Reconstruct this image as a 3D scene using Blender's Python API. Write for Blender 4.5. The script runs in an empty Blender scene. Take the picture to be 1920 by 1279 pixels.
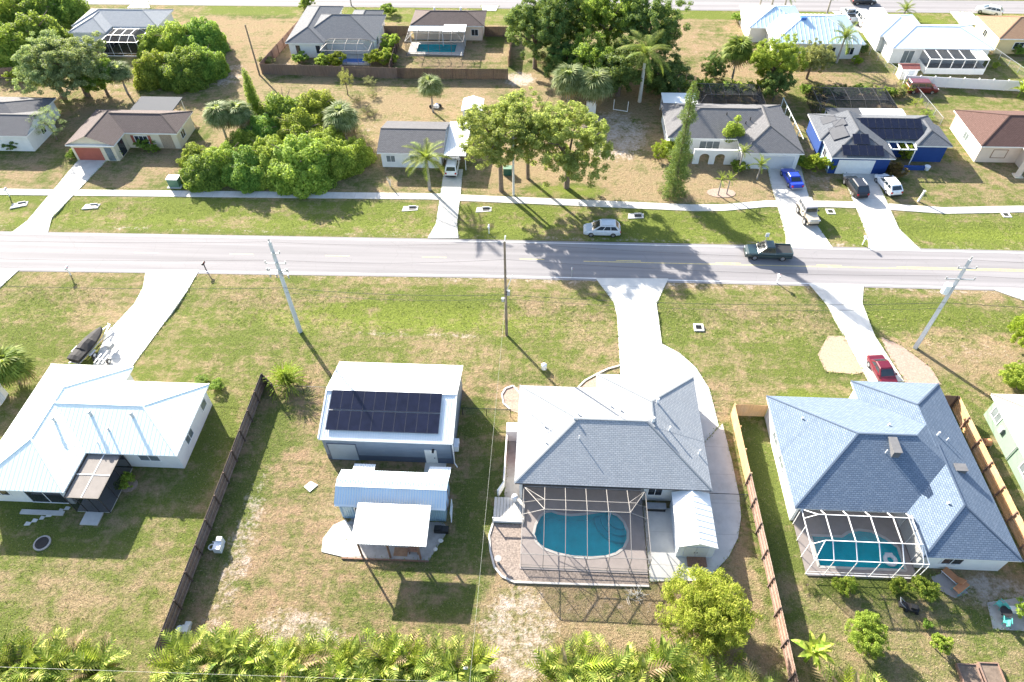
import bpy, math, random
import numpy as np
from mathutils import Vector, Matrix

# ------------------------------------------------------------------ camera, sky, sun, exposure
# metres; X runs along the street to the right, Y away from the viewer across the lots, Z up
SC = bpy.context.scene
COL = SC.collection
_cam = bpy.data.cameras.new('camera')
_cam.sensor_width = 36.0
_cam.lens = 24.21
_cam.clip_end = 6000.0
cam = bpy.data.objects.new('camera', _cam)
COL.objects.link(cam)
_r = [[0.998682, -0.030053, 0.041614], [0.050297, 0.734844, -0.676368], [-0.010253, 0.67757, 0.735387]]
cam.matrix_world = Matrix(((_r[0][0], _r[0][1], _r[0][2], 0), (_r[1][0], _r[1][1], _r[1][2], 0), (_r[2][0], _r[2][1], _r[2][2], 56.0), (0, 0, 0, 1)))
SC.camera = cam

SUN_EL = math.radians(25.2)
SUN_DIR = Vector((-0.616 * math.cos(SUN_EL), 0.788 * math.cos(SUN_EL), math.sin(SUN_EL)))
W = bpy.data.worlds.new('World')
SC.world = W
W.use_nodes = True
_nt = W.node_tree
_sky = _nt.nodes.new('ShaderNodeTexSky')
_sky.sky_type = 'NISHITA'
_sky.sun_disc = False
_sky.sun_elevation = SUN_EL
_sky.sun_rotation = math.atan2(SUN_DIR.x, SUN_DIR.y)
_sky.altitude = 10
_sky.air_density = 1.0
_sky.dust_density = 1.8
_bg = _nt.nodes['Background']
_bg.inputs['Strength'].default_value = 0.10
_nt.links.new(_sky.outputs[0], _bg.inputs['Color'])
_s = bpy.data.lights.new('sun', 'SUN')
_s.energy = 5.0
_s.angle = math.radians(0.53)
_s.color = (1.0, 0.93, 0.82)
sun = bpy.data.objects.new('sun', _s)
COL.objects.link(sun)
sun.rotation_euler = SUN_DIR.to_track_quat('Z', 'Y').to_euler()
sun.location = (-60, 80, 60)
SC.view_settings.view_transform = 'Standard'
SC.view_settings.look = 'None'
SC.view_settings.exposure = 1.93
SC.view_settings.gamma = 1.0
SC.view_settings.use_curve_mapping = False
SC.cycles.max_bounces = 6
SC.cycles.transparent_max_bounces = 16
SC.cycles.diffuse_bounces = 3
SC.cycles.use_denoising = True

RNG = random.Random(7)
NR = np.random.default_rng(11)
MATS = {}


# ------------------------------------------------------------------ materials
def newmat(name):
    m = bpy.data.materials.new(name)
    m.use_nodes = True
    t = m.node_tree
    for n in list(t.nodes):
        if n.type not in ('BSDF_PRINCIPLED', 'OUTPUT_MATERIAL'):
            t.nodes.remove(n)
    MATS[name] = m
    return m, t, t.nodes['Principled BSDF']


def nd(t, typ, **kw):
    n = t.nodes.new('ShaderNode' + typ)
    for k, v in kw.items():
        if k.startswith('i_'):
            key = k[2:]
            n.inputs[int(key) if key.isdigit() else key.replace('_', ' ')].default_value = v
        else:
            setattr(n, k, v)
    return n


def c4(c):
    return (c[0], c[1], c[2], 1.0)


def noise(t, vec, scale, detail=4, rough=0.55):
    n = nd(t, 'TexNoise')
    n.inputs['Scale'].default_value = scale
    n.inputs['Detail'].default_value = detail
    n.inputs['Roughness'].default_value = rough
    if vec is not None:
        t.links.new(vec, n.inputs['Vector'])
    return n.outputs['Fac']


def maprange(t, fac, a, b, c=0.0, d=1.0):
    n = nd(t, 'MapRange')
    n.inputs[1].default_value = a
    n.inputs[2].default_value = b
    n.inputs[3].default_value = c
    n.inputs[4].default_value = d
    t.links.new(fac, n.inputs[0])
    return n.outputs[0]


def mixc(t, fac, a, b, mode='MIX'):
    n = nd(t, 'MixRGB', blend_type=mode)
    for sock, v in ((n.inputs[0], fac), (n.inputs[1], a), (n.inputs[2], b)):
        if isinstance(v, (int, float)):
            sock.default_value = v
        elif isinstance(v, tuple):
            sock.default_value = c4(v)
        else:
            t.links.new(v, sock)
    return n.outputs[0]


def mathn(t, op, a, b):
    n = nd(t, 'Math', operation=op)
    for sock, v in ((n.inputs[0], a), (n.inputs[1], b)):
        if isinstance(v, (int, float)):
            sock.default_value = v
        else:
            t.links.new(v, sock)
    return n.outputs[0]


def bump(t, p, height, strength, dist):
    b = nd(t, 'Bump')
    b.inputs['Strength'].default_value = strength
    b.inputs['Distance'].default_value = dist
    t.links.new(height, b.inputs['Height'])
    t.links.new(b.outputs[0], p.inputs['Normal'])


def coord(t, which='pos'):
    if which == 'pos':
        return nd(t, 'NewGeometry').outputs['Position']
    return nd(t, 'TexCoord').outputs[{'obj': 'Object', 'uv': 'UV', 'gen': 'Generated'}[which]]


def plain(name, col, rough=0.75, var=0.12, scale=1.5, metal=0.0, which='pos', bstr=0.0, bscale=30.0, spec=0.5, stain=None):
    m, t, p = newmat(name)
    v = coord(t, which)
    f = noise(t, v, scale, 5, 0.6)
    lo = tuple(x * (1 - var) for x in col)
    hi = tuple(min(1, x * (1 + var)) for x in col)
    c = mixc(t, maprange(t, f, 0.3, 0.7), lo, hi)
    if stain:
        f2 = noise(t, v, scale * 0.35, 6, 0.7)
        c = mixc(t, maprange(t, f2, 0.52, 0.75, 0, stain[1]), c, stain[0])
    t.links.new(c, p.inputs['Base Color'])
    p.inputs['Roughness'].default_value = rough
    p.inputs['Metallic'].default_value = metal
    p.inputs['Specular IOR Level'].default_value = spec
    if bstr:
        bump(t, p, noise(t, v, bscale, 3), bstr, 0.02)
    return m


def shingle(name, a, b, dark, streak=0.25):
    m, t, p = newmat(name)
    uv = coord(t, 'uv')
    br = nd(t, 'TexBrick', offset=0.5)
    br.inputs['Color1'].default_value = c4(a)
    br.inputs['Color2'].default_value = c4(b)
    br.inputs['Mortar'].default_value = c4(dark)
    br.inputs['Scale'].default_value = 1.0
    br.inputs['Mortar Size'].default_value = 0.022
    br.inputs['Mortar Smooth'].default_value = 0.3
    br.inputs['Bias'].default_value = 0.0
    br.inputs['Brick Width'].default_value = 0.34
    br.inputs['Row Height'].default_value = 0.17
    t.links.new(uv, br.inputs['Vector'])
    # tab-to-tab tone and run-off streaks
    n1 = noise(t, uv, 3.2, 4, 0.7)
    mp = nd(t, 'Mapping')
    mp.inputs['Scale'].default_value = (1.6, 0.18, 1)
    t.links.new(uv, mp.inputs['Vector'])
    n2 = noise(t, mp.outputs[0], 1.0, 5, 0.6)
    c = mixc(t, maprange(t, n1, 0.3, 0.7, 0, 0.55), br.outputs['Color'], tuple(x * 0.72 for x in b))
    c = mixc(t, maprange(t, n2, 0.5, 0.75, 0, streak), c, tuple(x * 0.55 for x in a))
    t.links.new(c, p.inputs['Base Color'])
    p.inputs['Roughness'].default_value = 0.9
    p.inputs['Specular IOR Level'].default_value = 0.25
    h = mathn(t, 'ADD', mathn(t, 'MULTIPLY', br.outputs['Fac'], -1.0), mathn(t, 'MULTIPLY', n1, 0.5))
    bump(t, p, h, 0.6, 0.02)
    return m


def leafmat(name, dark, mid, light, accent=None, trans=0.4):
    m, t, p = newmat(name)
    g = nd(t, 'NewGeometry')
    r = nd(t, 'ValToRGB')
    e = r.color_ramp.elements
    e[0].position = 0.0
    e[0].color = c4(dark)
    e[1].position = 1.0
    e[1].color = c4(light)
    k = e.new(0.5)
    k.color = c4(mid)
    if accent:
        k = e.new(0.93)
        k.color = c4(light)
        e[-1].color = c4(accent)
    t.links.new(g.outputs['Random Per Island'], r.inputs[0])
    oi = nd(t, 'ObjectInfo')
    hsv = nd(t, 'HueSaturation')
    t.links.new(r.outputs[0], hsv.inputs['Color'])
    t.links.new(maprange(t, oi.outputs['Random'], 0, 1, 0.485, 0.515), hsv.inputs['Hue'])
    t.links.new(maprange(t, oi.outputs['Random'], 0, 1, 0.85, 1.15), hsv.inputs['Value'])
    col = hsv.outputs[0]
    t.links.new(col, p.inputs['Base Color'])
    p.inputs['Roughness'].default_value = 0.65
    p.inputs['Specular IOR Level'].default_value = 0.18
    tr = nd(t, 'BsdfTranslucent')
    t.links.new(mixc(t, 0.45, col, (0.42, 0.52, 0.06)), tr.inputs['Color'])
    mx = nd(t, 'MixShader')
    mx.inputs[0].default_value = trans
    t.links.new(p.outputs[0], mx.inputs[1])
    t.links.new(tr.outputs[0], mx.inputs[2])
    t.links.new(mx.outputs[0], t.nodes['Material Output'].inputs['Surface'])
    return m


def screen(name, col, cover):
    """woven insect mesh: part open, part thread"""
    m, t, p = newmat(name)
    p.inputs['Base Color'].default_value = c4(col)
    p.inputs['Roughness'].default_value = 0.9
    p.inputs['Specular IOR Level'].default_value = 0.1
    tr = nd(t, 'BsdfTransparent')
    mx = nd(t, 'MixShader')
    mx.inputs[0].default_value = cover
    t.links.new(tr.outputs[0], mx.inputs[1])
    t.links.new(p.outputs[0], mx.inputs[2])
    t.links.new(mx.outputs[0], t.nodes['Material Output'].inputs['Surface'])
    return m


def watermat(name, tint):
    m, t, p = newmat(name)
    t.nodes.remove(p)
    tr = nd(t, 'BsdfTransparent')
    tr.inputs[0].default_value = c4(tint)
    gl = nd(t, 'BsdfGlossy')
    gl.inputs['Roughness'].default_value = 0.04
    fr = nd(t, 'Fresnel')
    fr.inputs['IOR'].default_value = 1.33
    b = nd(t, 'Bump')
    b.inputs['Strength'].default_value = 0.25
    b.inputs['Distance'].default_value = 0.03
    t.links.new(noise(t, coord(t), 2.2, 3), b.inputs['Height'])
    t.links.new(b.outputs[0], gl.inputs['Normal'])
    t.links.new(b.outputs[0], fr.inputs['Normal'])
    mx = nd(t, 'MixShader')
    t.links.new(fr.outputs[0], mx.inputs[0])
    t.links.new(tr.outputs[0], mx.inputs[1])
    t.links.new(gl.outputs[0], mx.inputs[2])
    t.links.new(mx.outputs[0], t.nodes['Material Output'].inputs['Surface'])
    return m


def woodmat(name, col, var=0.3):
    m, t, p = newmat(name)
    v = coord(t)
    mp = nd(t, 'Mapping')
    mp.inputs['Scale'].default_value = (7.0, 7.0, 0.6)
    t.links.new(v, mp.inputs['Vector'])
    f = noise(t, mp.outputs[0], 1.0, 4, 0.6)
    f2 = noise(t, v, 0.6, 4, 0.6)
    c = mixc(t, maprange(t, f, 0.3, 0.7), tuple(x * (1 - var) for x in col), tuple(x * (1 + var) for x in col))
    c = mixc(t, maprange(t, f2, 0.45, 0.7, 0, 0.5), c, tuple(0.6 * (sum(col) / 3) + 0.4 * x for x in col))
    t.links.new(c, p.inputs['Base Color'])
    p.inputs['Roughness'].default_value = 0.85
    bump(t, p, f, 0.4, 0.01)
    return m


def ribbed(name, col, axis, pitch, rough=0.4, depth=0.5):
    """fine corrugation of siding / roll-up doors seen from far; axis 0/1/2 of the world"""
    m, t, p = newmat(name)
    v = coord(t)
    sx = nd(t, 'SeparateXYZ')
    t.links.new(v, sx.inputs[0])
    s = mathn(t, 'SINE', mathn(t, 'MULTIPLY', sx.outputs[axis], 2 * math.pi / pitch), 0.0)
    f = noise(t, v, 1.2, 4)
    c = mixc(t, maprange(t, f, 0.3, 0.7), tuple(x * 0.92 for x in col), tuple(min(1, x * 1.06) for x in col))
    c = mixc(t, maprange(t, s, 0.2, 1.0, 0, 0.6), c, tuple(x * 0.7 for x in col))
    t.links.new(c, p.inputs['Base Color'])
    p.inputs['Roughness'].default_value = rough
    bump(t, p, s, depth, 0.02)
    return m


# ------------------------------------------------------------------ mesh helpers
def off(o):
    v = Vector((0, 0, 0))
    while o is not None:
        v = v + o.location
        o = o.parent
    return v


USED_LABELS = {}


def tag(o, label, cat, group=None, kind=None):
    if label:
        o['label'] = label
        USED_LABELS[label] = USED_LABELS.get(label, 0) + 1
    if cat:
        o['category'] = cat
    if group:
        o['group'] = group
    if kind:
        o['kind'] = kind
    return o


def thing(name, label, cat, loc=(0, 0, 0), rz=0.0, group=None):
    o = bpy.data.objects.new(name, None)
    o.empty_display_size = 0.3
    COL.objects.link(o)
    o.location = loc
    o.rotation_euler = (0, 0, rz)
    return tag(o, label, cat, group)


class MB:
    """collects boxes, beams, tubes and polygons and links them as ONE mesh object"""

    def __init__(s):
        s.v = []
        s.f = []
        s.uv = []

    def poly(s, pts, uv=None):
        i = len(s.v)
        s.v += [tuple(p) for p in pts]
        s.f.append(tuple(range(i, i + len(pts))))
        s.uv.append(uv if uv else [(0, 0)] * len(pts))
        return s

    def box(s, x0, y0, z0, x1, y1, z1):
        c = [(x0, y0, z0), (x1, y0, z0), (x1, y1, z0), (x0, y1, z0), (x0, y0, z1), (x1, y0, z1), (x1, y1, z1), (x0, y1, z1)]
        for f in ((3, 2, 1, 0), (4, 5, 6, 7), (0, 1, 5, 4), (1, 2, 6, 5), (2, 3, 7, 6), (3, 0, 4, 7)):
            s.poly([c[k] for k in f])
        return s

    def beam(s, p, q, w, h, up=(0, 0, 1)):
        p = Vector(p)
        q = Vector(q)
        d = (q - p).normalized()
        u = Vector(up)
        if abs(d.dot(u)) > 0.98:
            u = Vector((0, 1, 0))
        a = d.cross(u).normalized() * (w / 2)
        b = a.cross(d).normalized() * (h / 2)
        c = [p - a - b, p + a - b, p + a + b, p - a + b, q - a - b, q + a - b, q + a + b, q - a + b]
        for f in ((3, 2, 1, 0), (4, 5, 6, 7), (0, 1, 5, 4), (1, 2, 6, 5), (2, 3, 7, 6), (3, 0, 4, 7)):
            s.poly([c[k] for k in f])
        return s

    def tube(s, pts, radii, n=8, cap=True):
        rings = []
        pts = [Vector(p) for p in pts]
        for i, p in enumerate(pts):
            d = (pts[min(i + 1, len(pts) - 1)] - pts[max(i - 1, 0)]).normalized()
            u = Vector((0, 0, 1)) if abs(d.z) < 0.9 else Vector((1, 0, 0))
            a = d.cross(u).normalized()
            b = a.cross(d).normalized()
            r = radii[i] if isinstance(radii, (list, tuple)) else radii
            rings.append([p + (a * math.cos(2 * math.pi * k / n) + b * math.sin(2 * math.pi * k / n)) * r for k in range(n)])
        for i in range(len(rings) - 1):
            for k in range(n):
                s.poly([rings[i][k], rings[i][(k + 1) % n], rings[i + 1][(k + 1) % n], rings[i + 1][k]])
        if cap:
            s.poly(list(reversed(rings[0])))
            s.poly(rings[-1])
        return s

    def prism(s, pts, z0, z1):
        a = [(p[0], p[1]) for p in pts]
        ar = sum(a[i][0] * a[(i + 1) % len(a)][1] - a[(i + 1) % len(a)][0] * a[i][1] for i in range(len(a)))
        if ar < 0:
            a.reverse()
        s.poly([(x, y, z1) for x, y in a])
        s.poly([(x, y, z0) for x, y in reversed(a)])
        for i in range(len(a)):
            p, q = a[i], a[(i + 1) % len(a)]
            s.poly([(p[0], p[1], z0), (q[0], q[1], z0), (q[0], q[1], z1), (p[0], p[1], z1)])
        return s

    def ball(s, c, rx, ry, rz, nu=10, nv=6):
        for j in range(nv):
            for i in range(nu):
                def P(i, j):
                    a = 2 * math.pi * i / nu
                    b = math.pi * j / nv
                    return (c[0] + rx * math.cos(a) * math.sin(b), c[1] + ry * math.sin(a) * math.sin(b), c[2] + rz * math.cos(b))
                q = [P(i, j), P(i, j + 1), P(i + 1, j + 1), P(i + 1, j)]
                if j == 0:
                    q = q[:3]
                elif j == nv - 1:
                    q = [q[0], q[1], q[3]]
                s.poly(q)
        return s

    def mesh(s, name, o=Vector((0, 0, 0)), smooth=False):
        me = bpy.data.meshes.new(name)
        me.from_pydata([(v[0] - o.x, v[1] - o.y, v[2] - o.z) for v in s.v], [], s.f)
        if any(any(u != (0, 0) for u in f) for f in s.uv):
            l = me.uv_layers.new(name='UVMap')
            l.data.foreach_set('uv', [c for f in s.uv for u in f for c in u])
        if smooth:
            me.polygons.foreach_set('use_smooth', [True] * len(me.polygons))
        me.update()
        return me

    def build(s, name, mat, parent=None, smooth=False, label=None, kind=None):
        o = off(parent) if parent is not None else Vector((0, 0, 0))
        me = s.mesh(name, o, smooth)
        return link(name, me, mat, parent, label, kind)


def link(name, me, mat, parent=None, label=None, kind=None):
    ob = bpy.data.objects.new(name, me)
    COL.objects.link(ob)
    if isinstance(mat, str):
        mat = MATS[mat]
    if mat is not None and len(me.materials) == 0:
        me.materials.append(mat)
    elif mat is not None and me.materials[0] != mat:
        ob.material_slots[0].link = 'OBJECT'
        ob.material_slots[0].material = mat
    if parent is not None:
        ob.parent = parent
    if label:
        ob['label'] = label
    if kind:
        ob['kind'] = kind
    return ob


def structure(name, mb, mat):
    return tag(mb.build(name, mat), None, None, kind='structure')


def single(name, mb, mat, label, cat, group=None, smooth=False):
    """a thing that is one mesh, with its origin at its base"""
    xs = [v[0] for v in mb.v]
    ys = [v[1] for v in mb.v]
    o = Vector(((min(xs) + max(xs)) / 2, (min(ys) + max(ys)) / 2, min(v[2] for v in mb.v)))
    ob = link(name, mb.mesh(name, o, smooth), mat)
    ob.location = o
    return tag(ob, label, cat, group)


def copy_tree(o, parent=None):
    c = o.copy()
    COL.objects.link(c)
    c.parent = parent
    for ch in list(o.children):
        copy_tree(ch, c)
    return c


# ------------------------------------------------------------------ shared materials
plain('concrete', (0.50, 0.485, 0.455), 0.85, 0.10, 0.9, bstr=0.15, bscale=60, stain=((0.29, 0.27, 0.24), 0.5))
plain('concrete_bright', (0.56, 0.55, 0.52), 0.85, 0.10, 0.6, stain=((0.36, 0.34, 0.31), 0.6))
plain('concrete_worn', (0.36, 0.34, 0.32), 0.9, 0.2, 1.2, stain=((0.22, 0.20, 0.18), 0.6))
plain('paint_white', (0.78, 0.78, 0.76), 0.6, 0.05, 3)
plain('paint_yellow', (0.62, 0.50, 0.20), 0.7, 0.25, 3, stain=((0.45, 0.43, 0.38), 0.7))
plain('line_white', (0.66, 0.66, 0.65), 0.7, 0.12, 3)
plain('white_alum', (0.80, 0.80, 0.80), 0.4, 0.03, 2)
plain('bronze_alum', (0.05, 0.045, 0.04), 0.45, 0.1, 2)
plain('tan_alum', (0.22, 0.205, 0.19), 0.5, 0.1, 2)
plain('stucco_white', (0.72, 0.72, 0.70), 0.9, 0.06, 1.0, bstr=0.2)
plain('stucco_cream', (0.66, 0.58, 0.44), 0.9, 0.06, 1.0, bstr=0.2)
plain('stucco_peach', (0.68, 0.56, 0.46), 0.9, 0.06, 1.0, bstr=0.2)
plain('stucco_grey', (0.52, 0.54, 0.56), 0.9, 0.06, 1.0, bstr=0.2)
plain('stucco_yellow', (0.66, 0.52, 0.28), 0.9, 0.06, 1.0, bstr=0.2)
plain('stucco_blue', (0.008, 0.045, 0.20), 0.8, 0.1, 1.0)
plain('stucco_skyblue', (0.28, 0.42, 0.58), 0.85, 0.1, 1.0)
plain('stucco_green', (0.20, 0.29, 0.215), 0.9, 0.06, 1.0, bstr=0.2)
plain('garage_red', (0.34, 0.09, 0.06), 0.6, 0.1, 1.5)
plain('glass', (0.03, 0.035, 0.045), 0.08, 0.2, 2, spec=0.8)
plain('glass_pale', (0.16, 0.19, 0.20), 0.12, 0.2, 2, spec=0.8)
plain('roof_white', (0.78, 0.79, 0.78), 0.45, 0.04, 0.7, stain=((0.6, 0.6, 0.58), 0.3))
plain('metal_aqua', (0.80, 0.87, 0.82), 0.4, 0.04, 0.5, stain=((0.74, 0.79, 0.78), 0.3))
plain('metal_rib', (0.68, 0.74, 0.75), 0.4, 0.04, 0.5)
plain('metal_blue', (0.50, 0.64, 0.76), 0.4, 0.08, 0.7, stain=((0.72, 0.78, 0.82), 0.5))
plain('metal_pale', (0.70, 0.74, 0.76), 0.4, 0.04, 0.8)
plain('galv', (0.45, 0.47, 0.49), 0.45, 0.1, 3, metal=0.4)
plain('black', (0.015, 0.015, 0.016), 0.5, 0.2, 3)
plain('rubber', (0.018, 0.018, 0.02), 0.8, 0.2, 4, which='obj')
plain('rim', (0.45, 0.46, 0.47), 0.3, 0.1, 4, metal=0.7, which='obj')
plain('solar', (0.012, 0.014, 0.032), 0.22, 0.25, 1.5, spec=0.5)
plain('solar_line', (0.035, 0.038, 0.055), 0.4, 0.1, 2)
plain('flue_grey', (0.13, 0.13, 0.135), 0.7, 0.15, 3)
plain('vent_grey', (0.30, 0.31, 0.32), 0.6, 0.1, 3)
plain('pool_tile', (0.03, 0.84, 0.84), 0.6, 0.10, 1.0)
plain('pool_tile_deep', (0.02, 0.64, 0.68), 0.6, 0.10, 1.0)
plain('porch_beige', (0.20, 0.18, 0.165), 0.85, 0.1, 1.5)
plain('deck_beige', (0.35, 0.305, 0.285), 0.85, 0.08, 1.5)
plain('bin_green', (0.015, 0.09, 0.06), 0.5, 0.1, 3, which='obj')
plain('box_green', (0.10, 0.20, 0.13), 0.6, 0.1, 3)
plain('pole_concrete', (0.50, 0.52, 0.54), 0.85, 0.08, 1.0)
plain('pole_wood', (0.20, 0.16, 0.12), 0.9, 0.25, 2.0)
plain('wire', (0.03, 0.03, 0.03), 0.6, 0.1, 1)
plain('wire_pale', (0.4, 0.4, 0.36), 0.5, 0.1, 1)
plain('gravel_tan', (0.36, 0.275, 0.195), 0.95, 0.25, 6.0, bstr=0.6, bscale=14)
plain('gravel_pink', (0.34, 0.245, 0.195), 0.95, 0.25, 5.0, bstr=0.6, bscale=14)
plain('shell_rock', (0.60, 0.58, 0.54), 0.95, 0.22, 5.0, bstr=0.7, bscale=12)
plain('river_rock', (0.24, 0.195, 0.165), 0.95, 0.45, 7.0, bstr=0.9, bscale=10)
plain('kerb', (0.55, 0.52, 0.48), 0.9, 0.12, 3)
plain('bark', (0.16, 0.12, 0.09), 0.95, 0.3, 3.0, bstr=0.6, bscale=12)
plain('bark_grey', (0.30, 0.27, 0.24), 0.95, 0.25, 3.0, bstr=0.5, bscale=12)
plain('palm_white', (0.55, 0.53, 0.48), 0.9, 0.12, 3.0)
plain('dead_frond', (0.26, 0.18, 0.10), 0.95, 0.3, 3.0)
plain('cover_black', (0.018, 0.017, 0.019), 0.85, 0.25, 2.0, bstr=0.3, bscale=6)
plain('plastic_white', (0.75, 0.76, 0.78), 0.4, 0.05, 3)
plain('plastic_teal', (0.10, 0.42, 0.36), 0.4, 0.1, 3)
plain('cushion_orange', (0.50, 0.22, 0.10), 0.8, 0.1, 3)
plain('tarp_blue', (0.05, 0.16, 0.50), 0.5, 0.1, 3)
plain('cardboard', (0.30, 0.18, 0.11), 0.9, 0.2, 3)
plain('red_shed', (0.30, 0.10, 0.08), 0.9, 0.2, 2)
woodmat('fence_brown', (0.18, 0.125, 0.10))
woodmat('fence_dark', (0.10, 0.065, 0.05))
woodmat('fence_tan', (0.55, 0.34, 0.17), 0.15)
woodmat('fence_red', (0.24, 0.145, 0.105))
woodmat('fence_rail', (0.27, 0.20, 0.16))
woodmat('fence_pink', (0.34, 0.245, 0.19))
woodmat('wood_trim', (0.22, 0.12, 0.08))
ribbed('siding_blue', (0.20, 0.25, 0.32), 2, 0.23)
ribbed('siding_dark', (0.09, 0.115, 0.17), 2, 0.23)
ribbed('siding_pale', (0.62, 0.68, 0.74), 1, 0.23)
ribbed('siding_sky', (0.30, 0.45, 0.55), 0, 0.2)
ribbed('rollup', (0.38, 0.43, 0.48), 2, 0.12)
shingle('shingle_pearl', (0.43, 0.445, 0.46), (0.35, 0.37, 0.39), (0.17, 0.19, 0.21))
shingle('shingle_blue', (0.21, 0.265, 0.335), (0.15, 0.20, 0.27), (0.06, 0.085, 0.13), 0.18)
shingle('shingle_cream', (0.56, 0.50, 0.45), (0.50, 0.44, 0.40), (0.3, 0.26, 0.22), 0.2)
shingle('shingle_grey', (0.17, 0.17, 0.18), (0.13, 0.13, 0.14), (0.06, 0.06, 0.065), 0.2)
shingle('shingle_slate', (0.185, 0.195, 0.21), (0.14, 0.15, 0.168), (0.07, 0.075, 0.085), 0.25)
shingle('shingle_brown', (0.15, 0.115, 0.11), (0.12, 0.09, 0.085), (0.06, 0.05, 0.045), 0.2)
shingle('shingle_red', (0.165, 0.098, 0.082), (0.13, 0.074, 0.062), (0.06, 0.036, 0.03), 0.2)
shingle('shingle_tan', (0.40, 0.26, 0.16), (0.34, 0.21, 0.13), (0.18, 0.11, 0.07), 0.2)
shingle('shingle_dove', (0.215, 0.21, 0.215), (0.17, 0.168, 0.172), (0.08, 0.08, 0.082), 0.25)
plain('solar_grey', (0.055, 0.058, 0.066), 0.5, 0.15, 2)
screen('screen_black', (0.022, 0.025, 0.03), 0.42)
screen('screen_dense', (0.02, 0.023, 0.03), 0.62)
screen('screen_light', (0.05, 0.05, 0.05), 0.16)
screen('screen_grey', (0.045, 0.042, 0.042), 0.24)
watermat('water', (0.30, 0.97, 1.0))
for _n, _c in (('car_silver', (0.50, 0.55, 0.60)), ('car_green', (0.012, 0.035, 0.04)), ('car_tan', (0.46, 0.40, 0.31)), ('car_blue', (0.01, 0.04, 0.42)),
               ('car_black', (0.02, 0.02, 0.024)), ('car_white', (0.78, 0.79, 0.80)), ('car_red', (0.12, 0.006, 0.018)), ('car_maroon', (0.14, 0.02, 0.02))):
    m_, t_, p_ = newmat(_n)
    v_ = coord(t_, 'obj')
    c_ = mixc(t_, maprange(t_, noise(t_, v_, 2.0, 4), 0.3, 0.7), tuple(x * 0.9 for x in _c), tuple(min(1, x * 1.08) for x in _c))
    t_.links.new(c_, p_.inputs['Base Color'])
    p_.inputs['Roughness'].default_value = 0.32
    p_.inputs['Coat Weight'].default_value = 0.6
    p_.inputs['Coat Roughness'].default_value = 0.06
plain('car_glass', (0.02, 0.03, 0.04), 0.06, 0.1, 2, which='obj', spec=0.9)
plain('lamp_clear', (0.7, 0.7, 0.7), 0.15, 0.05, 3, which='obj')
plain('lamp_red', (0.40, 0.02, 0.02), 0.2, 0.05, 3, which='obj')
plain('trim_black', (0.02, 0.02, 0.02), 0.6, 0.1, 3, which='obj')
plain('softtop', (0.30, 0.29, 0.30), 0.9, 0.15, 3, which='obj')


def asphaltmat():
    m, t, p = newmat('asphalt')
    v = coord(t)
    mp = nd(t, 'Mapping')
    mp.inputs['Scale'].default_value = (0.02, 0.9, 1)
    t.links.new(v, mp.inputs['Vector'])
    lanes = noise(t, mp.outputs[0], 1.0, 4, 0.5)
    spk = noise(t, v, 9.0, 3, 0.8)
    big = noise(t, v, 0.25, 4, 0.6)
    c = mixc(t, maprange(t, lanes, 0.35, 0.65), (0.205, 0.197, 0.202), (0.285, 0.274, 0.28))
    c = mixc(t, maprange(t, spk, 0.4, 0.7, 0, 0.25), c, (0.19, 0.18, 0.18))
    c = mixc(t, maprange(t, big, 0.5, 0.75, 0, 0.25), c, (0.21, 0.20, 0.205))
    vr = nd(t, 'TexVoronoi', feature='DISTANCE_TO_EDGE')
    vr.inputs['Scale'].default_value = 0.22
    wv = nd(t, 'VectorMath', operation='ADD')
    nz = nd(t, 'TexNoise')
    nz.inputs['Scale'].default_value = 0.8
    t.links.new(v, nz.inputs['Vector'])
    t.links.new(v, wv.inputs[0])
    t.links.new(nz.outputs['Color'], wv.inputs[1])
    t.links.new(wv.outputs[0], vr.inputs['Vector'])
    crack = maprange(t, vr.outputs['Distance'], 0.0, 0.008, 0.3, 0.0)
    c = mixc(t, crack, c, (0.16, 0.155, 0.15))
    t.links.new(c, p.inputs['Base Color'])
    p.inputs['Roughness'].default_value = 0.9
    p.inputs['Specular IOR Level'].default_value = 0.2
    bump(t, p, spk, 0.2, 0.01)


asphaltmat()


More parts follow.
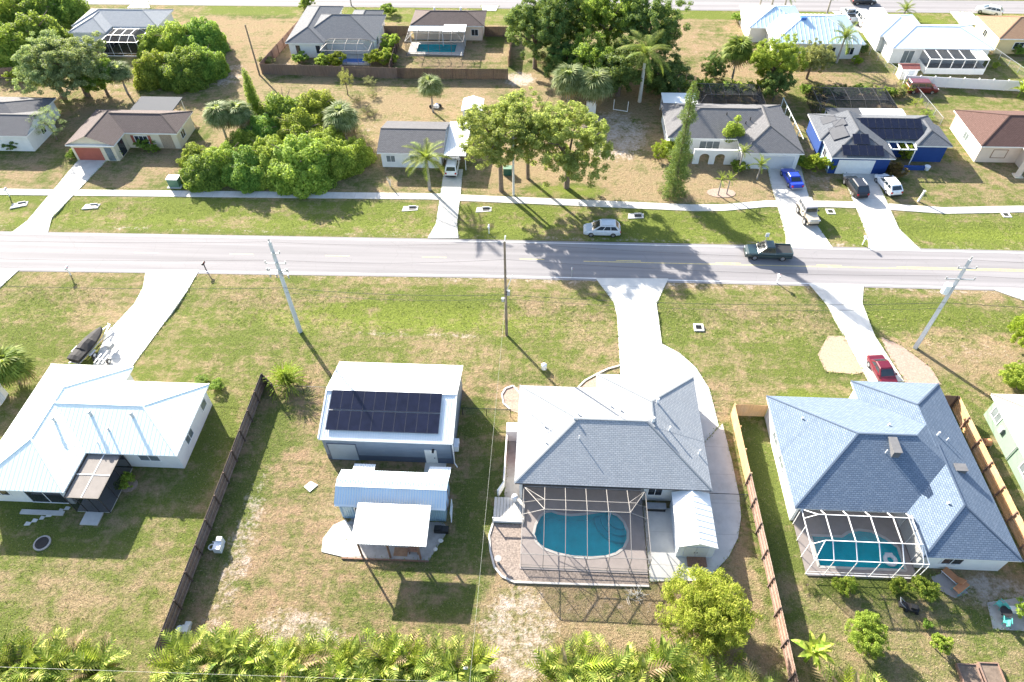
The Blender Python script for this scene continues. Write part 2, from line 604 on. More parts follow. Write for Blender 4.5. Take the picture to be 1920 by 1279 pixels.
def groundmat():
    m, t, p = newmat('lawn')
    v = coord(t)
    at = nd(t, 'Attribute', attribute_name='lawn')
    sp = nd(t, 'SeparateColor')
    t.links.new(at.outputs['Color'], sp.inputs[0])
    dry, sand, lush = sp.outputs[0], sp.outputs[1], sp.outputs[2]
    big = noise(t, v, 0.11, 6, 0.62)
    mid = noise(t, v, 0.55, 6, 0.68)
    fine = noise(t, v, 2.6, 5, 0.75)
    shade_grain = noise(t, v, 7.5, 3, 0.8)
    # mowing direction runs with the street
    mp = nd(t, 'Mapping')
    mp.inputs['Scale'].default_value = (0.06, 1.1, 1)
    t.links.new(v, mp.inputs['Vector'])
    mow = noise(t, mp.outputs[0], 1.0, 4, 0.6)
    clump = noise(t, v, 1.25, 4, 0.7)
    s = mathn(t, 'ADD', mathn(t, 'MULTIPLY', mathn(t, 'SUBTRACT', big, 0.5), 2.1), mathn(t, 'MULTIPLY', mathn(t, 'SUBTRACT', mid, 0.5), 2.2))
    s = mathn(t, 'ADD', s, mathn(t, 'MULTIPLY', mathn(t, 'SUBTRACT', fine, 0.5), 0.9))
    s = mathn(t, 'ADD', s, mathn(t, 'MULTIPLY', mathn(t, 'SUBTRACT', clump, 0.5), 1.2))
    s = mathn(t, 'ADD', s, mathn(t, 'MULTIPLY', mathn(t, 'SUBTRACT', mow, 0.5), 1.0))
    d = mathn(t, 'ADD', mathn(t, 'SUBTRACT', dry, 0.14), s)
    green = mixc(t, lush, (0.145, 0.172, 0.046), (0.22, 0.265, 0.05))
    green = mixc(t, maprange(t, shade_grain, 0.38, 0.62), green, mixc(t, lush, (0.075, 0.10, 0.034), (0.13, 0.165, 0.036)))  # dark specks: small shadows in the turf, painted into the colour
    straw = mixc(t, maprange(t, fine, 0.35, 0.65), (0.265, 0.215, 0.118), (0.41, 0.34, 0.195))
    straw = mixc(t, maprange(t, shade_grain, 0.42, 0.62, 0, 0.55), straw, (0.155, 0.11, 0.06))  # same painted shadow specks on the straw
    straw = mixc(t, mathn(t, 'MULTIPLY', at.outputs['Alpha'], maprange(t, mid, 0.3, 0.62)), straw, (0.32, 0.215, 0.14))
    c = mixc(t, maprange(t, d, 0.12, 0.80), green, straw)
    d2 = mathn(t, 'ADD', sand, mathn(t, 'MULTIPLY', mathn(t, 'SUBTRACT', mid, 0.5), 1.8))
    d2 = mathn(t, 'ADD', d2, mathn(t, 'MULTIPLY', mathn(t, 'SUBTRACT', fine, 0.5), 1.8))
    sandc = mixc(t, fine, (0.42, 0.35, 0.29), (0.60, 0.53, 0.47))
    c = mixc(t, maprange(t, d2, 0.45, 1.0), c, sandc)
    t.links.new(c, p.inputs['Base Color'])
    p.inputs['Roughness'].default_value = 1.0
    p.inputs['Specular IOR Level'].default_value = 0.05
    h = mathn(t, 'ADD', mathn(t, 'MULTIPLY', fine, 1.3), mathn(t, 'MULTIPLY', shade_grain, 0.8))
    bump(t, p, h, 1.0, 0.22)


groundmat()

# ------------------------------------------------------------------ ground
POOLS = {'a': (-0.65, 26.1, 8.6, 31.25), 'b': (23.6, 26.3, 31.6, 30.6), 'c': (-24.7, 121.0, -16.2, 125.5)}


def inter(x, tab):
    return float(np.interp(x, [p[0] for p in tab], [p[1] for p in tab]))


NEAR = [(-900, 58.0), (-71, 60.9), (-40, 61.5), (-7.6, 62.05), (56.5, 62.2), (900, 62.4)]
FAR = [(-900, 66.5), (-71, 67.95), (-8, 68.65), (59.5, 69.0), (900, 69.6)]
WALKN = [(-900, 76.0), (-76, 76.2), (-16, 77.3), (-1.6, 76.8), (19.8, 76.0), (24, 76.2), (29.9, 77.3), (38, 77.5), (44, 77.4), (48, 77.0), (53, 76.6), (63, 77.3), (900, 77.4)]

# dryness / bare sand / lush yellow-green, as soft patches over the lots: (centre, rx, ry, channel, value)
PATCH = [
    ((-20, 73), 60, 3.2, 0, 0.42), ((-20, 73), 58, 3.0, 2, 0.7), ((-50, 73.2), 22, 2.6, 0, 0.28), ((55, 72.8), 25, 3.0, 0, 0.2), ((58, 72.5), 14, 2.3, 0, 0.1), ((58, 72.5), 10, 1.3, 2, 1.0), ((20, 73), 15, 3, 0, 0.15),
    ((-15, 55.4), 15, 2.3, 0, 0.12), ((-16, 54.8), 17, 2.6, 2, 0.9), ((-10, 57), 10, 2.2, 0, 0.1), ((-35, 55), 10, 6, 0, 0.5), ((-25, 54), 6, 2, 2, 0.8),
    ((-55, 55), 12, 6, 0, 0.62), ((-47, 59), 5, 2.5, 0, 0.3), ((1, 52), 9, 9, 0, 0.55), ((-12, 49), 12, 3, 0, 0.6), ((-14, 52.2), 10, 0.6, 1, 0.5),
    ((22, 54), 8, 8, 0, 0.42), ((22, 56), 7, 5, 2, 0.35), ((45, 57), 14, 2.6, 0, 0.2), ((45, 57), 12, 1.6, 2, 0.6), ((46, 52), 8, 4, 0, 0.72), ((46, 52), 7, 2, 1, 0.3),
    ((27, 44.5), 2.6, 1.6, 0, 0.0), ((27, 44.5), 2.6, 1.6, 2, 0.8),
    ((-46, 22), 18, 9, 0, 0.60), ((-38, 22), 8, 9, 0, 0.66), ((-45, 17), 15, 4, 0, 0.45), ((-41, 28), 8, 4.0, 0, 0.16), ((-36, 31), 4.5, 4, 0, 0.4), ((-32, 36), 3, 5, 0, 0.35),  # shadowed yard behind the left house is painted greener
    ((-22, 26), 6, 12, 0, 0.82), ((-23, 36), 4, 6, 0, 0.72), ((-20, 20), 8, 6, 0, 0.78), ((-19, 18.5), 5, 3, 1, 0.62), ((-25.6, 26), 1.6, 9, 1, 0.55), ((-25.8, 38), 2, 4, 0, 0.35), ((-26.5, 33), 1.6, 10, 0, 0.35),
    ((-8, 24), 4.5, 4.5, 0, 0.35), ((-12, 22), 4, 3, 0, 0.4), ((-5, 34), 2.5, 8, 0, 0.25), ((-5.5, 40), 2, 4, 0, 0.4),
    ((0, 20), 5, 5, 0, 0.9), ((-1, 20), 3.5, 4.5, 1, 0.66), ((6, 22.5), 7, 3, 0, 0.95), ((6, 22), 5, 1.5, 1, 0.3), ((15, 21), 5, 5, 0, 0.92), ((17, 27), 2, 6, 0, 0.85),
    ((20.7, 30), 1.6, 10, 0, 0.3), ((21, 38), 1.6, 5, 0, 0.15), ((24, 22), 6, 4, 0, 0.72), ((34, 21), 10, 5, 0, 0.6), ((28, 25), 5, 1.2, 0, 0.1), ((38, 25.5), 4, 2, 0, 1.0), ((38, 25), 4, 1.6, 1, 0.75),
    ((42.5, 40), 2, 6, 0, 0.4),
    ((-65, 82), 14, 4, 0, 0.75), ((-50, 81), 4, 3, 0, 0.55), ((-80, 82), 10, 5, 0, 0.7), ((-72, 103), 16, 7, 0, 0.85), ((-74, 108), 12, 4, 1, 0.4), ((-55, 118), 8, 16, 0, 0.95), ((-57, 112), 6, 5, 1, 0.6), ((-62, 106), 8, 4, 0, 0.6), ((-55, 138), 12, 3, 0, 0.3),
    ((-15, 101), 14, 9, 0, 0.92), ((-12, 103), 8, 5, 1, 0.25), ((-20, 81), 9, 3, 0, 0.6), ((-28, 97), 4, 12, 0, 0.95), ((-28, 90), 3, 9, 1, 0.35),
    ((8, 88), 12, 9, 0, 1.0), ((10, 95), 6, 8, 1, 0.75), ((5, 84), 9, 5, 0, 1.0), ((3, 80), 6, 2, 0, 0.3), ((3, 80), 6, 1.5, 2, 0.8), ((24, 81.5), 8, 3, 0, 1.0), ((22, 82), 6, 2.5, 1, 0.2), ((9, 108), 8, 8, 0, 1.0), ((-5, 112), 3, 3, 1, 0.9), ((-40, 116), 10, 2.5, 1, 0.4), ((-20, 117), 10, 3, 0, 0.95), ((-12, 122), 4, 8, 0, 0.7), ((-10, 126), 2, 3, 0, 0.1),
    ((29, 128), 10, 12, 0, 0.85), ((29, 127), 9, 9, 1, 0.22), ((29, 139), 12, 2, 0, 0.25), ((55, 110), 10, 8, 0, 0.7), ((47, 113), 8, 5, 0, 0.72), ((37, 110), 3, 8, 0, 0.9),
    ((62, 84), 12, 5, 0, 0.55), ((66, 104), 10, 6, 0, 0.6), ((52, 82), 6, 3, 0, 0.5), ((66, 116), 10, 4, 0, 0.4), ((65, 136), 12, 4, 0, 0.1), ((65, 136), 12, 4, 2, 0.9), ((38, 81), 3, 4, 0, 0.8), ((38, 83), 3, 3, 1, 0.4),
    ((0, 61.3), 120, .55, 1, .5), ((0, 69.6), 120, .45, 1, .45), ((0, 61.5), 120, .9, 0, .75), ((-20, 136), 20, 3, 0, 0.3), ((-20, 136), 20, 3, 2, 0.6), ((-95, 105), 12, 20, 0, 0.8),
]


# each lot keeps its own turf: (x0, y0, x1, y1, dryness, lushness, orange tone)
LOTS = [(-140, 5, -28.7, 61, .40, .35, .35), (-28.7, 5, -4.6, 47, .66, .15, .75), (-28.7, 47, 3, 61.5, .40, .4, .4), (-4.6, 5, 19.4, 47, .70, .1, .5), (3, 47, 30, 62, .42, .35, .3), (19.4, 5, 41.6, 47, .52, .25, .35), (38, 44, 120, 62, .48, .3, .5),
        (-140, 69, 120, 76.5, .30, .6, .3), (-140, 78, -52, 112, .66, .15, .5), (-52, 78, -26, 112, .8, .1, .3), (-26, 78, -8, 112, .74, .1, .45), (-8, 78, 16.5, 114, .95, 0, .45), (16.5, 78, 37.5, 108, .95, 0, .5), (37.5, 78, 59.5, 108, .58, .2, .6), (59.5, 78, 130, 111, .50, .25, .5),
        (-70, 112, -50, 137, .92, 0, .6), (-50, 112, -7, 141, .85, .05, .5), (16, 114, 37.5, 138, .82, .05, .7), (37.5, 108, 56.5, 141, .62, .2, .6), (56.5, 112, 120, 141, .42, .4, .3), (-140, 137, 140, 141.4, .28, .6, .3), (-140, 112, -70, 141, .6, .2, .6)]


def make_ground():
    def axis(lo, hi, step, extra, far):
        a = list(np.arange(lo, hi + 1e-6, step))
        a += [lo - d for d in far] + [hi + d for d in far]
        a += extra
        return np.array(sorted(set(round(float(x), 4) for x in a)))
    ex = [POOLS[k][i] for k in POOLS for i in (0, 2)]
    ey = [POOLS[k][i] for k in POOLS for i in (1, 3)]
    far = [5, 15, 40, 100, 300, 900, 2500]
    xs = axis(-120, 100, 0.8, ex, far)
    ys = axis(4, 150, 0.8, ey, far)
    X, Y = np.meshgrid(xs, ys)
    nx, ny = len(xs), len(ys)
    Zg = np.zeros_like(X)
    # shallow roadside swales
    for (cy, dep, wid) in ((55.2, 0.16, 1.8), (72.6, 0.14, 1.6)):
        Zg -= dep * np.exp(-((Y - cy) / wid) ** 2)
    co = np.stack([X, Y, Zg], -1).reshape(-1, 3)
    idx = np.arange(nx * ny).reshape(ny, nx)
    q = np.stack([idx[:-1, :-1], idx[:-1, 1:], idx[1:, 1:], idx[1:, :-1]], -1).reshape(-1, 4)
    cx = co[q][:, :, 0].mean(1)
    cy = co[q][:, :, 1].mean(1)
    keep = np.ones(len(q), bool)
    for (a, b, c, d) in POOLS.values():
        keep &= ~((cx > a) & (cx < c) & (cy > b) & (cy < d))
    q = q[keep]
    ch = np.zeros((nx * ny, 4), np.float32)
    ch[:, 0] = 0.47
    ch[:, 3] = 0.3
    for (x0, y0, x1, y1, dr, lu, to) in LOTS:
        w = np.clip(np.minimum(np.minimum(co[:, 0] - x0, x1 - co[:, 0]), np.minimum(co[:, 1] - y0, y1 - co[:, 1])) / 1.2 + .5, 0, 1)
        for k, val in ((0, dr), (2, lu), (3, to)):
            ch[:, k] = ch[:, k] * (1 - w) + val * w
    for (c, rx, ry, k, val) in PATCH:
        d = ((co[:, 0] - c[0]) / rx) ** 2 + ((co[:, 1] - c[1]) / ry) ** 2
        w = np.clip(1.35 - d, 0, 1)
        w = w * w * (3 - 2 * w)
        ch[:, k] = ch[:, k] * (1 - w) + val * w
    me = bpy.data.meshes.new('ground')
    me.vertices.add(len(co))
    me.vertices.foreach_set('co', co.ravel())
    me.loops.add(len(q) * 4)
    me.loops.foreach_set('vertex_index', q.ravel())
    me.polygons.add(len(q))
    me.polygons.foreach_set('loop_start', np.arange(0, len(q) * 4, 4))
    me.polygons.foreach_set('loop_total', np.full(len(q), 4))
    me.update(calc_edges=True)
    a = me.color_attributes.new('lawn', 'FLOAT_COLOR', 'POINT')
    a.data.foreach_set('color', ch.ravel())
    g = link('ground', me, 'lawn')
    g['kind'] = 'structure'


make_ground()


def strip(xs, y0, y1, z0, z1):
    """a slab between two lines that run with the street"""
    mb = MB()
    top0 = [(x, y0(x)) for x in xs]
    top1 = [(x, y1(x)) for x in xs]
    for i in range(len(xs) - 1):
        a, b, c, d = top0[i], top0[i + 1], top1[i + 1], top1[i]
        mb.poly([(a[0], a[1], z1), (b[0], b[1], z1), (c[0], c[1], z1), (d[0], d[1], z1)])
        mb.poly([(b[0], b[1], z0), (a[0], a[1], z0), (a[0], a[1], z1), (b[0], b[1], z1)])
        mb.poly([(d[0], d[1], z0), (c[0], c[1], z0), (c[0], c[1], z1), (d[0], d[1], z1)])
    return mb


LX = [-900, -300, -120, -90, -71, -55, -40, -24, -7.6, 10, 30, 56.5, 90, 150, 300, 900]
structure('road', strip(LX, lambda x: inter(x, NEAR) - 0.35, lambda x: inter(x, FAR) + 0.35, -0.1, 0.02), 'asphalt')
edge = strip(LX, lambda x: inter(x, NEAR), lambda x: inter(x, NEAR) + 0.15, 0.02, 0.0245)
structure('road_edge_line', edge, 'line_white')
structure('road_edge_line', strip(LX, lambda x: inter(x, FAR) - 0.15, lambda x: inter(x, FAR), 0.02, 0.0245), 'line_white')
MID = lambda x: (inter(x, NEAR) + inter(x, FAR)) / 2
for x0 in list(np.arange(-137.0, 3, 12.19)):
    structure('lane_dash', strip([x0, x0 + 3.05], lambda x: MID(x) - 0.06, lambda x: MID(x) + 0.06, 0.02, 0.0245), 'paint_yellow')
structure('centre_line', strip([5, 20, 40, 60, 90, 300], lambda x: MID(x) - 0.22, lambda x: MID(x) - 0.10, 0.02, 0.0245), 'paint_yellow')
for x0 in list(np.arange(9.0, 40, 12.19)):
    structure('lane_dash', strip([x0, x0 + 3.05], lambda x: MID(x) + 0.05, lambda x: MID(x) + 0.17, 0.02, 0.0245), 'paint_yellow')
structure('centre_line', strip([43, 60, 90, 300], lambda x: MID(x) + 0.05, lambda x: MID(x) + 0.17, 0.02, 0.0245), 'paint_yellow')
structure('back_road', strip([-900, -120, 0, 120, 900], lambda x: 141.4, lambda x: 147.6, -0.1, 0.02), 'asphalt')
WX = [-900, -300, -110, -76, -60, -45, -30, -16, -9, -1.6, 8, 14, 19.8, 24, 27, 29.9, 34, 38, 44, 48, 53, 58, 63, 80, 120, 900]
walk = structure('sidewalk', strip(WX, lambda x: inter(x, WALKN), lambda x: inter(x, WALKN) + 1.4, -0.1, 0.055), 'concrete')


SLABS = []


def joints(par, segs, z):
    """tooled control joints, thin dark grooves across a slab"""
    mb = MB()
    for (a, b) in segs:
        mb.beam((a[0], a[1], z), (b[0], b[1], z), 0.035, 0.006)
    mb.build('joints', 'concrete_worn', par, kind='stuff')


def clip_y(pts, y):
    xs = []
    for i in range(len(pts)):
        p, q = pts[i], pts[(i + 1) % len(pts)]
        if (p[1] - y) * (q[1] - y) < 0:
            xs.append(p[0] + (q[0] - p[0]) * (y - p[1]) / (q[1] - p[1]))
    return sorted(xs)


def slab(name, pts, z, mat, z0=-0.12):
    SLABS.append((pts, z))
    o = structure(name, MB().prism(pts, z0, z), mat)
    if name in ('driveway', 'side_yard_slab'):
        ys = [p[1] for p in pts]
        segs = []
        y = min(ys) + 1.5
        while y < max(ys) - .5:
            xs = clip_y(pts, y)
            for k in range(0, len(xs) - 1, 2):
                segs.append(((xs[k], y), (xs[k + 1], y)))
            y += 3.05
        if segs:
            joints(o, segs, z + .001)
    return o

joints(walk, [((x, inter(x, WALKN)), (x, inter(x, WALKN) + 1.4)) for x in np.arange(-90, 75, 1.52)], .056)

# far-side driveways
slab('driveway', [(-69.62, 67.91), (-64.69, 68.09), (-65.85, 71.45), (-64.56, 85.78), (-68.95, 85.63), (-68.81, 70.65)], 0.065, 'concrete')
slab('driveway', [(-14.89, 68.97), (-10.91, 69.12), (-11.43, 72.09), (-11.63, 78.97), (-11.90, 84.68), (-14.59, 84.59), (-14.43, 78.87), (-14.23, 71.98)], 0.065, 'concrete')
slab('driveway', [(30.35, 68.78), (36.24, 68.90), (35.41, 73.27), (36.08, 83.46), (36.57, 88.82), (31.76, 88.38), (31.29, 82.65), (30.93, 71.45)], 0.065, 'concrete')
slab('driveway', [(40.64, 68.96), (46.98, 68.99), (45.70, 73.10), (46.21, 85.11), (46.42, 88.34), (42.24, 88.19), (41.72, 84.30), (41.29, 71.84)], 0.065, 'concrete')
# near-side driveways
slab('driveway', [(-65.20, 57.66), (-64.56, 61.07), (-71, 60.4), (-77, 60.4), (-77, 56)], 0.062, 'concrete')
slab('driveway', [(-48.79, 61.48), (-42.18, 61.74), (-42.28, 58.10), (-42.76, 54.03), (-43.89, 45.75), (-48.10, 45.57), (-48.87, 50.82), (-47.73, 55.60), (-47.87, 58.34)], 0.062, 'concrete_bright')
slab('driveway', [(6.40, 62.17), (15.09, 62.42), (13.29, 58.03), (13.30, 51.74), (15.12, 50.40), (16.58, 48.41), (17.58, 45.56), (17.85, 40.85), (15.3, 38.0), (15.2, 44.2), (8.6, 44.2), (8.51, 47.34), (8.63, 56.10), (8.31, 58.10)], 0.062, 'concrete_bright')
slab('side_yard_slab', [(18.25, 41.2), (18.45, 37), (18.5, 33), (18.3, 31), (17.7, 29), (16.6, 27.2), (14.4, 25.0), (9.7, 24.7), (9.7, 31.6), (15.0, 31.6), (15.3, 38.0)], 0.058, 'concrete')
slab('driveway', [(31.63, 62.21), (38.06, 62.28), (36.98, 58.97), (36.85, 53.90), (37.89, 47.41), (34.20, 47.25), (33.59, 52.97), (32.84, 58.63)], 0.062, 'concrete_bright')
slab('gravel_pad', [(29.90, 50.86), (31.70, 53.69), (34.34, 53.80), (34.28, 48.63), (33.28, 48.23), (30.14, 48.46)], 0.03, 'gravel_tan')
slab('gravel_pad', [(37.50, 53.77), (39.30, 52.57), (41.32, 49.44), (41.59, 47.13), (38.03, 46.98), (37.40, 51.94)], 0.03, 'gravel_pink')
slab('driveway', [(52.89, 61.94), (60.72, 62.07), (70, 55), (64, 55)], 0.062, 'concrete')
# back-street driveways
slab('driveway', [(-85.53, 139.60), (-80.73, 139.71), (-82.49, 142.89), (-85.60, 142.81)], 0.062, 'concrete')
slab('driveway', [(-13.45, 140.06), (-10.81, 140.13), (-10.44, 142.74), (-13.98, 142.65)], 0.062, 'concrete')
slab('driveway', [(77.52, 142.05), (81.61, 141.65), (81.57, 135.80), (77.12, 135.69)], 0.062, 'concrete')
slab('driveway', [(54.94, 141.49), (63.17, 141.69), (62.42, 130.23), (56.47, 132.34)], 0.05, 'shell_rock')


# ------------------------------------------------------------------ houses
def roof_faces(rect, ez, slope, ends, along):
    """faces of a hip / gable roof as (points, axis of eave, inward up-slope axis)"""
    x0, y0, x1, y1 = rect
    if along == 'x':
        h = (y1 - y0) / 2
        ym = (y0 + y1) / 2
        zr = ez + h * slope
        a = x0 + (h if ends[0] == 'hip' else 0)
        b = x1 - (h if ends[1] == 'hip' else 0)
        F = [([(x0, y0, ez), (x1, y0, ez), (b, ym, zr), (a, ym, zr)], 'S'), ([(x1, y1, ez), (x0, y1, ez), (a, ym, zr), (b, ym, zr)], 'N')]
        if ends[0] == 'hip':
            F.append(([(x0, y1, ez), (x0, y0, ez), (a, ym, zr)], 'W'))
        if ends[1] == 'hip':
            F.append(([(x1, y0, ez), (x1, y1, ez), (b, ym, zr)], 'E'))
        R = [((a, ym, zr), (b, ym, zr))]
        if ends[0] == 'hip':
            R += [((x0, y0, ez), (a, ym, zr)), ((x0, y1, ez), (a, ym, zr))]
        if ends[1] == 'hip':
            R += [((x1, y0, ez), (b, ym, zr)), ((x1, y1, ez), (b, ym, zr))]
        G = []
        if ends[0] != 'hip':
            G.append([(x0, y1, ez), (x0, y0, ez), (x0, ym, zr)])
        if ends[1] != 'hip':
            G.append([(x1, y0, ez), (x1, y1, ez), (x1, ym, zr)])
    else:
        h = (x1 - x0) / 2
        xm = (x0 + x1) / 2
        zr = ez + h * slope
        a = y0 + (h if ends[0] == 'hip' else 0)
        b = y1 - (h if ends[1] == 'hip' else 0)
        F = [([(x1, y0, ez), (x1, y1, ez), (xm, b, zr), (xm, a, zr)], 'E'), ([(x0, y1, ez), (x0, y0, ez), (xm, a, zr), (xm, b, zr)], 'W')]
        if ends[0] == 'hip':
            F.append(([(x0, y0, ez), (x1, y0, ez), (xm, a, zr)], 'S'))
        if ends[1] == 'hip':
            F.append(([(x1, y1, ez), (x0, y1, ez), (xm, b, zr)], 'N'))
        R = [((xm, a, zr), (xm, b, zr))]
        if ends[0] == 'hip':
            R += [((x0, y0, ez), (xm, a, zr)), ((x1, y0, ez), (xm, a, zr))]
        if ends[1] == 'hip':
            R += [((x0, y1, ez), (xm, b, zr)), ((x1, y1, ez), (xm, b, zr))]
        G = []
        if ends[0] != 'hip':
            G.append([(x0, y0, ez), (x1, y0, ez), (xm, y0, zr)])
        if ends[1] != 'hip':
            G.append([(x1, y1, ez), (x0, y1, ez), (xm, y1, zr)])
    return F, R, G


def roof_z(o, x, y):
    """height of another wing's roof above a point, or 0 outside it"""
    (x0, y0, x1, y1), ez, slope, ends, along = o
    if not (x0 - .01 <= x <= x1 + .01 and y0 - .01 <= y <= y1 + .01):
        return 0.0
    d = [x - x0, x1 - x, y - y0, y1 - y]
    a, b = (0, 1) if along == 'x' else (2, 3)
    if ends[0] != 'hip':
        d[a] = 1e9
    if ends[1] != 'hip':
        d[b] = 1e9
    return ez + slope * min(d)


def roof(root, rect, ez, slope, mat, cap='vent_grey', ends=('hip', 'hip'), along=None, ribs=None, ribmat='metal_rib', gable='stucco_white', fascia='white_alum', over=0.45, rib_h=0.006, others=()):
    x0, y0, x1, y1 = rect
    along = along or ('x' if x1 - x0 >= y1 - y0 else 'y')
    F, R, Gb = roof_faces(rect, ez, slope, ends, along)
    mb = MB()
    k = math.sqrt(1 + slope * slope)
    for pts, side in F:
        uv = []
        for p in pts:
            if side == 'S':
                uv.append((p[0], (p[1] - y0) * k))
            elif side == 'N':
                uv.append((p[0], (y1 - p[1]) * k))
            elif side == 'W':
                uv.append((p[1], (p[0] - x0) * k))
            else:
                uv.append((p[1], (x1 - p[0]) * k))
        mb.poly(pts, uv)
    r = mb.build('roof', mat, root)
    cb = MB()
    for p, q in R:
        mx_, my_, mz_ = [(p[i] + q[i]) / 2 for i in range(3)]
        if any(roof_z(o, mx_, my_) > mz_ - 0.06 for o in others):
            continue
        cb.beam((p[0], p[1], p[2] + 0.012), (q[0], q[1], q[2] + 0.012), 0.15, 0.04)
    if cb.f:
        cb.build('ridge_cap', cap, r)
    fb = MB()
    i = 0.04
    fb.box(x0 + i, y0 + i, ez - 0.2, x1 - i, y1 - i, ez - 0.015)
    fb.build('fascia', fascia, r)
    if Gb:
        for g in Gb:
            gb = MB()
            c = Vector((sum(p[0] for p in g) / 3, sum(p[1] for p in g) / 3, 0))
            mid = Vector(((x0 + x1) / 2, (y0 + y1) / 2, 0))
            d = (mid - c)
            d = Vector((0.45 * (1 if d.x > 0 else -1) if abs(d.x) > abs(d.y) else 0, 0.45 * (1 if d.y > 0 else -1) if abs(d.y) >= abs(d.x) else 0, -0.03))
            gb.poly([Vector(p) + d for p in g])
            gb.build('gable', gable, root)
    if ribs:
        rb = MB()
        for pts, side in F:
            ax = 0 if side in 'SN' else 1
            lo, hi = (x0, x1) if ax == 0 else (y0, y1)
            elo, ehi = (y0, y1) if ax == 0 else (x0, x1)
            half = max(p[2] for p in pts) - ez
            half = half / slope
            # position of the face's top edge ends along the eave axis
            tops = sorted(p[ax] for p in pts if p[2] > ez + 0.01)
            ta, tb = tops[0], tops[-1]
            n = int((hi - lo) / ribs)
            for j in range(1, n):
                u = lo + (hi - lo) * j / n
                if u < ta:
                    run = half * (u - lo) / max(ta - lo, 1e-3)
                elif u > tb:
                    run = half * (hi - u) / max(hi - tb, 1e-3)
                else:
                    run = half
                if run < 0.3:
                    continue
                z = ez + 0.016
                if side == 'S':
                    p, q = (u, y0, z), (u, y0 + run, z + run * slope)
                elif side == 'N':
                    p, q = (u, y1, z), (u, y1 - run, z + run * slope)
                elif side == 'W':
                    p, q = (x0, u, z), (x0 + run, u, z + run * slope)
                else:
                    p, q = (x1, u, z), (x1 - run, u, z + run * slope)
                rb.beam(p, q, 0.028, rib_h)
        rb.build('standing_seams', ribmat, r, kind='stuff')
    return r


def walls(root, rects, ez, mat, over=0.45, z0=-0.1):
    for i, (x0, y0, x1, y1) in enumerate(rects):
        MB().box(x0 + over, y0 + over, z0, x1 - over, y1 - over, ez - 0.19).build('wall', mat, root)


def opening(root, name, side, plane, u, z, w, h, frame='white_alum', pane='glass', mull=1, label=None, arch=False):
    """a framed window or door on a wall; plane is the wall's coordinate, u the centre along it, z the sill"""
    def bx(mb, ua, za, ub, zb, d0, d1):
        if side == 'S':
            mb.box(ua, plane - d1, za, ub, plane - d0, zb)
        elif side == 'N':
            mb.box(ua, plane + d0, za, ub, plane + d1, zb)
        elif side == 'W':
            mb.box(plane - d1, ua, za, plane - d0, ub, zb)
        else:
            mb.box(plane + d0, ua, za, plane + d1, ub, zb)
    f = MB()
    t = 0.08
    bx(f, u - w / 2 - t, z - t, u - w / 2, z + h + t, -0.02, 0.06)
    bx(f, u + w / 2, z - t, u + w / 2 + t, z + h + t, -0.02, 0.06)
    bx(f, u - w / 2, z + h, u + w / 2, z + h + t, -0.02, 0.058)
    bx(f, u - w / 2, z - t, u + w / 2, z, -0.02, 0.058)
    for i in range(1, mull + 1):
        c = u - w / 2 + w * i / (mull + 1)
        bx(f, c - 0.025, z, c + 0.025, z + h, -0.02, 0.05)
    fo = f.build(name, frame, root, label=label)
    p = MB()
    bx(p, u - w / 2, z, u + w / 2, z + h, -0.02, 0.02)
    p.build('pane' if name == 'window' else 'panel', pane, fo)
    return fo


def pipe_vent(root, x, y, zroof, h=0.45, r=0.06, mat='vent_grey'):
    MB().tube([(x, y, zroof - 0.3), (x, y, zroof + h)], r, 8).build('roof_vent', mat, root)


def box_vent(root, x, y, z, slope_axis='S', w=0.5, slope=0.4):
    mb = MB()
    mb.box(x - w / 2, y - w / 2, z - 0.2, x + w / 2, y + w / 2, z + 0.28)
    mb.box(x - w / 2 - 0.08, y - w / 2 - 0.08, z + 0.28, x + w / 2 + 0.08, y + w / 2 + 0.08, z + 0.33)
    mb.build('roof_vent', 'vent_grey', root)


def house(name, label, rects, ez, slope, mat, wall, alongs=None, ends=None, cap=None, wall_rects=None, **kw):
    x0 = min(r[0] for r in rects)
    x1 = max(r[2] for r in rects)
    y0 = min(r[1] for r in rects)
    y1 = max(r[3] for r in rects)
    h = thing(name, label, 'house' if 'shed' not in name else 'shed', ((x0 + x1) / 2, (y0 + y1) / 2, 0))
    info = [(r, ez, slope, ends[i] if ends else ('hip', 'hip'), (alongs[i] if alongs else None) or ('x' if r[2] - r[0] >= r[3] - r[1] else 'y')) for i, r in enumerate(rects)]
    for i, r in enumerate(rects):
        roof(h, r, ez + 0.006 * i, slope, mat, cap or mat, info[i][3], info[i][4], gable=wall, others=[o for k, o in enumerate(info) if k != i], **kw)
        over = 0.45
        x0_, y0_, x1_, y1_ = r
        if not wall_rects:
            MB().box(x0_ + over, y0_ + over, -0.1, x1_ - over, y1_ - over, ez - 0.19 + 0.004 * i).build('wall', wall, h)
    for i, (a, b, c, d) in enumerate(wall_rects or []):
        MB().box(a, b, -0.1, c, d, ez - 0.19 + 0.004 * i).build('wall', wall, h)
    return h


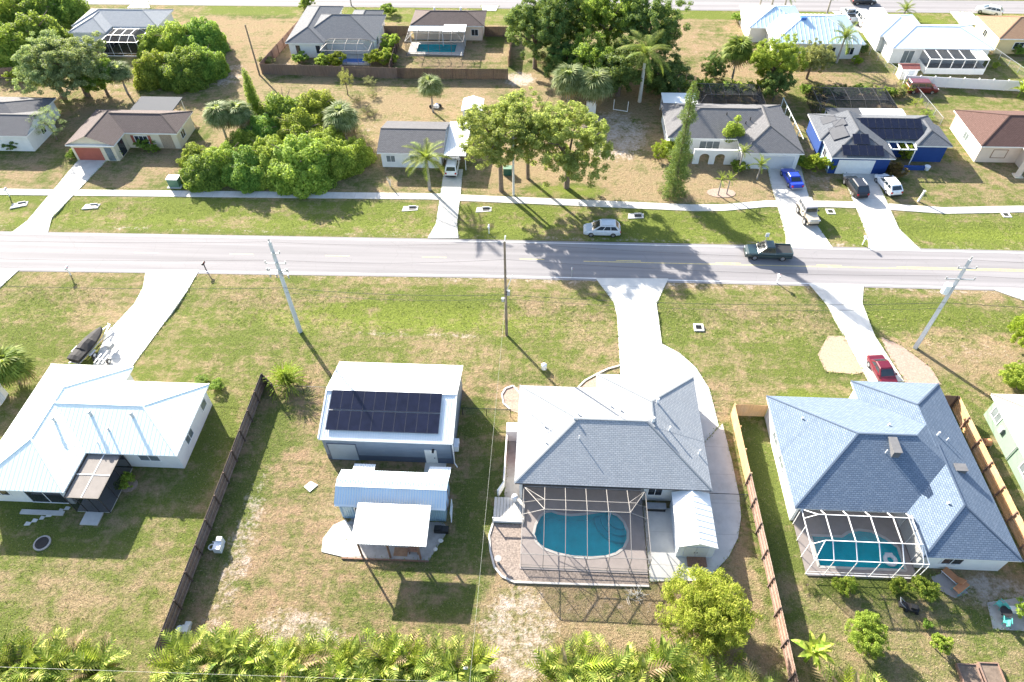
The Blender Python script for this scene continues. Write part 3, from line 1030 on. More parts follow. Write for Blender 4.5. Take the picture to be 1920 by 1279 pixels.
# --- near row: the white metal-roofed house on the left
H1 = house('house', 'white house with pale standing seam metal roof at the left edge', [(-50.2, 29.2, -41.55, 43.8), (-46.2, 33.35, -32.95, 41.9)], 2.8, 0.417,
           'metal_aqua', 'stucco_white', ['y', 'x'], [('hip', 'hip'), ('gable', 'hip')], 'metal_aqua', ribs=0.41, ribmat='metal_aqua')
for (x, y, hh, rr) in ((-41.9, 36.6, 0.55, 0.14), (-37.9, 36.6, 0.55, 0.14), (-39.8, 35.3, 0.5, 0.09), (-44.9, 35.7, 0.5, 0.1), (-40.6, 34.2, 0.25, 0.05), (-47.9, 36.5, 0.3, 0.05)):
    zr = 2.8 + 0.417 * (min(y - 33.35, 41.9 - y) if x > -43.5 else min(x + 50.2, -41.55 - x))
    mb = MB().tube([(x, y, zr - 0.2), (x, y, zr + hh)], rr, 10)
    if rr > 0.09:
        mb.tube([(x, y, zr + hh), (x, y, zr + hh + 0.14)], [rr * 1.5, rr * 1.2], 10)
    mb.build('roof_vent', 'galv', H1)
opening(H1, 'window', 'S', 33.8, -39.6, 1.2, 1.9, 0.9, pane='glass_pale')
opening(H1, 'window', 'S', 33.8, -36.2, 1.2, 1.9, 0.9, pane='glass_pale')
opening(H1, 'window', 'S', 29.65, -48.3, 1.2, 1.7, 0.9, pane='glass')
opening(H1, 'sliding_door', 'S', 29.65, -44.2, 0.15, 3.4, 2.1, pane='glass')
opening(H1, 'window', 'E', -33.4, 40.2, 1.1, 1.0, 0.9, pane='glass_pale', mull=0)
opening(H1, 'window', 'E', -33.4, 36.4, 1.1, 1.4, 0.9, pane='glass_pale')
# screened porch in its inner corner
PO = thing('screen_porch', 'dark screened porch with beige roof panels against the white metal roofed house', 'porch', (-39.5, 31.2, 0))
px0, px1, py0, py1, pz = -41.5, -38.4, 28.9, 33.6, 2.5
MB().box(px0, py0, -0.05, px1, py1, 0.08).build('floor_slab', 'concrete', PO)
for i in range(2):
    for j in range(2):
        MB().box(px0 + 0.06 + i * 1.53, py0 + 0.06 + j * 2.33, pz - 0.01, px0 + 1.5 + i * 1.53, py0 + 2.26 + j * 2.33, pz + 0.01).build('roof_panel', 'porch_beige', PO)
for i in range(3):
    MB().beam((px0 + i * 1.55, py0, pz), (px0 + i * 1.55, py1, pz), 0.07, 0.09).build('roof_beam', 'white_alum' if i == 1 else 'bronze_alum', PO)
for j in range(3):
    MB().beam((px0, py0 + j * 2.35, pz + 0.012), (px1, py0 + j * 2.35, pz + 0.012), 0.07, 0.09).build('roof_beam', 'white_alum' if j == 1 else 'bronze_alum', PO)
for (x, y) in ((px0, py0), (px0 + 1.0, py0), (px0 + 2.1, py0), (px1, py0), (px1, py0 + 1.5), (px1, py0 + 3.1), (px1, py1)):
    MB().beam((x, y, 0), (x, y, pz), 0.06, 0.06).build('post', 'bronze_alum', PO)
MB().poly([(px0, py0, 0.08), (px1, py0, 0.08), (px1, py0, pz), (px0, py0, pz)]).build('screen_panel', 'screen_dense', PO)
MB().poly([(px1, py0, 0.08), (px1, py1, 0.08), (px1, py1, pz), (px1, py0, pz)]).build('screen_panel', 'screen_dense', PO)
single('door_step', MB().box(-40.6, 27.6, -0.05, -39.0, 28.85, 0.14), 'concrete', 'pale concrete step slab at the foot of the dark screened porch', 'step')
single('patio_kerb', MB().box(-46.6, 28.4, -0.05, -42.6, 28.85, 0.12), 'concrete', 'long low concrete sill under the glass doors of the white house', 'step')
single('entry_slab', MB().box(-41.2, 42.4, -0.05, -39.9, 43.6, 0.1), 'concrete_bright', 'small white entry slab beside the garage wing of the white house', 'step')

# --- the grey metal workshop with solar panels
ws = thing('workshop', 'grey metal workshop with white roof and two rows of solar panels', 'workshop', (-13.95, 39.95, 0))
RW = (-20.15, 35.3, -7.75, 44.6)
MB().box(-19.95, 35.45, -0.1, -7.95, 44.45, 0.85).build('wainscot', 'siding_dark', ws)
MB().box(-19.945, 35.455, 0.85, -7.955, 44.445, 3.5).build('wall', 'siding_blue', ws)
sl = 0.30
zr = 3.6 + 4.65 * sl
for x in (-19.945, -7.955):
    MB().poly([(x, 35.46, 3.5), (x, 44.44, 3.5), (x, 39.95, zr - 0.06)]).build('gable', 'siding_blue', ws)
rm = MB()
rm.poly([(RW[0], RW[1], 3.6), (RW[2], RW[1], 3.6), (RW[2], 39.95, zr), (RW[0], 39.95, zr)])
rm.poly([(RW[2], RW[3], 3.6), (RW[0], RW[3], 3.6), (RW[0], 39.95, zr), (RW[2], 39.95, zr)])
rm.poly([(RW[0], RW[1], 3.55), (RW[0], 39.95, zr - 0.05), (RW[2], 39.95, zr - 0.05), (RW[2], RW[1], 3.55)])
rm.poly([(RW[0], RW[3], 3.55), (RW[2], RW[3], 3.55), (RW[2], 39.95, zr - 0.05), (RW[0], 39.95, zr - 0.05)])
wr = rm.build('roof', 'roof_white', ws)
rb = MB()
for j in range(1, 54):
    u = RW[0] + 12.4 * j / 54
    rb.beam((u, RW[1], 3.608), (u, 39.95, zr + 0.008), 0.05, 0.03)
    rb.beam((u, RW[3], 3.608), (u, 39.95, zr + 0.008), 0.05, 0.03)
rb.build('corrugation', 'metal_pale', wr, kind='stuff')
MB().beam((RW[0], 39.95, zr + 0.03), (RW[2], 39.95, zr + 0.03), 0.35, 0.05).build('ridge_cap', 'metal_pale', wr)
tr = MB()
for x in (RW[0], RW[2]):
    for y in (RW[1], RW[3]):
        tr.beam((x, y, 3.57), (x, 39.95, zr - 0.03), 0.12, 0.2)
for y in (RW[1], RW[3]):
    tr.beam((RW[0], y, 3.53), (RW[2], y, 3.53), 0.12, 0.16)
tr.build('trim', 'paint_white', wr)
pm = MB()
pw, ph = 1.035, 1.92
pm.box(-pw / 2 + 0.012, -ph / 2 + 0.012, 0, pw / 2 - 0.012, ph / 2 - 0.012, 0.045)
pmesh = pm.mesh('solar_panel')
fm = MB()
for (a, b, c, d) in ((-pw / 2, -ph / 2, pw / 2, -ph / 2 + 0.025), (-pw / 2, ph / 2 - 0.025, pw / 2, ph / 2), (-pw / 2, -ph / 2 + 0.026, -pw / 2 + 0.025, ph / 2 - 0.026), (pw / 2 - 0.025, -ph / 2 + 0.026, pw / 2, ph / 2 - 0.026)):
    fm.box(a, b, 0.002, c, d, 0.052)
fmesh = fm.mesh('panel_frame')


def solar(root, x, y, z, rx, ry, rz=0.0, sx=1.0, sy=1.0, shade='solar'):
    o = link('solar_panel', pmesh, shade, root)
    o.location = Vector((x, y, z)) - off(root)
    o.rotation_euler = (rx, ry, rz)
    o.scale = (sx, sy, 1)
    f = link('panel_frame', fmesh, 'solar_line', o)
    return o


ang = math.atan(sl)
for r_ in range(2):
    for c_ in range(10):
        yy = 36.05 + 0.96 * math.cos(ang) + r_ * 2.02 * math.cos(ang)
        solar(ws, -19.55 + 0.52 + c_ * 1.045, yy, 3.6 + (yy - RW[1]) * sl + 0.13, ang, 0)
for r_ in range(4):
    yy = 36.05 + (0.3 + r_ * 1.05 + (0.25 if r_ > 1 else 0)) * math.cos(ang)
    MB().beam((-19.4, yy, 3.6 + (yy - RW[1]) * sl + 0.07), (-9.25, yy, 3.6 + (yy - RW[1]) * sl + 0.07), 0.05, 0.05).build('mounting_rail', 'galv', ws)
opening(ws, 'roll_up_door', 'S', 35.455, -18.25, 0.02, 2.6, 2.6, frame='siding_dark', pane='rollup', mull=0)
opening(ws, 'door', 'S', 35.455, -9.95, 0.02, 0.95, 2.05, frame='paint_white', pane='paint_white', mull=0, label='white walk-in door')
MB().tube([(-9.62, 35.36, 1.0), (-9.62, 35.30, 1.0)], 0.04, 8).build('door_handle', 'black', ws)
MB().box(-9.75, 35.05, 2.25, -9.55, 35.44, 2.4).build('wall_lamp', 'black', ws)
MB().box(-8.0, 35.41, 0, -7.90, 35.455, 3.45).build('corner_trim', 'siding_dark', ws)
single('entry_slab', MB().box(-10.6, 34.2, -0.05, -8.6, 35.4, 0.08), 'concrete', 'concrete step slab before the white door of the grey workshop', 'step')
ac = thing('air_conditioner', 'white air conditioner hung on the right end wall of the workshop', 'air conditioner', (-7.6, 36.6, 1.0))
MB().box(-7.9, 36.15, 1.0, -7.45, 37.15, 1.75).build('cabinet', 'plastic_white', ac)
MB().tube([(-7.449, 36.55, 1.37), (-7.42, 36.55, 1.37)], 0.27, 14).build('fan_grille', 'vent_grey', ac)
MB().box(-7.9, 36.2, 0.92, -7.5, 36.26, 0.99).build('bracket', 'galv', ac)
single('downspout', MB().tube([(-7.78, 35.42, 3.4), (-7.78, 35.35, 3.1), (-7.78, 35.35, 0.2), (-7.5, 35.0, 0.08)], 0.05, 6), 'white_alum', 'thin white downspout at the near right corner of the workshop', 'downspout')

# --- the small blue shed with barrel metal roof, and the open pavilion
sh = thing('garden_shed', 'pale blue shed with ribbed metal roof behind the white pavilion', 'shed', (-12.6, 30.9, 0))
X0, X1 = -17.45, -7.75
prof = [(29.1, 2.55), (29.25, 2.62), (30.55, 3.45), (31.2, 3.55), (32.55, 2.9), (32.8, 2.5)]
MB().box(X0 + 0.2, 29.4, -0.1, X1 - 0.2, 32.6, 2.5).build('wall', 'siding_sky', sh)
for x in (X0 + 0.21, X1 - 0.21):
    MB().poly([(x, 29.4, 2.5), (x, 30.55, 3.38), (x, 31.2, 3.48), (x, 32.55, 2.5)]).build('gable', 'stucco_skyblue', sh)
rm = MB()
for i in range(len(prof) - 1):
    (ya, za), (yb, zb) = prof[i], prof[i + 1]
    rm.poly([(X0, ya, za), (X1, ya, za), (X1, yb, zb), (X0, yb, zb)])
    rm.poly([(X1, ya, za - 0.05), (X0, ya, za - 0.05), (X0, yb, zb - 0.05), (X1, yb, zb - 0.05)])
shr = rm.build('roof', 'metal_pale', sh)
rb = MB()
for j in range(0, 43):
    u = X0 + (X1 - X0) * j / 42
    for i in range(1, 4):
        (ya, za), (yb, zb) = prof[i], prof[i + 1]
        rb.beam((u, ya, za + 0.015), (u, yb, zb + 0.015), 0.07, 0.05)
rb.build('standing_seams', 'metal_blue', shr, kind='stuff')
MB().beam((X0, 30.6, 3.5), (X1, 30.6, 3.5), 0.2, 0.05).build('ridge_cap', 'metal_pale', shr)
for xa in (-16.6, -9.7):
    mb = MB()
    mb.poly([(xa, 32.75, 2.5), (xa + 1.9, 32.75, 2.5), (xa + 1.9, 33.6, 2.3), (xa, 33.6, 2.3)])
    mb.poly([(xa, 33.6, 2.25), (xa + 1.9, 33.6, 2.25), (xa + 1.9, 32.75, 2.45), (xa, 32.75, 2.45)])
    for j in range(8):
        u = xa + 1.9 * j / 7
        mb.beam((u, 32.75, 2.515), (u, 33.6, 2.315), 0.05, 0.03)
    mb.build('awning', 'metal_pale', sh)
opening(sh, 'door', 'S', 29.4, -16.6, 0.05, 0.9, 1.95, frame='stucco_skyblue', pane='siding_sky', mull=0)
opening(sh, 'window', 'S', 29.4, -15.4, 1.1, 0.9, 0.8, pane='glass')
opening(sh, 'door', 'E', -7.95, 31.0, 0.05, 0.9, 1.95, frame='wood_trim', pane='stucco_skyblue', mull=0)

pv = thing('pavilion', 'open pavilion with white sloping metal roof on brown posts', 'pavilion', (-12, 27.3, 0))
rm = MB()
pr = [(-15.2, 25.5, 3.0), (-8.9, 25.5, 3.0), (-8.95, 29.15, 3.25), (-15.25, 29.15, 3.25)]
rm.poly(pr)
rm.poly([(p[0], p[1], p[2] - 0.06) for p in reversed(pr)])
for i in range(4):
    a, b = pr[i], pr[(i + 1) % 4]
    rm.poly([(a[0], a[1], a[2] - 0.06), (b[0], b[1], b[2] - 0.06), b, a])
pvr = rm.build('roof', 'roof_white', pv)
rb = MB()
for j in range(1, 28):
    u = -15.2 + 6.3 * j / 28
    rb.beam((u, 25.5, 3.012), (u, 29.15, 3.262), 0.05, 0.035)
rb.build('corrugation', 'roof_white', pvr, kind='stuff')
for x in (-14.75, -12.3, -9.7):
    for y in (25.8, 28.75):
        MB().box(x - 0.07, y - 0.07, 0, x + 0.07, y + 0.07, 2.9 + (y - 25.5) * 0.068 - 0.02).build('post', 'wood_trim', pv)
for y in (25.8, 28.75):
    MB().box(-14.95, y - 0.05, 2.72 + (y - 25.5) * 0.068, -9.5, y + 0.05, 2.9 + (y - 25.5) * 0.068).build('beam', 'wood_trim', pv)
slab('pavilion_pad', [(-16.36, 25.56), (-9.00, 25.70), (-7.59, 28.69), (-8.2, 29.3), (-16.5, 29.3), (-16.4, 27)], 0.05, 'concrete_worn')
structure('shell_gravel', MB().prism([(-18.38, 26.05), (-18.54, 27.29), (-17.93, 28.59), (-16.95, 29.16), (-15.73, 27.92), (-14.66, 25.88), (-16.33, 25.66)], -0.05, 0.065), 'shell_rock')
single('slab_edge_timber', MB().beam((-16.5, 25.55, 0.06), (-9.0, 25.6, 0.06), 0.12, 0.12), 'wood_trim', 'weathered timber along the near edge of the pavilion pad', 'timber')
single('rug', MB().box(-12.1, 25.95, 0.05, -10.9, 26.75, 0.075), 'cardboard', 'reddish brown mat lying on the pavilion pad', 'mat')
single('workbench', MB().box(-10.8, 26.1, 0.65, -9.9, 26.6, 0.72).box(-10.75, 26.15, 0.05, -10.68, 26.55, 0.65).box(-10.02, 26.15, 0.05, -9.95, 26.55, 0.65), 'wood_trim', 'small brown bench under the right side of the pavilion', 'bench')
single('storage_crate', MB().box(-8.85, 28.2, 0.0, -7.6, 28.75, 0.5).box(-8.8, 28.25, 0.5, -8.2, 28.7, 0.62), 'black', 'black crate lying at the right of the pavilion pad', 'crate')
single('rubble_stone', MB().ball((-8.2, 27.5, 0.12), 0.25, 0.2, 0.16), 'shell_rock', 'pale stone at the slanted edge of the pavilion pad', 'stone', smooth=True)
single('rubble_stone', MB().ball((-8.55, 26.7, 0.1), 0.2, 0.18, 0.14), 'shell_rock', 'smaller pale stone nearest the corner of the pavilion pad', 'stone', smooth=True)
single('hand_mower', MB().box(-15.9, 28.6, 0.1, -15.2, 29.05, 0.4).beam((-15.4, 28.8, 0.35), (-14.9, 28.5, 1.0), 0.05, 0.05).box(-16.6, 28.75, 0.05, -15.9, 28.95, 0.15), 'vent_grey', 'grey garden machine by the shed door left of the pavilion', 'garden machine')
single('lattice_trellis', MB().beam((-7.55, 30.9, 0.1), (-7.45, 29.3, 0.1), 0.08, 0.1).beam((-7.5, 30.8, 0.1), (-7.5, 30.8, 1.5), 0.06, 0.06).beam((-7.5, 29.6, 0.1), (-7.5, 29.6, 1.3), 0.06, 0.06).beam((-7.5, 30.8, 1.4), (-7.5, 29.6, 1.2), 0.06, 0.06).beam((-7.5, 30.8, 0.7), (-7.5, 29.6, 0.7), 0.05, 0.05), 'paint_white', 'white trellis leaning at the right end of the pale blue shed', 'trellis')
single('foam_board', MB().prism([(-21.54, 32.32), (-21.04, 32.91), (-20.29, 32.55), (-20.86, 31.79)], 0.02, 0.08), 'paint_white', 'white board lying on the dry grass left of the sheds', 'board')

# --- the main house
H4 = house('house', 'house with pale grey shingle hip roof and screened kidney pool behind', [(-1.95, 31.9, 15.35, 43.0), (5.65, 37.0, 15.36, 44.8)], 2.8, 0.417,
           'shingle_pearl', 'stucco_white', ['x', 'y'], [('hip', 'hip'), ('gable', 'hip')], 'shingle_pearl', fascia='bronze_alum', wall_rects=[(-1.5, 35.0, 9.6, 42.55), (9.604, 32.35, 14.9, 42.548), (6.1, 38.0, 14.904, 44.35)])


def zmain(x, y, rects, ez, slope):
    z = ez
    for (a, b, c, d) in rects:
        if a < x < c and b < y < d:
            z = max(z, ez + slope * min(x - a, c - x, y - b, d - y))
    return z


for (px, hh, rr) in (((11.05, 40.00), 0.5, 0.16), ((10.39, 37.59), 0.55, 0.18), ((11.93, 37.14), 0.5, 0.1), ((14.57, 35.43), 0.6, 0.09), ((3.71, 35.75), 0.5, 0.06), ((3.65, 38.13), 0.25, 0.12), ((3.26, 37.48), 0.25, 0.12), ((0.64, 37.27), 0.25, 0.08), ((0.78, 35.47), 0.25, 0.08), ((6.78, 39.66), 0.2, 0.12), ((7.63, 39.02), 0.2, 0.12)):
    z = zmain(px[0], px[1], [(-1.95, 31.9, 15.35, 43.0), (5.65, 34.0, 15.36, 44.8)], 2.8, 0.417)
    mb = MB().tube([(px[0], px[1], z - 0.2), (px[0], px[1], z + hh)], rr * 0.7, 8)
    if rr > 0.08:
        mb.tube([(px[0], px[1], z + hh), (px[0], px[1], z + hh + 0.12)], [rr, rr * 0.8], 8)
    mb.build('roof_vent', 'white_alum', H4)
MB().tube([(-0.6, 39.0, 3.2), (-0.6, 39.0, 5.6)], 0.025, 6).beam((-1.1, 39.0, 5.5), (-0.1, 39.2, 5.55), 0.03, 0.03).beam((-0.6, 38.6, 5.2), (-0.6, 39.4, 5.2), 0.03, 0.03).build('antenna', 'galv', H4)
opening(H4, 'sliding_door', 'S', 35.0, 3.0, 0.1, 3.6, 2.1, pane='glass', mull=2)
opening(H4, 'window', 'S', 35.0, 7.4, 1.0, 1.4, 1.1, pane='glass')
opening(H4, 'window', 'S', 32.35, 10.6, 1.0, 1.2, 1.1, pane='glass')
opening(H4, 'garage_door', 'N', 44.35, 10.5, 0.05, 4.9, 2.1, pane='paint_white', mull=0)
opening(H4, 'window', 'E', 14.9, 40.0, 1.0, 1.2, 1.1)
opening(H4, 'window', 'E', 14.9, 35.0, 1.0, 1.2, 1.1)
opening(H4, 'arched_door', 'W', -1.5, 36.2, 0.1, 1.5, 2.1, frame='wood_trim', pane='garage_red', mull=1)
opening(H4, 'arched_door', 'W', -1.5, 38.4, 0.1, 0.9, 2.1, frame='wood_trim', pane='glass_pale', mull=0)

# side walk, half wall and deck to the left of the main house
sw = thing('garden_wall', 'low white wall and gate enclosing the left side walk of the main house', 'wall', (-2.9, 35.5, 0))
MB().box(-3.05, 33.1, 0, -2.92, 38.2, 1.25).build('wall_panel', 'stucco_white', sw)
MB().box(-3.05, 38.2, 0, -1.55, 38.33, 1.7).build('gate', 'paint_white', sw)
MB().box(-3.05, 38.34, 1.55, -1.55, 39.3, 1.62).build('shelf_roof', 'roof_white', sw)
MB().prism([(-3.06, 33.1), (-2.93, 33.1), (-3.4, 32.1), (-3.55, 32.2)], 0, 1.0).build('return_wall', 'stucco_white', sw)
slab('side_walk', [(-2.9, 31.4), (-1.4, 31.4), (-1.4, 39), (-2.9, 39)], 0.06, 'concrete_worn')
dk = thing('deck', 'pale plank deck with white front rail left of the pool cage', 'deck', (-2.3, 30.2, 0))
for j in range(10):
    MB().box(-3.75 + j * 0.28, 29.55, 0.25, -3.50 + j * 0.28, 31.9, 0.30).build('plank', 'concrete', dk)
MB().box(-3.75, 29.5, 0.0, -1.0, 29.56, 0.34).build('skirt', 'paint_white', dk)
for x in (-3.72, -1.05):
    MB().box(x - 0.05, 29.4, 0, x + 0.05, 29.5, 1.0).build('post', 'paint_white', dk)
MB().box(-3.72, 29.42, 0.85, -1.05, 29.49, 0.95).build('rail', 'paint_white', dk)
single('plant_pot', MB().tube([(-1.9, 31.6, 0.3), (-1.9, 31.6, 0.75)], [0.16, 0.24], 10).ball((-1.9, 31.6, 0.95), 0.3, 0.3, 0.28), 'plastic_white', 'white pot standing on the pale deck by the house corner', 'pot')


def cage(name, label, cat, rect, wall_h, profile, xs, frame, scr, hip_left=0.0, hip_right=0.0, front=True, wallmat=None, fw=0.062, back=True, purl=(), side_posts=(0.33, 0.66)):
    """screen enclosure. profile: (y, z) from the house fascia forward to the front eave; the first and last at eave height"""
    x0, y0, x1, y1 = rect
    cg = thing(name, label, cat, ((x0 + x1) / 2, (y0 + y1) / 2, 0))
    tops = [p for p in profile[1:-1]]

    def xr(y, z):
        """x range of the roof surface at a profile point (hips draw it in)"""
        t = (z - wall_h) / max(max(p[1] for p in profile) - wall_h, 1e-3)
        return x0 + hip_left * t, x1 - hip_right * t
    for x in xs:
        for i in range(len(profile) - 1):
            (ya, za), (yb, zb) = profile[i], profile[i + 1]
            MB().beam((x, ya, za), (x, yb, zb), fw, fw * 1.3).build('roof_beam', frame, cg)
        if front:
            MB().beam((x, y0, 0), (x, y0, wall_h), fw * 0.8, fw * 0.8).build('post', frame, cg)
    for (y, z) in profile:
        a, b = xr(y, z)
        MB().beam((a, y, z + 0.01), (b, y, z + 0.01), fw * 0.9, fw).build('purlin', frame, cg)
    # hips and side eaves
    for sx, hp in ((x0, hip_left), (x1, hip_right)):
        MB().beam((sx, y0, wall_h), (sx, y1, wall_h), fw, fw).build('eave_beam', frame, cg)
        for fy in (0,) + tuple(side_posts) + (1,):
            MB().beam((sx, y0 + (y1 - y0) * fy, 0), (sx, y0 + (y1 - y0) * fy, wall_h), fw * 0.8, fw * 0.8).build('post', frame, cg)
        if hp:
            s = 1 if sx == x0 else -1
            for (y, z) in tops:
                yy = y0 if abs(y - y0) < abs(y - y1) else y1
                MB().beam((sx, yy, wall_h), (sx + s * hp, y, z), fw, fw).build('hip_beam', frame, cg)
                MB().beam((sx, y, wall_h), (sx + s * hp, y, z), fw * 0.7, fw * 0.7).build('hip_beam', frame, cg)
    rail_z = 0.55
    if front:
        MB().beam((x0, y0, rail_z), (x1, y0, rail_z), fw * 0.6, fw * 0.6).build('chair_rail', frame, cg)
        MB().box(x0, y0 - 0.04, 0.0, x1, y0 + 0.04, 0.12).build('kick_plate', frame, cg)
    # screens, one per bay
    br = [x0 + hip_left] + [x for x in xs if x0 + hip_left + 0.2 < x < x1 - hip_right - 0.2] + [x1 - hip_right]
    for i in range(len(profile) - 1):
        (ya, za), (yb, zb) = profile[i], profile[i + 1]
        la, ra = xr(ya, za)
        lb, rb_ = xr(yb, zb)
        cuts_a = [la] + [x for x in xs if max(la, lb) + 0.2 < x < min(ra, rb_) - 0.2] + [ra]
        cuts_b = [lb] + cuts_a[1:-1] + [rb_]
        for k in range(len(cuts_a) - 1):
            MB().poly([(cuts_b[k], yb, zb), (cuts_b[k + 1], yb, zb), (cuts_a[k + 1], ya, za), (cuts_a[k], ya, za)]).build('screen_panel', scr, cg)
    for sx, hp in ((x0, hip_left), (x1, hip_right)):
        s = 1 if sx == x0 else -1
        MB().poly([(sx, y0, 0), (sx, y1, 0), (sx, y1, wall_h), (sx, y0, wall_h)]).build('screen_panel', scr, cg)
        if hp:
            pts = [(sx, y1, wall_h)] + [(sx + s * hp, y, z) for (y, z) in tops] + [(sx, y0, wall_h)]
            MB().poly(pts).build('screen_panel', scr, cg)
    if front:
        b2 = [x0] + [x for x in xs if x0 + 0.3 < x < x1 - 0.3] + [x1]
        for k in range(len(b2) - 1):
            MB().poly([(b2[k], y0, 0), (b2[k + 1], y0, 0), (b2[k + 1], y0, wall_h), (b2[k], y0, wall_h)]).build('screen_panel', scr, cg)
    return cg


def ring_deck(name, outer, inner, z0, z1, mat):
    """a deck sheet with a pool-shaped hole; outer rectangle, inner loop (counter-clockwise)"""
    x0, y0, x1, y1 = outer
    cx = sum(p[0] for p in inner) / len(inner)
    cy = sum(p[1] for p in inner) / len(inner)

    def proj(p):
        dx, dy = p[0] - cx, p[1] - cy
        t = min(((x1 - cx) / dx if dx > 0 else (x0 - cx) / dx) if abs(dx) > 1e-6 else 1e9, ((y1 - cy) / dy if dy > 0 else (y0 - cy) / dy) if abs(dy) > 1e-6 else 1e9)
        return (cx + dx * t, cy + dy * t)
    loop = []
    n = len(inner)
    cor = [(x0, y0), (x1, y0), (x1, y1), (x0, y1)]
    mb = MB()
    for i in range(n):
        p, q = inner[i], inner[(i + 1) % n]
        P, Q = proj(p), proj(q)
        pts = [p, P]
        if abs(P[0] - Q[0]) > 1e-4 and abs(P[1] - Q[1]) > 1e-4:
            c = min(cor, key=lambda c: (c[0] - (P[0] + Q[0]) / 2) ** 2 + (c[1] - (P[1] + Q[1]) / 2) ** 2)
            pts.append(c)
        pts += [Q, q]
        mb.poly([(a[0], a[1], z1) for a in pts])
        mb.poly([(p[0], p[1], z0), (q[0], q[1], z0), (q[0], q[1], z1), (p[0], p[1], z1)])
    for i in range(4):
        p, q = cor[i], cor[(i + 1) % 4]
        mb.poly([(p[0], p[1], z0), (q[0], q[1], z0), (q[0], q[1], z1), (p[0], p[1], z1)])
    return structure(name, mb, mat)


def pool(label, loop, depth, z_water, steps=None):
    cx = sum(p[0] for p in loop) / len(loop)
    cy = sum(p[1] for p in loop) / len(loop)
    t = thing('swimming_pool', label, 'pool', (cx, cy, -depth))
    n = len(loop)
    mb = MB()
    inner = [(cx + (p[0] - cx) * 0.93, cy + (p[1] - cy) * 0.93) for p in loop]
    for i in range(n):
        p, q, a, b = loop[i], loop[(i + 1) % n], inner[i], inner[(i + 1) % n]
        mb.poly([(q[0], q[1], 0.02), (p[0], p[1], 0.02), (a[0], a[1], -depth), (b[0], b[1], -depth)])
    mb.poly([(p[0], p[1], -depth) for p in inner])
    mb.build('basin', 'pool_tile', t)
    MB().poly([(p[0], p[1], z_water) for p in loop]).build('water', 'water', t)
    if steps:
        for (sx, sy, r0, a0, a1, zz) in steps:
            arc = [(sx + r0 * math.cos(a0 + (a1 - a0) * k / 10), sy + r0 * math.sin(a0 + (a1 - a0) * k / 10)) for k in range(11)] + [(sx, sy)]
            MB().prism(arc, -depth, zz).build('step', 'pool_tile_deep', t)
    cp = MB()
    for i in range(n):
        p, q = loop[i], loop[(i + 1) % n]
        cp.beam((p[0], p[1], 0.10), (q[0], q[1], 0.10), 0.22, 0.05)
    cp.build('coping', 'concrete', t)
    return t


kid = [(-0.13, 28.47), (0.03, 29.40), (0.39, 30.20), (0.86, 30.69), (1.43, 30.82), (2.10, 30.59), (3.15, 30.48), (4.34, 30.64), (5.54, 30.90), (6.50, 31.00), (7.34, 30.66), (7.87, 30.01), (8.15, 29.10), (8.10, 28.39), (7.73, 27.58), (7.01, 27.01), (6.09, 26.68), (4.72, 26.52), (3.35, 26.55), (1.98, 26.78), (0.83, 27.17), (0.17, 27.73)]
kid.reverse()
MB().box(-1.5, 31.9, 0, -1.25, 35.0, 2.6).build('wall', 'stucco_white', H4)
ring_deck('pool_deck', (-1.2, 25.3, 9.603, 35.0), kid, 0.0, 0.10, 'deck_beige')
sx, sy = (6.98, 30.91)
pool('kidney shaped turquoise pool under the dark screen cage of the main house', kid, .9, -0.02, [(sx + 0.6, sy - 0.2, 2.3, math.pi * 0.95, math.pi * 1.65, -0.6), (sx + 0.6, sy - 0.2, 1.75, math.pi * 0.95, math.pi * 1.65, -0.4), (sx + 0.6, sy - 0.2, 1.2, math.pi * 0.95, math.pi * 1.65, -0.2)])
single('pool_handrail', MB().tube([(sx - 0.3, sy - 0.2, 0.1), (sx - 0.3, sy - 0.25, 0.85), (sx - 0.45, sy - 0.9, 0.7), (sx - 0.55, sy - 1.3, -0.3)], 0.03, 8), 'white_alum', 'thin white handrail at the steps of the kidney pool', 'handrail', smooth=True)
cage('pool_cage', 'grey framed screen cage with hipped roof over the kidney pool', 'pool cage', (-1.1, 25.45, 9.55, 31.75), 2.55, [(31.75, 2.62), (30.2, 3.15), (29.05, 3.55), (25.45, 2.56)],
     [0.75, 2.55, 4.35, 6.15, 7.95], 'tan_alum', 'screen_grey', 1.85, 1.6, fw=0.055)
cage_post_mat = 'tan_alum'
# rock bed with concrete edging round the cage
structure('rock_bed', MB().prism([(-3.7, 29.4), (-1.2, 29.4), (-1.2, 25.3), (9.6, 25.3), (9.6, 24.35), (-1.6, 24.2), (-2.6, 24.6), (-3.3, 25.4), (-3.75, 26.8), (-3.95, 28.2)], -0.08, 0.05), 'river_rock')
kb = MB()
kpts = [(-3.75, 29.4), (-4.0, 28.2), (-3.8, 26.8), (-3.35, 25.35), (-2.65, 24.55), (-1.6, 24.12), (2, 24.15), (9.6, 24.28)]
for a, b in zip(kpts, kpts[1:]):
    kb.beam((a[0], a[1], 0.06), (b[0], b[1], 0.06), 0.16, 0.14)
single('garden_edging', kb, 'kerb', 'curved concrete edging round the brown rock bed by the cage', 'edging')
bb = thing('bird_bath', 'small stone pedestal bowl on the rock bed left of the cage', 'bird bath', (-3.05, 25.75, 0.05))
MB().tube([(-3.05, 25.75, 0.05), (-3.05, 25.75, 0.75)], [0.13, 0.07], 10).build('pedestal', 'concrete_worn', bb)
MB().tube([(-3.05, 25.75, 0.75), (-3.05, 25.75, 0.9)], [0.12, 0.3], 14).build('bowl', 'concrete_worn', bb)
structure('front_bed', MB().prism([(-3.77, 44.66), (-3.40, 45.03), (-2.12, 45.01), (-1.97, 41.64), (-2.85, 41.94), (-3.73, 43.12)], -0.08, 0.03), 'gravel_pink')
kb = MB()
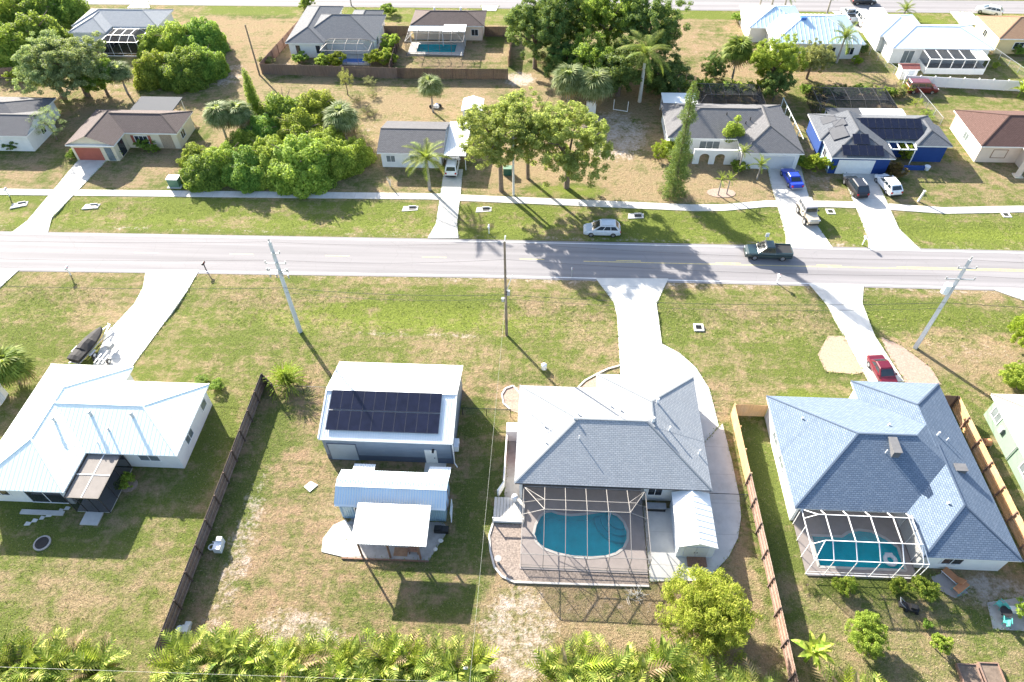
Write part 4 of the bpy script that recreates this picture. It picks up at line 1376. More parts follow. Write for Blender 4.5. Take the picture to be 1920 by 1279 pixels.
kpts = [(-1.6, 43.6), (-2.74, 45.13), (-3.49, 44.74), (-3.84, 43.95), (-3.60, 42.78), (-2.91, 42.07)]
for a, b in zip(kpts, kpts[1:]):
    kb.beam((a[0], a[1], 0.05), (b[0], b[1], 0.05), 0.16, 0.14)
single('garden_edging', kb, 'kerb', 'curved pale edging of the bed at the far left house corner', 'edging')
structure('entry_bed', MB().prism([(4.25, 45.21), (4.94, 46.02), (5.96, 46.72), (5.91, 45.21)], -0.08, 0.03), 'gravel_pink')
kb = MB()
kpts = [(4.03, 45.20), (4.77, 46.16), (5.80, 46.93), (7.24, 47.88), (8.51, 48.38)]
for a, b in zip(kpts, kpts[1:]):
    kb.beam((a[0], a[1], 0.05), (b[0], b[1], 0.05), 0.16, 0.14)
single('garden_edging', kb, 'kerb', 'curved edging of the entry bed between lawn and white driveway', 'edging')

# the white metal shed on the slab
ms = thing('metal_shed', 'white metal garden shed with gabled roof beside the pool cage', 'shed', (13.6, 29.5, 0))
mx0, mx1, my0, my1 = 11.95, 15.25, 26.9, 32.0
MB().box(mx0 + 0.12, my0 + 0.12, 0.05, mx1 - 0.12, my1 - 0.12, 2.05).build('wall', 'siding_pale', ms)
for y in (my0 + 0.12, my1 - 0.12):
    MB().poly([(mx0 + 0.12, y, 2.05), (mx1 - 0.12, y, 2.05), (13.6, y, 2.72)]).build('gable', 'metal_pale', ms)
rm = MB()
rm.poly([(mx0, my0, 2.05), (13.6, my0, 2.75), (13.6, my1, 2.75), (mx0, my1, 2.05)])
rm.poly([(13.6, my0, 2.75), (mx1, my0, 2.05), (mx1, my1, 2.05), (13.6, my1, 2.75)])
rm.poly([(mx0, my0, 1.98), (mx0, my1, 1.98), (13.6, my1, 2.68), (13.6, my0, 2.68)])
rm.poly([(13.6, my0, 2.68), (13.6, my1, 2.68), (mx1, my1, 1.98), (mx1, my0, 1.98)])
rr_ = rm.build('roof', 'roof_white', ms)
rb = MB()
for j in range(1, 9):
    y = my0 + (my1 - my0) * j / 9
    rb.beam((mx0, y, 2.06), (13.6, y, 2.76), 0.05, 0.025)
    rb.beam((13.6, y, 2.76), (mx1, y, 2.06), 0.05, 0.025)
for y in (my0, my1):
    rb.beam((mx0, y, 2.03), (13.6, y, 2.73), 0.06, 0.12)
    rb.beam((13.6, y, 2.73), (mx1, y, 2.03), 0.06, 0.12)
rb.build('trim', 'roof_white', rr_)
for i, xx in enumerate((13.1, 14.1)):
    d = MB().box(xx - 0.49, my0 + 0.07, 0.08, xx + 0.49, my0 + 0.115, 1.95).build('door', 'siding_pale', ms)
    MB().box(xx + (0.36 if i == 0 else -0.4), my0 + 0.03, 0.9, xx + (0.4 if i == 0 else -0.36), my0 + 0.07, 1.1).build('handle', 'black', d)
MB().prism([(13.0, my0 + 0.1), (14.6, my0 + 0.1), (14.6, my0 - 0.75), (13.0, my0 - 0.75)], 0.0, 0.22).build('ramp', 'wood_trim', ms)
bn = thing('storage_bench', 'long dark storage bench against the back wall of the main house', 'bench', (10.7, 31.5, 0))
MB().box(9.9, 31.2, 0.06, 11.6, 31.75, 0.55).build('chest', 'trim_black', bn)
MB().box(9.86, 31.16, 0.55, 11.64, 31.78, 0.62).build('lid', 'vent_grey', bn)

# --- the blue-grey shingled house on the right
R5 = [(22.1, 30.5, 39.3, 42.7), (30.8, 36.0, 39.31, 44.95), (31.5, 26.5, 39.32, 36.6)]
H5 = house('house', 'house with blue grey shingle roof and white framed pool cage at right', R5, 2.8, 0.45, 'shingle_blue', 'stucco_white', ['x', 'y', 'y'],
           [('hip', 'hip'), ('gable', 'hip'), ('hip', 'gable')], 'shingle_blue', wall_rects=[(22.55, 33.6, 31.9, 42.25), (31.904, 30.95, 38.85, 42.248), (31.25, 36.5, 38.854, 44.5), (31.95, 26.95, 38.87, 36.1)])
chm = MB().box(30.75, 34.75, 4.4, 31.4, 36.3, 5.5).build('chimney', 'flue_grey', H5, label='long grey chimney box below the ridge')
MB().box(30.7, 34.7, 5.5, 31.45, 36.35, 5.55).build('cap', 'flue_grey', chm)
bxv = MB().box(36.25, 33.95, 3.5, 37.15, 34.6, 4.3).build('box_vent', 'flue_grey', H5)
MB().box(36.2, 33.9, 4.3, 37.2, 34.65, 4.35).build('cap', 'flue_grey', bxv)
for (px, hh, rr) in (((35.86, 37.55), 0.5, 0.12), ((36.75, 37.31), 0.4, 0.06), ((30.32, 35.09), 0.5, 0.06), ((24.43, 39.25), 0.25, 0.1), ((31.54, 38.09), 0.25, 0.13), ((34.38, 30.75), 0.25, 0.12)):
    z = zmain(px[0], px[1], R5, 2.8, 0.45)
    MB().tube([(px[0], px[1], z - 0.2), (px[0], px[1], z + hh)], rr * 0.7, 8).build('roof_vent', 'white_alum', H5)
opening(H5, 'sliding_door', 'S', 33.6, 27, 0.1, 4.0, 2.1, pane='glass', mull=2)
opening(H5, 'window', 'S', 26.95, 34.5, 1.0, 1.6, 1.1, pane='glass')
opening(H5, 'window', 'W', 22.55, 38.6, 1.0, 1.4, 1.1, pane='glass_pale')
opening(H5, 'window', 'W', 22.55, 36.0, 1.0, 1.4, 1.1, pane='glass_pale')
opening(H5, 'garage_door', 'N', 44.5, 35.5, 0.05, 4.8, 2.1, pane='paint_white', mull=0)
single('entry_slab', MB().box(29.4, 43.0, -0.05, 30.7, 44.8, 0.12), 'concrete_bright', 'white entry slab at the front corner of the blue grey roofed house', 'step')
lo = [(24.0, 26.6), (31.2, 26.6), (31.2, 28.7), (30.4, 29.5), (29.4, 30.1), (28.3, 30.2), (27.3, 29.9), (26.7, 29.5), (24.0, 29.5)]
MB().box(22.55, 30.9, 0, 22.8, 33.6, 2.6).build('wall', 'stucco_white', H5)
ring_deck('pool_deck', (22.82, 25.8, 31.95, 33.6), lo, 0.0, 0.10, 'deck_beige')
pool('turquoise pool with round bay under the white cage at right', lo, .85, -0.02)
fl = thing('pool_float', 'white ring float on the water of the right hand pool', 'pool float', (30.2, 27.5, -0.02))
mb = MB()
for k in range(20):
    a0, a1 = 2 * math.pi * k / 20, 2 * math.pi * (k + 1) / 20
    for j in range(8):
        b0, b1 = 2 * math.pi * j / 8, 2 * math.pi * (j + 1) / 8
        def T(a, b):
            return (30.2 + (0.42 + 0.17 * math.cos(b)) * math.cos(a), 27.5 + (0.42 + 0.17 * math.cos(b)) * math.sin(a), 0.08 + 0.15 * math.sin(b))
        mb.poly([T(a0, b0), T(a1, b0), T(a1, b1), T(a0, b1)])
mb.build('ring', 'plastic_white', fl, smooth=True)
MB().box(29.9, 27.85, 0.1, 30.5, 28.1, 0.2).build('backrest', 'plastic_white', fl)
cage('pool_cage', 'white framed mansard screen cage over the pool of the right house', 'pool cage', (22.75, 25.95, 31.85, 30.55), 2.6, [(30.55, 2.66), (29.7, 3.35), (27.35, 3.36), (26.0, 2.62)],
     [24.3, 26.15, 28.0, 29.85, 31.4], 'white_alum', 'screen_grey', 0.95, 0.35)
# green house at the right edge
H6 = house('house', 'pale green house with tan roof cut by the right edge', [(43.9, 24.5, 58, 43.9)], 2.8, 0.30, 'shingle_cream', 'stucco_green', ['y'], [('hip', 'hip')])
opening(H6, 'window', 'W', 44.35, 42.2, 1.0, 1.3, 1.2, pane='glass_pale')
opening(H6, 'window', 'W', 44.35, 36.0, 1.0, 1.3, 1.2, pane='glass_pale')
MB().tube([(44.25, 38.2, 0.1), (44.25, 38.2, 2.5)], 0.05, 6).build('conduit', 'vent_grey', H6)
MB().box(44.1, 40.4, 1.0, 44.33, 40.9, 1.7).build('meter_box', 'vent_grey', H6)
hr = thing('hose_reel', 'brown hose reel standing by the pale green wall', 'hose reel', (43.0, 39.8, 0))
MB().tube([(42.7, 39.8, 0.4), (43.3, 39.8, 0.4)], 0.38, 14).build('drum', 'cushion_orange', hr)
MB().box(42.65, 39.45, 0, 42.72, 40.15, 0.5).box(43.28, 39.45, 0, 43.35, 40.15, 0.5).build('stand', 'vent_grey', hr)

# --- far side of the street
F1 = house('house', 'white house with charcoal shingle roof at the far left', [(-100, 88.6, -77.6, 98.2), (-90, 86.8, -76.2, 94.2)], 2.8, 0.36, 'shingle_grey', 'stucco_white', ['x', 'x'], [('hip', 'hip'), ('gable', 'gable')])
opening(F1, 'window', 'S', 87.25, -82.5, 0.9, 1.6, 1.1, pane='glass')
opening(F1, 'window', 'E', -76.65, 91.0, 0.9, 1.0, 0.8, pane='glass')
F2 = house('house', 'cream house with brown roof and a red garage door', [(-69.5, 88.3, -54.3, 94.9), (-69.5, 84.7, -62.2, 92.0)], 2.75, 0.40, 'shingle_brown', 'stucco_cream', ['x', 'y'], [('hip', 'hip'), ('gable', 'gable')])
opening(F2, 'garage_door', 'S', 85.15, -66.7, 0.02, 3.9, 2.1, pane='garage_red', mull=0, frame='stucco_cream', label='red garage door')
opening(F2, 'archway', 'S', 85.15, -63.6, 0.02, 1.1, 2.2, pane='glass_pale', mull=0, frame='stucco_cream')
opening(F2, 'archway', 'E', -62.65, 87.0, 0.02, 1.6, 2.2, pane='glass', mull=0, frame='stucco_cream')
opening(F2, 'window', 'S', 88.75, -60.3, 0.8, 1.9, 1.2, pane='glass', mull=2)
for x in (-61.6, -59.0):
    MB().box(x - 0.2, 88.68, 0.7, x + 0.2, 88.74, 2.1).build('shutter', 'garage_red', F2)
MB().box(-57.4, 88.70, 0.0, -55.6, 88.745, 2.4).build('stone_panel', 'gravel_tan', F2)
opening(F2, 'window', 'E', -54.75, 90.6, 0.9, 1.2, 1.1, pane='glass')
cp = thing('patio_roof', 'flat grey patio roof behind the brown roofed house', 'patio roof', (-60, 96.9, 0))
MB().box(-64.3, 95.0, 2.55, -57.6, 99.2, 2.7).build('roof', 'shingle_slate', cp)
for x in (-64, -61, -57.9):
    MB().box(x - 0.06, 98.9, 0, x + 0.06, 99.0, 2.55).build('post', 'white_alum', cp)

F3 = house('house', 'small white house with dark gable roof beside a carport', [(-24.0, 84.5, -14.5, 93.2)], 2.6, 0.30, 'shingle_grey', 'stucco_white', ['x'], [('gable', 'gable')])
opening(F3, 'window', 'S', 84.95, -22.2, 0.9, 1.2, 1.0, pane='glass_pale')
opening(F3, 'window', 'S', 84.95, -18.8, 0.9, 1.2, 1.0, pane='glass_pale')
opening(F3, 'door', 'S', 84.95, -16.2, 0.05, 0.95, 2.05, pane='paint_white', mull=0)
cpt = thing('carport', 'white ribbed metal carport over the white car', 'carport', (-12.9, 88, 0))
rm = MB()
cr = [(-14.45, 84.3, 2.5), (-11.3, 84.3, 2.5), (-11.3, 93.0, 2.75), (-14.45, 93.0, 2.75)]
rm.poly(cr).poly([(p[0], p[1], p[2] - 0.1) for p in reversed(cr)])
for i in range(4):
    a, b = cr[i], cr[(i + 1) % 4]
    rm.poly([(a[0], a[1], a[2] - 0.1), (b[0], b[1], b[2] - 0.1), b, a])
c_r = rm.build('roof', 'roof_white', cpt)
for j in range(0, 11):
    u = -14.4 + 3.05 * j / 10
    MB().beam((u, 84.3, 2.52), (u, 93.0, 2.77), 0.07, 0.07).build('rib', 'metal_pale', c_r)
for y in (84.6, 88, 92):
    MB().beam((-11.45, y, 0), (-11.45, y, 2.42 + (y - 84.3) * 0.0287), 0.09, 0.09).build('post', 'white_alum', cpt)
ut = thing('utility_shed', 'small white utility shed on the dry lawn behind the carport house', 'shed', (-11.6, 99.5, 0))
MB().box(-13.1, 97.6, 0, -10.2, 101.0, 2.1).build('wall', 'paint_white', ut)
roof(ut, (-13.3, 97.4, -10.0, 101.2), 2.15, 0.3, 'roof_white', 'roof_white', ('gable', 'gable'), 'y', gable='paint_white')
opening(ut, 'door', 'S', 97.6, -11.6, 0.02, 1.2, 1.9, pane='siding_pale', mull=1)

R4 = [(17.3, 89.5, 35.4, 99.5), (27.2, 85.9, 35.9, 96.0)]
F4 = house('house', 'grey roofed house with white arched porch wall', R4, 2.8, 0.40, 'shingle_dove', 'stucco_white', ['x', 'y'], [('hip', 'hip'), ('hip', 'gable')])
opening(F4, 'window', 'S', 89.95, 23.6, 0.7, 2.8, 1.4, pane='glass_pale', mull=2)
opening(F4, 'window', 'S', 89.95, 19.4, 0.9, 1.2, 1.1, pane='glass')
opening(F4, 'garage_door', 'S', 86.35, 32.6, 0.02, 4.6, 2.1, pane='stucco_grey', mull=0)
opening(F4, 'window', 'W', 17.75, 95.0, 0.9, 1.2, 1.1, pane='glass')
for (x, y, hh) in ((29.3, 92.6, 0.5), (28.6, 92.0, 0.4), (26, 93.4, 0.4)):
    z = zmain(x, y, R4, 2.8, 0.4)
    MB().tube([(x, y, z - 0.2), (x, y, z + hh)], 0.07, 8).build('roof_vent', 'black', F4)
aw = thing('arcade_wall', 'white garden wall with arched openings before the grey roofed house', 'wall', (24.5, 87.4, 0))
mb = MB()
ax = [21.0, 21.9, 23.3, 24.1, 25.5, 26.4, 27.6]
for i in (0, 2, 4):
    mb.box(ax[i], 87.25, 0, ax[i + 1], 87.5, 1.7)
mb.box(21.0, 87.25, 1.7, 27.2, 87.5, 2.25)
for (a, b) in ((21.9, 23.3), (24.1, 25.5)):
    r_ = (b - a) / 2
    c_ = (a + b) / 2
    for k in range(8):
        t0, t1 = math.pi * k / 8, math.pi * (k + 1) / 8
        p0, p1 = (c_ + r_ * math.cos(t0), 1.15 + 0.55 * math.sin(t0)), (c_ + r_ * math.cos(t1), 1.15 + 0.55 * math.sin(t1))
        mb.poly([(p0[0], 87.25, p0[1]), (p1[0], 87.25, p1[1]), (p1[0], 87.25, 1.7), (p0[0], 87.25, 1.7)])
        mb.poly([(p0[0], 87.25, p0[1]), (p0[0], 87.5, p0[1]), (p1[0], 87.5, p1[1]), (p1[0], 87.25, p1[1])])
mb.box(26.4, 87.25, 0, 27.2, 87.5, 1.7)
mb.build('arch_panel', 'stucco_white', aw)
MB().box(20.95, 87.2, 2.25, 27.25, 87.55, 2.33).build('coping', 'paint_white', aw)
fr = thing('patio_roof', 'flat white patio roof at the back left corner of the grey roofed house', 'patio roof', (20.3, 101, 0))
MB().box(17.7, 99.4, 2.6, 23.0, 102.9, 2.72).build('roof', 'roof_white', fr)
for x in (17.9, 20.4, 22.8):
    MB().box(x - 0.06, 102.6, 0, x + 0.06, 102.75, 2.6).build('post', 'white_alum', fr)
cage('pool_cage', 'black screened pool cage behind the grey roofed house', 'pool cage', (23.2, 99.6, 33.4, 106.2), 2.6, [(99.6, 2.7), (101.2, 3.4), (104.6, 3.4), (106.2, 2.62)], [25.2, 27.3, 29.4, 31.5], 'bronze_alum', 'screen_dense', 1.2, 1.2, front=False)

R6 = [(38.9, 89.6, 56.5, 97.0), (39.3, 85.1, 48.1, 95.0), (52.0, 88.5, 57.0, 94.0)]
F5 = house('house', 'blue walled house with solar panels on its grey roof', R6, 2.8, 0.40, 'shingle_slate', 'stucco_blue', ['x', 'y', 'y'], [('hip', 'hip'), ('hip', 'gable'), ('hip', 'gable')], fascia='paint_white')
MB().box(39.3 + 0.43, 85.6, 0, 39.3 + 0.449, 96.5, 2.6).build('wall', 'stucco_skyblue', F5, label='sky blue side wall')
opening(F5, 'garage_door', 'S', 85.55, 43.2, 0.02, 4.8, 2.1, pane='paint_white', mull=0)
opening(F5, 'window', 'W', 39.73, 88.5, 0.9, 1.2, 1.1, pane='glass')
opening(F5, 'window', 'W', 39.73, 92.5, 0.9, 1.2, 1.1, pane='glass')
a4 = math.atan(0.4)
# roof solar: near slope of the main roof, front hip and left slope of the garage wing
for r_ in range(2):
    for c_ in range(8):
        yy = 90.65 + r_ * 1.72
        solar(F5, 45.4 + c_ * 1.08 + r_ * (0.0), yy, 2.8 + (yy - 89.6) * 0.4 + 0.12, a4, 0, sx=1.0, sy=0.9)
for r_, cols in ((0, 5), (1, 2)):
    for c_ in range(cols):
        yy = 86.15 + r_ * 1.75
        solar(F5, 43.7 + (c_ - (cols - 1) / 2) * 1.12, yy, 2.81 + (yy - 85.1) * 0.4 + 0.12, a4, 0, sx=1.05, sy=0.9)
for (x, y, sx_, sy_) in ((40.9, 94.0, 1.9, 1.0), (41.3, 90.2, 2.0, 1.6), (41.9, 92.3, 1.6, 0.9)):
    solar(F5, x, y, 2.81 + (x - 39.3) * 0.4 + 0.13, 0, -a4, sx=sx_, sy=sy_, shade='solar_grey')
cage('pool_cage', 'black screened pool cage behind the solar panelled blue house', 'pool cage', (41.6, 99.0, 53.0, 105.6), 2.6, [(99.0, 2.66), (100.6, 3.2), (104.2, 3.2), (105.6, 2.62)], [43.8, 46.0, 48.2, 50.4], 'bronze_alum', 'screen_dense', 1.2, 1.2, front=False)
fr = thing('patio_roof', 'flat patio roof in white and grey between blue house and its cage', 'patio roof', (47.5, 98, 0))
MB().box(42.0, 97.0, 2.62, 47.0, 98.95, 2.74).build('roof', 'shingle_slate', fr)
MB().box(47.0, 97.0, 2.625, 53.4, 98.95, 2.745).build('roof', 'roof_white', fr)
for x in (42.2, 47.5, 53.2):
    MB().box(x - 0.06, 98.7, 0, x + 0.06, 98.8, 2.62).build('post', 'white_alum', fr)
pg = thing('entry_pergola', 'white pergola frame over the entry of the blue house', 'pergola', (50, 88.9, 0))
for x in (48.4, 49.6, 50.8, 51.9):
    MB().beam((x, 88.0, 2.6), (x, 89.7, 2.6), 0.1, 0.15).build('rafter', 'paint_white', pg)
MB().beam((48.3, 88.0, 2.5), (52.0, 88.0, 2.5), 0.12, 0.15).build('beam', 'paint_white', pg)
for x in (48.4, 51.8):
    MB().box(x - 0.06, 87.95, 0, x + 0.06, 88.05, 2.45).build('post', 'paint_white', pg)

F6 = house('house', 'peach house with dark red roof at the right of the blue house', [(60.9, 88.7, 78, 98.8), (66.6, 86.4, 74, 92)], 2.8, 0.40, 'shingle_red', 'stucco_peach', ['x', 'y'], [('hip', 'hip'), ('hip', 'gable')])
opening(F6, 'window', 'W', 61.35, 93.6, 0.9, 1.3, 1.1, pane='glass_pale')
opening(F6, 'arched_window', 'S', 89.15, 64.2, 0.8, 1.9, 1.2, pane='stucco_peach', frame='cardboard', mull=0)
cl = thing('porch_column', 'leaning cream buttress column before the peach house', 'column', (66.0, 85.9, 0))
MB().prism([(65.4, 85.2), (66.5, 85.2), (66.5, 86.3), (65.4, 86.3)], 0, 0.15).build('base', 'stucco_cream', cl)
MB().tube([(65.95, 85.75, 0.15), (65.95, 85.75, 2.75)], [0.5, 0.38], 4).build('shaft', 'stucco_peach', cl)

# --- back row
B1 = house('house', 'pale grey hip roofed house with patio cage at top left', [(-88.2, 124.5, -72.0, 132.4), (-87.5, 121.8, -80.5, 128)], 2.8, 0.38, 'shingle_pearl', 'stucco_white', ['x', 'y'], [('hip', 'hip'), ('hip', 'gable')])
cage('patio_cage', 'dark screened patio cage of the top left house', 'patio cage', (-80.3, 118.6, -73.5, 124.4), 2.5, [(124.4, 2.6), (122.8, 3.1), (120.2, 3.1), (118.6, 2.52)], [-78.5, -76.8, -75.2], 'white_alum', 'screen_dense', 1.0, 1.0)
B2 = house('house', 'blue grey hip roofed house with screened pool inside the brown fence', [(-44.8, 120.0, -30.7, 131.0), (-46.6, 118.6, -39.6, 134.6), (-37.2, 127, -31.5, 133.0)], 2.8, 0.40, 'shingle_slate', 'stucco_white', ['x', 'y', 'y'], [('hip', 'hip'), ('hip', 'hip'), ('gable', 'hip')])
opening(B2, 'window', 'S', 119.05, -44.6, 0.8, 0.8, 1.4, pane='glass', mull=0)
opening(B2, 'window', 'S', 119.05, -41.0, 0.8, 0.8, 1.4, pane='glass', mull=0)
opening(B2, 'window', 'E', -31.15, 123, 0.9, 1.2, 1.1, pane='glass')
MB().box(-39.3, 116.4, -0.02, -31.6, 120.2, 0.08).build('pool_deck', 'concrete', B2)
MB().box(-38.4, 117.0, 0.081, -32.6, 118.7, 0.09).build('pool_water', 'tarp_blue', B2)
cage('pool_cage', 'bronze screen cage with blue pool behind the blue grey roofed house', 'pool cage', (-39.8, 116.2, -31.3, 120.3), 2.6, [(120.3, 2.7), (119.4, 3.25), (117.6, 3.25), (116.2, 2.62)], [-37.7, -35.5, -33.4], 'tan_alum', 'screen_light', 1.0, 1.0)
B3 = house('house', 'brown shingled house with white patio roof and turquoise pool', [(-25.6, 126.4, -12.0, 133.4)], 2.8, 0.36, 'shingle_brown', 'stucco_peach', ['x'], [('hip', 'hip')])
for (x, y) in ((-21.5, 130.6), (-16.6, 130.6)):
    MB().tube([(x, y, 3.6), (x, y, 4.4)], 0.18, 8).build('roof_vent', 'white_alum', B3)
opening(B3, 'window', 'S', 126.85, -13.8, 0.9, 1.2, 1.1, pane='glass')
fr = thing('patio_roof', 'white flat patio roof between the brown house and its pool cage', 'patio roof', (-20.4, 125.4, 0))
MB().box(-25.6, 124.3, 2.6, -19.3, 126.4, 2.72).build('roof', 'roof_white', fr)
MB().box(-19.28, 123.7, 2.8, -15.2, 126.9, 2.92).build('roof', 'roof_white', fr)
for x in (-25.3, -19.4, -15.4):
    MB().box(x - 0.06, 124.35, 0, x + 0.06, 124.45, 2.6).build('post', 'white_alum', fr)
lo = [(-24.1, 121.5), (-16.9, 121.5), (-16.9, 124.9), (-24.1, 124.9)]
ring_deck('pool_deck', (-25.5, 120.4, -15.4, 126.8), lo, 0.0, 0.10, 'concrete')
pool('rectangular turquoise pool behind the brown shingled house', lo, .8, -0.02)
cage('pool_cage', 'grey screen cage over the rectangular turquoise pool', 'pool cage', (-25.6, 120.3, -15.3, 124.3), 2.55, [(124.3, 2.64), (123.2, 3.3), (122.0, 3.3), (120.3, 2.57)], [-23.6, -21.5, -19.5, -17.4], 'tan_alum', 'screen_light', 1.2, 1.2)
B4 = house('house', 'light blue metal roofed house in the back row', [(38.6, 120.8, 54.4, 133.2), (35.6, 127.0, 46, 137.0)], 2.8, 0.36, 'metal_blue', 'stucco_white', ['x', 'y'], [('hip', 'hip'), ('hip', 'hip')], 'metal_pale', ribs=0.7, ribmat='roof_white', rib_h=0.06)
MB().box(44.0, 125.9, 4.3, 44.9, 126.9, 5.1).build('chimney', 'tarp_blue', B4)
opening(B4, 'window', 'S', 121.25, 49, 0.8, 1.4, 1.2, pane='glass')
opening(B4, 'window', 'S', 121.25, 52.3, 0.8, 1.2, 1.2, pane='glass')
B5 = house('house', 'white hip roofed house with screened back porch at top right', [(58.4, 119.4, 75.4, 129.2), (57.6, 124.0, 66.5, 133.5)], 2.8, 0.36, 'metal_pale', 'stucco_white', ['x', 'y'], [('hip', 'hip'), ('hip', 'hip')], 'metal_blue')
opening(B5, 'sliding_door', 'S', 119.85, 61.7, 0.1, 1.8, 2.1, pane='glass_pale')
sp = thing('screen_porch', 'white framed screened porch on the white house at top right', 'porch', (68.5, 117.8, 0))
MB().box(63.6, 116.0, 0, 73.4, 116.12, 1.0).build('knee_wall', 'paint_white', sp)
MB().box(63.6, 116.12, 0, 63.72, 119.7, 1.0).build('knee_wall', 'paint_white', sp)
MB().box(73.3, 116.12, 0, 73.4, 119.7, 1.0).build('knee_wall', 'paint_white', sp)
MB().box(63.72, 116.12, 0, 73.3, 119.7, 0.1).build('floor_slab', 'concrete_worn', sp)
for i in range(6):
    x = 63.7 + i * 1.92
    MB().beam((x, 116.05, 1.0), (x, 116.05, 2.5), 0.1, 0.1).build('post', 'paint_white', sp)
    MB().beam((x, 116.05, 2.55), (x, 119.7, 2.65), 0.1, 0.1).build('roof_beam', 'paint_white', sp)
for i in range(5):
    x = 63.75 + i * 1.92
    MB().poly([(x, 116.05, 2.56), (x + 1.82, 116.05, 2.56), (x + 1.82, 119.7, 2.66), (x, 119.7, 2.66)]).build('roof_panel', 'screen_dense' if i < 4 else 'roof_white', sp)
    MB().poly([(x, 116.05, 1.0), (x + 1.82, 116.05, 1.0), (x + 1.82, 116.05, 2.5), (x, 116.05, 2.5)]).build('screen_panel', 'screen_black', sp)
MB().poly([(63.66, 116.05, 1.0), (63.66, 119.6, 1.0), (63.66, 119.6, 2.5), (63.66, 116.05, 2.5)]).build('screen_panel', 'screen_black', sp)
MB().beam((63.6, 116.05, 2.52), (73.4, 116.05, 2.52), 0.1, 0.12).build('eave_beam', 'paint_white', sp)
B6 = house('house', 'tan roofed yellow house cut by the top right edge', [(77.9, 123.6, 94, 133.4)], 2.8, 0.36, 'shingle_tan', 'stucco_yellow', ['x'], [('hip', 'hip')])
opening(B6, 'window', 'W', 78.35, 129, 0.9, 1.2, 1.1, pane='glass')
opening(B6, 'window', 'S', 124.05, 82, 0.9, 1.6, 1.1, pane='glass')
us = thing('utility_shed', 'little white shed with red roof by the white fence', 'shed', (60.0, 114.7, 0))
MB().box(58.8, 113.9, 0, 61.4, 115.6, 1.8).build('wall', 'paint_white', us)
roof(us, (58.6, 113.7, 61.6, 115.8), 1.85, 0.4, 'red_shed', 'red_shed', ('gable', 'gable'), 'x', gable='paint_white')
opening(us, 'door', 'S', 113.9, 60.4, 0.02, 0.9, 1.6, pane='siding_pale', mull=0)


# ------------------------------------------------------------------ fences
def fence(label, p0, p1, h, mat, rail_side=1, bay=2.4, rails=True, post_mat=None, picket_w=0.14, rail_mat=None):
    """board fence: single posts and rails, thin boards joined into one part. rail_side: which side the posts show on"""
    p0 = Vector((p0[0], p0[1], 0))
    p1 = Vector((p1[0], p1[1], 0))
    d = p1 - p0
    L = d.length
    d.normalize()
    nrm = Vector((d.y, -d.x, 0)) * rail_side
    t = thing('wooden_fence', label, 'fence', (p0 + p1) / 2)
    n = max(1, round(L / bay))
    post_mat = post_mat or mat
    pk = MB()
    m = int(L / picket_w)
    for i in range(m):
        a = p0 + d * (L * (i + 0.5) / m)
        hh = h + RNG.uniform(-0.02, 0.02)
        w = picket_w * 0.46
        jit = nrm * RNG.uniform(-0.006, 0.006)
        q = [a - d * w + jit, a + d * w + jit]
        b = nrm * -0.02
        c = [q[0], q[1], q[1] + b, q[0] + b]
        pk.poly([(v.x, v.y, hh) for v in (c if rail_side < 0 else c)])
        for k in range(4):
            u, v = c[k], c[(k + 1) % 4]
            pk.poly([(u.x, u.y, 0), (v.x, v.y, 0), (v.x, v.y, hh), (u.x, u.y, hh)])
    pk.build('boards', mat, t, kind='stuff')
    for i in range(n + 1):
        a = p0 + d * (L * i / n) + nrm * 0.09
        MB().beam((a.x, a.y, -0.1), (a.x, a.y, h + 0.03), 0.11, 0.11).build('post', post_mat, t)
    if rails:
        for i in range(n):
            for z in (0.3, h * 0.52, h - 0.22):
                a = p0 + d * (L * i / n + 0.05) + nrm * 0.045
                b = p0 + d * (L * (i + 1) / n - 0.05) + nrm * 0.045
                MB().beam((a.x, a.y, z), (b.x, b.y, z), 0.06, 0.1).build('rail', rail_mat or mat, t)
    return t


def wire_fence(label, pts, h, post='black', step=2.6, wire='wire', mesh_cover=None):
    t = thing('wire_fence', label, 'fence', ((pts[0][0] + pts[-1][0]) / 2, (pts[0][1] + pts[-1][1]) / 2, 0))
    for a, b in zip(pts, pts[1:]):
        a = Vector((a[0], a[1], 0))
        b = Vector((b[0], b[1], 0))
        n = max(1, round((b - a).length / step))
        for i in range(n + 1):
            p = a.lerp(b, i / n)
            MB().tube([(p.x, p.y, -0.1), (p.x, p.y, h)], 0.035, 6).build('post', post, t)
        MB().beam((a.x, a.y, h - 0.03), (b.x, b.y, h - 0.03), 0.045, 0.045).build('top_rail', post, t)
        MB().poly([(a.x, a.y, 0.03), (b.x, b.y, 0.03), (b.x, b.y, h), (a.x, a.y, h)]).build('mesh', 'chain_mesh', t)
    return t


screen('chain_mesh', (0.25, 0.27, 0.27), 0.12)
fence('long dark brown board fence between the metal roofed house and the workshop', (-28.7, 44.2), (-28.7, 15.9), 1.83, 'fence_brown', -1, rail_mat='fence_rail', post_mat='fence_dark')
fence('short brown fence section closing the side yard near the workshop corner', (-28.6, 44.2), (-27.2, 43.0), 1.83, 'fence_dark', 1, bay=1.6)
fence('new tan board fence facing the street right of the main house', (19.3, 42.3), (22.5, 42.3), 1.83, 'fence_tan', -1, rails=False)
fence('new tan board fence along the driveway bend right of the main house', (19.25, 42.25), (19.35, 34.5), 1.83, 'fence_tan', -1, rails=False)
fence('weathered brown fence running from the tan fence to the bottom hedge', (19.38, 34.4), (19.6, 15.0), 1.83, 'fence_pink', 1, post_mat='fence_brown', rail_mat='fence_red', bay=2.45)
fence('golden board fence between the blue grey roofed house and the green house', (41.5, 44.2), (41.7, 24.0), 1.83, 'fence_tan', 1, bay=2.45, rail_mat='fence_tan', post_mat='fence_red')
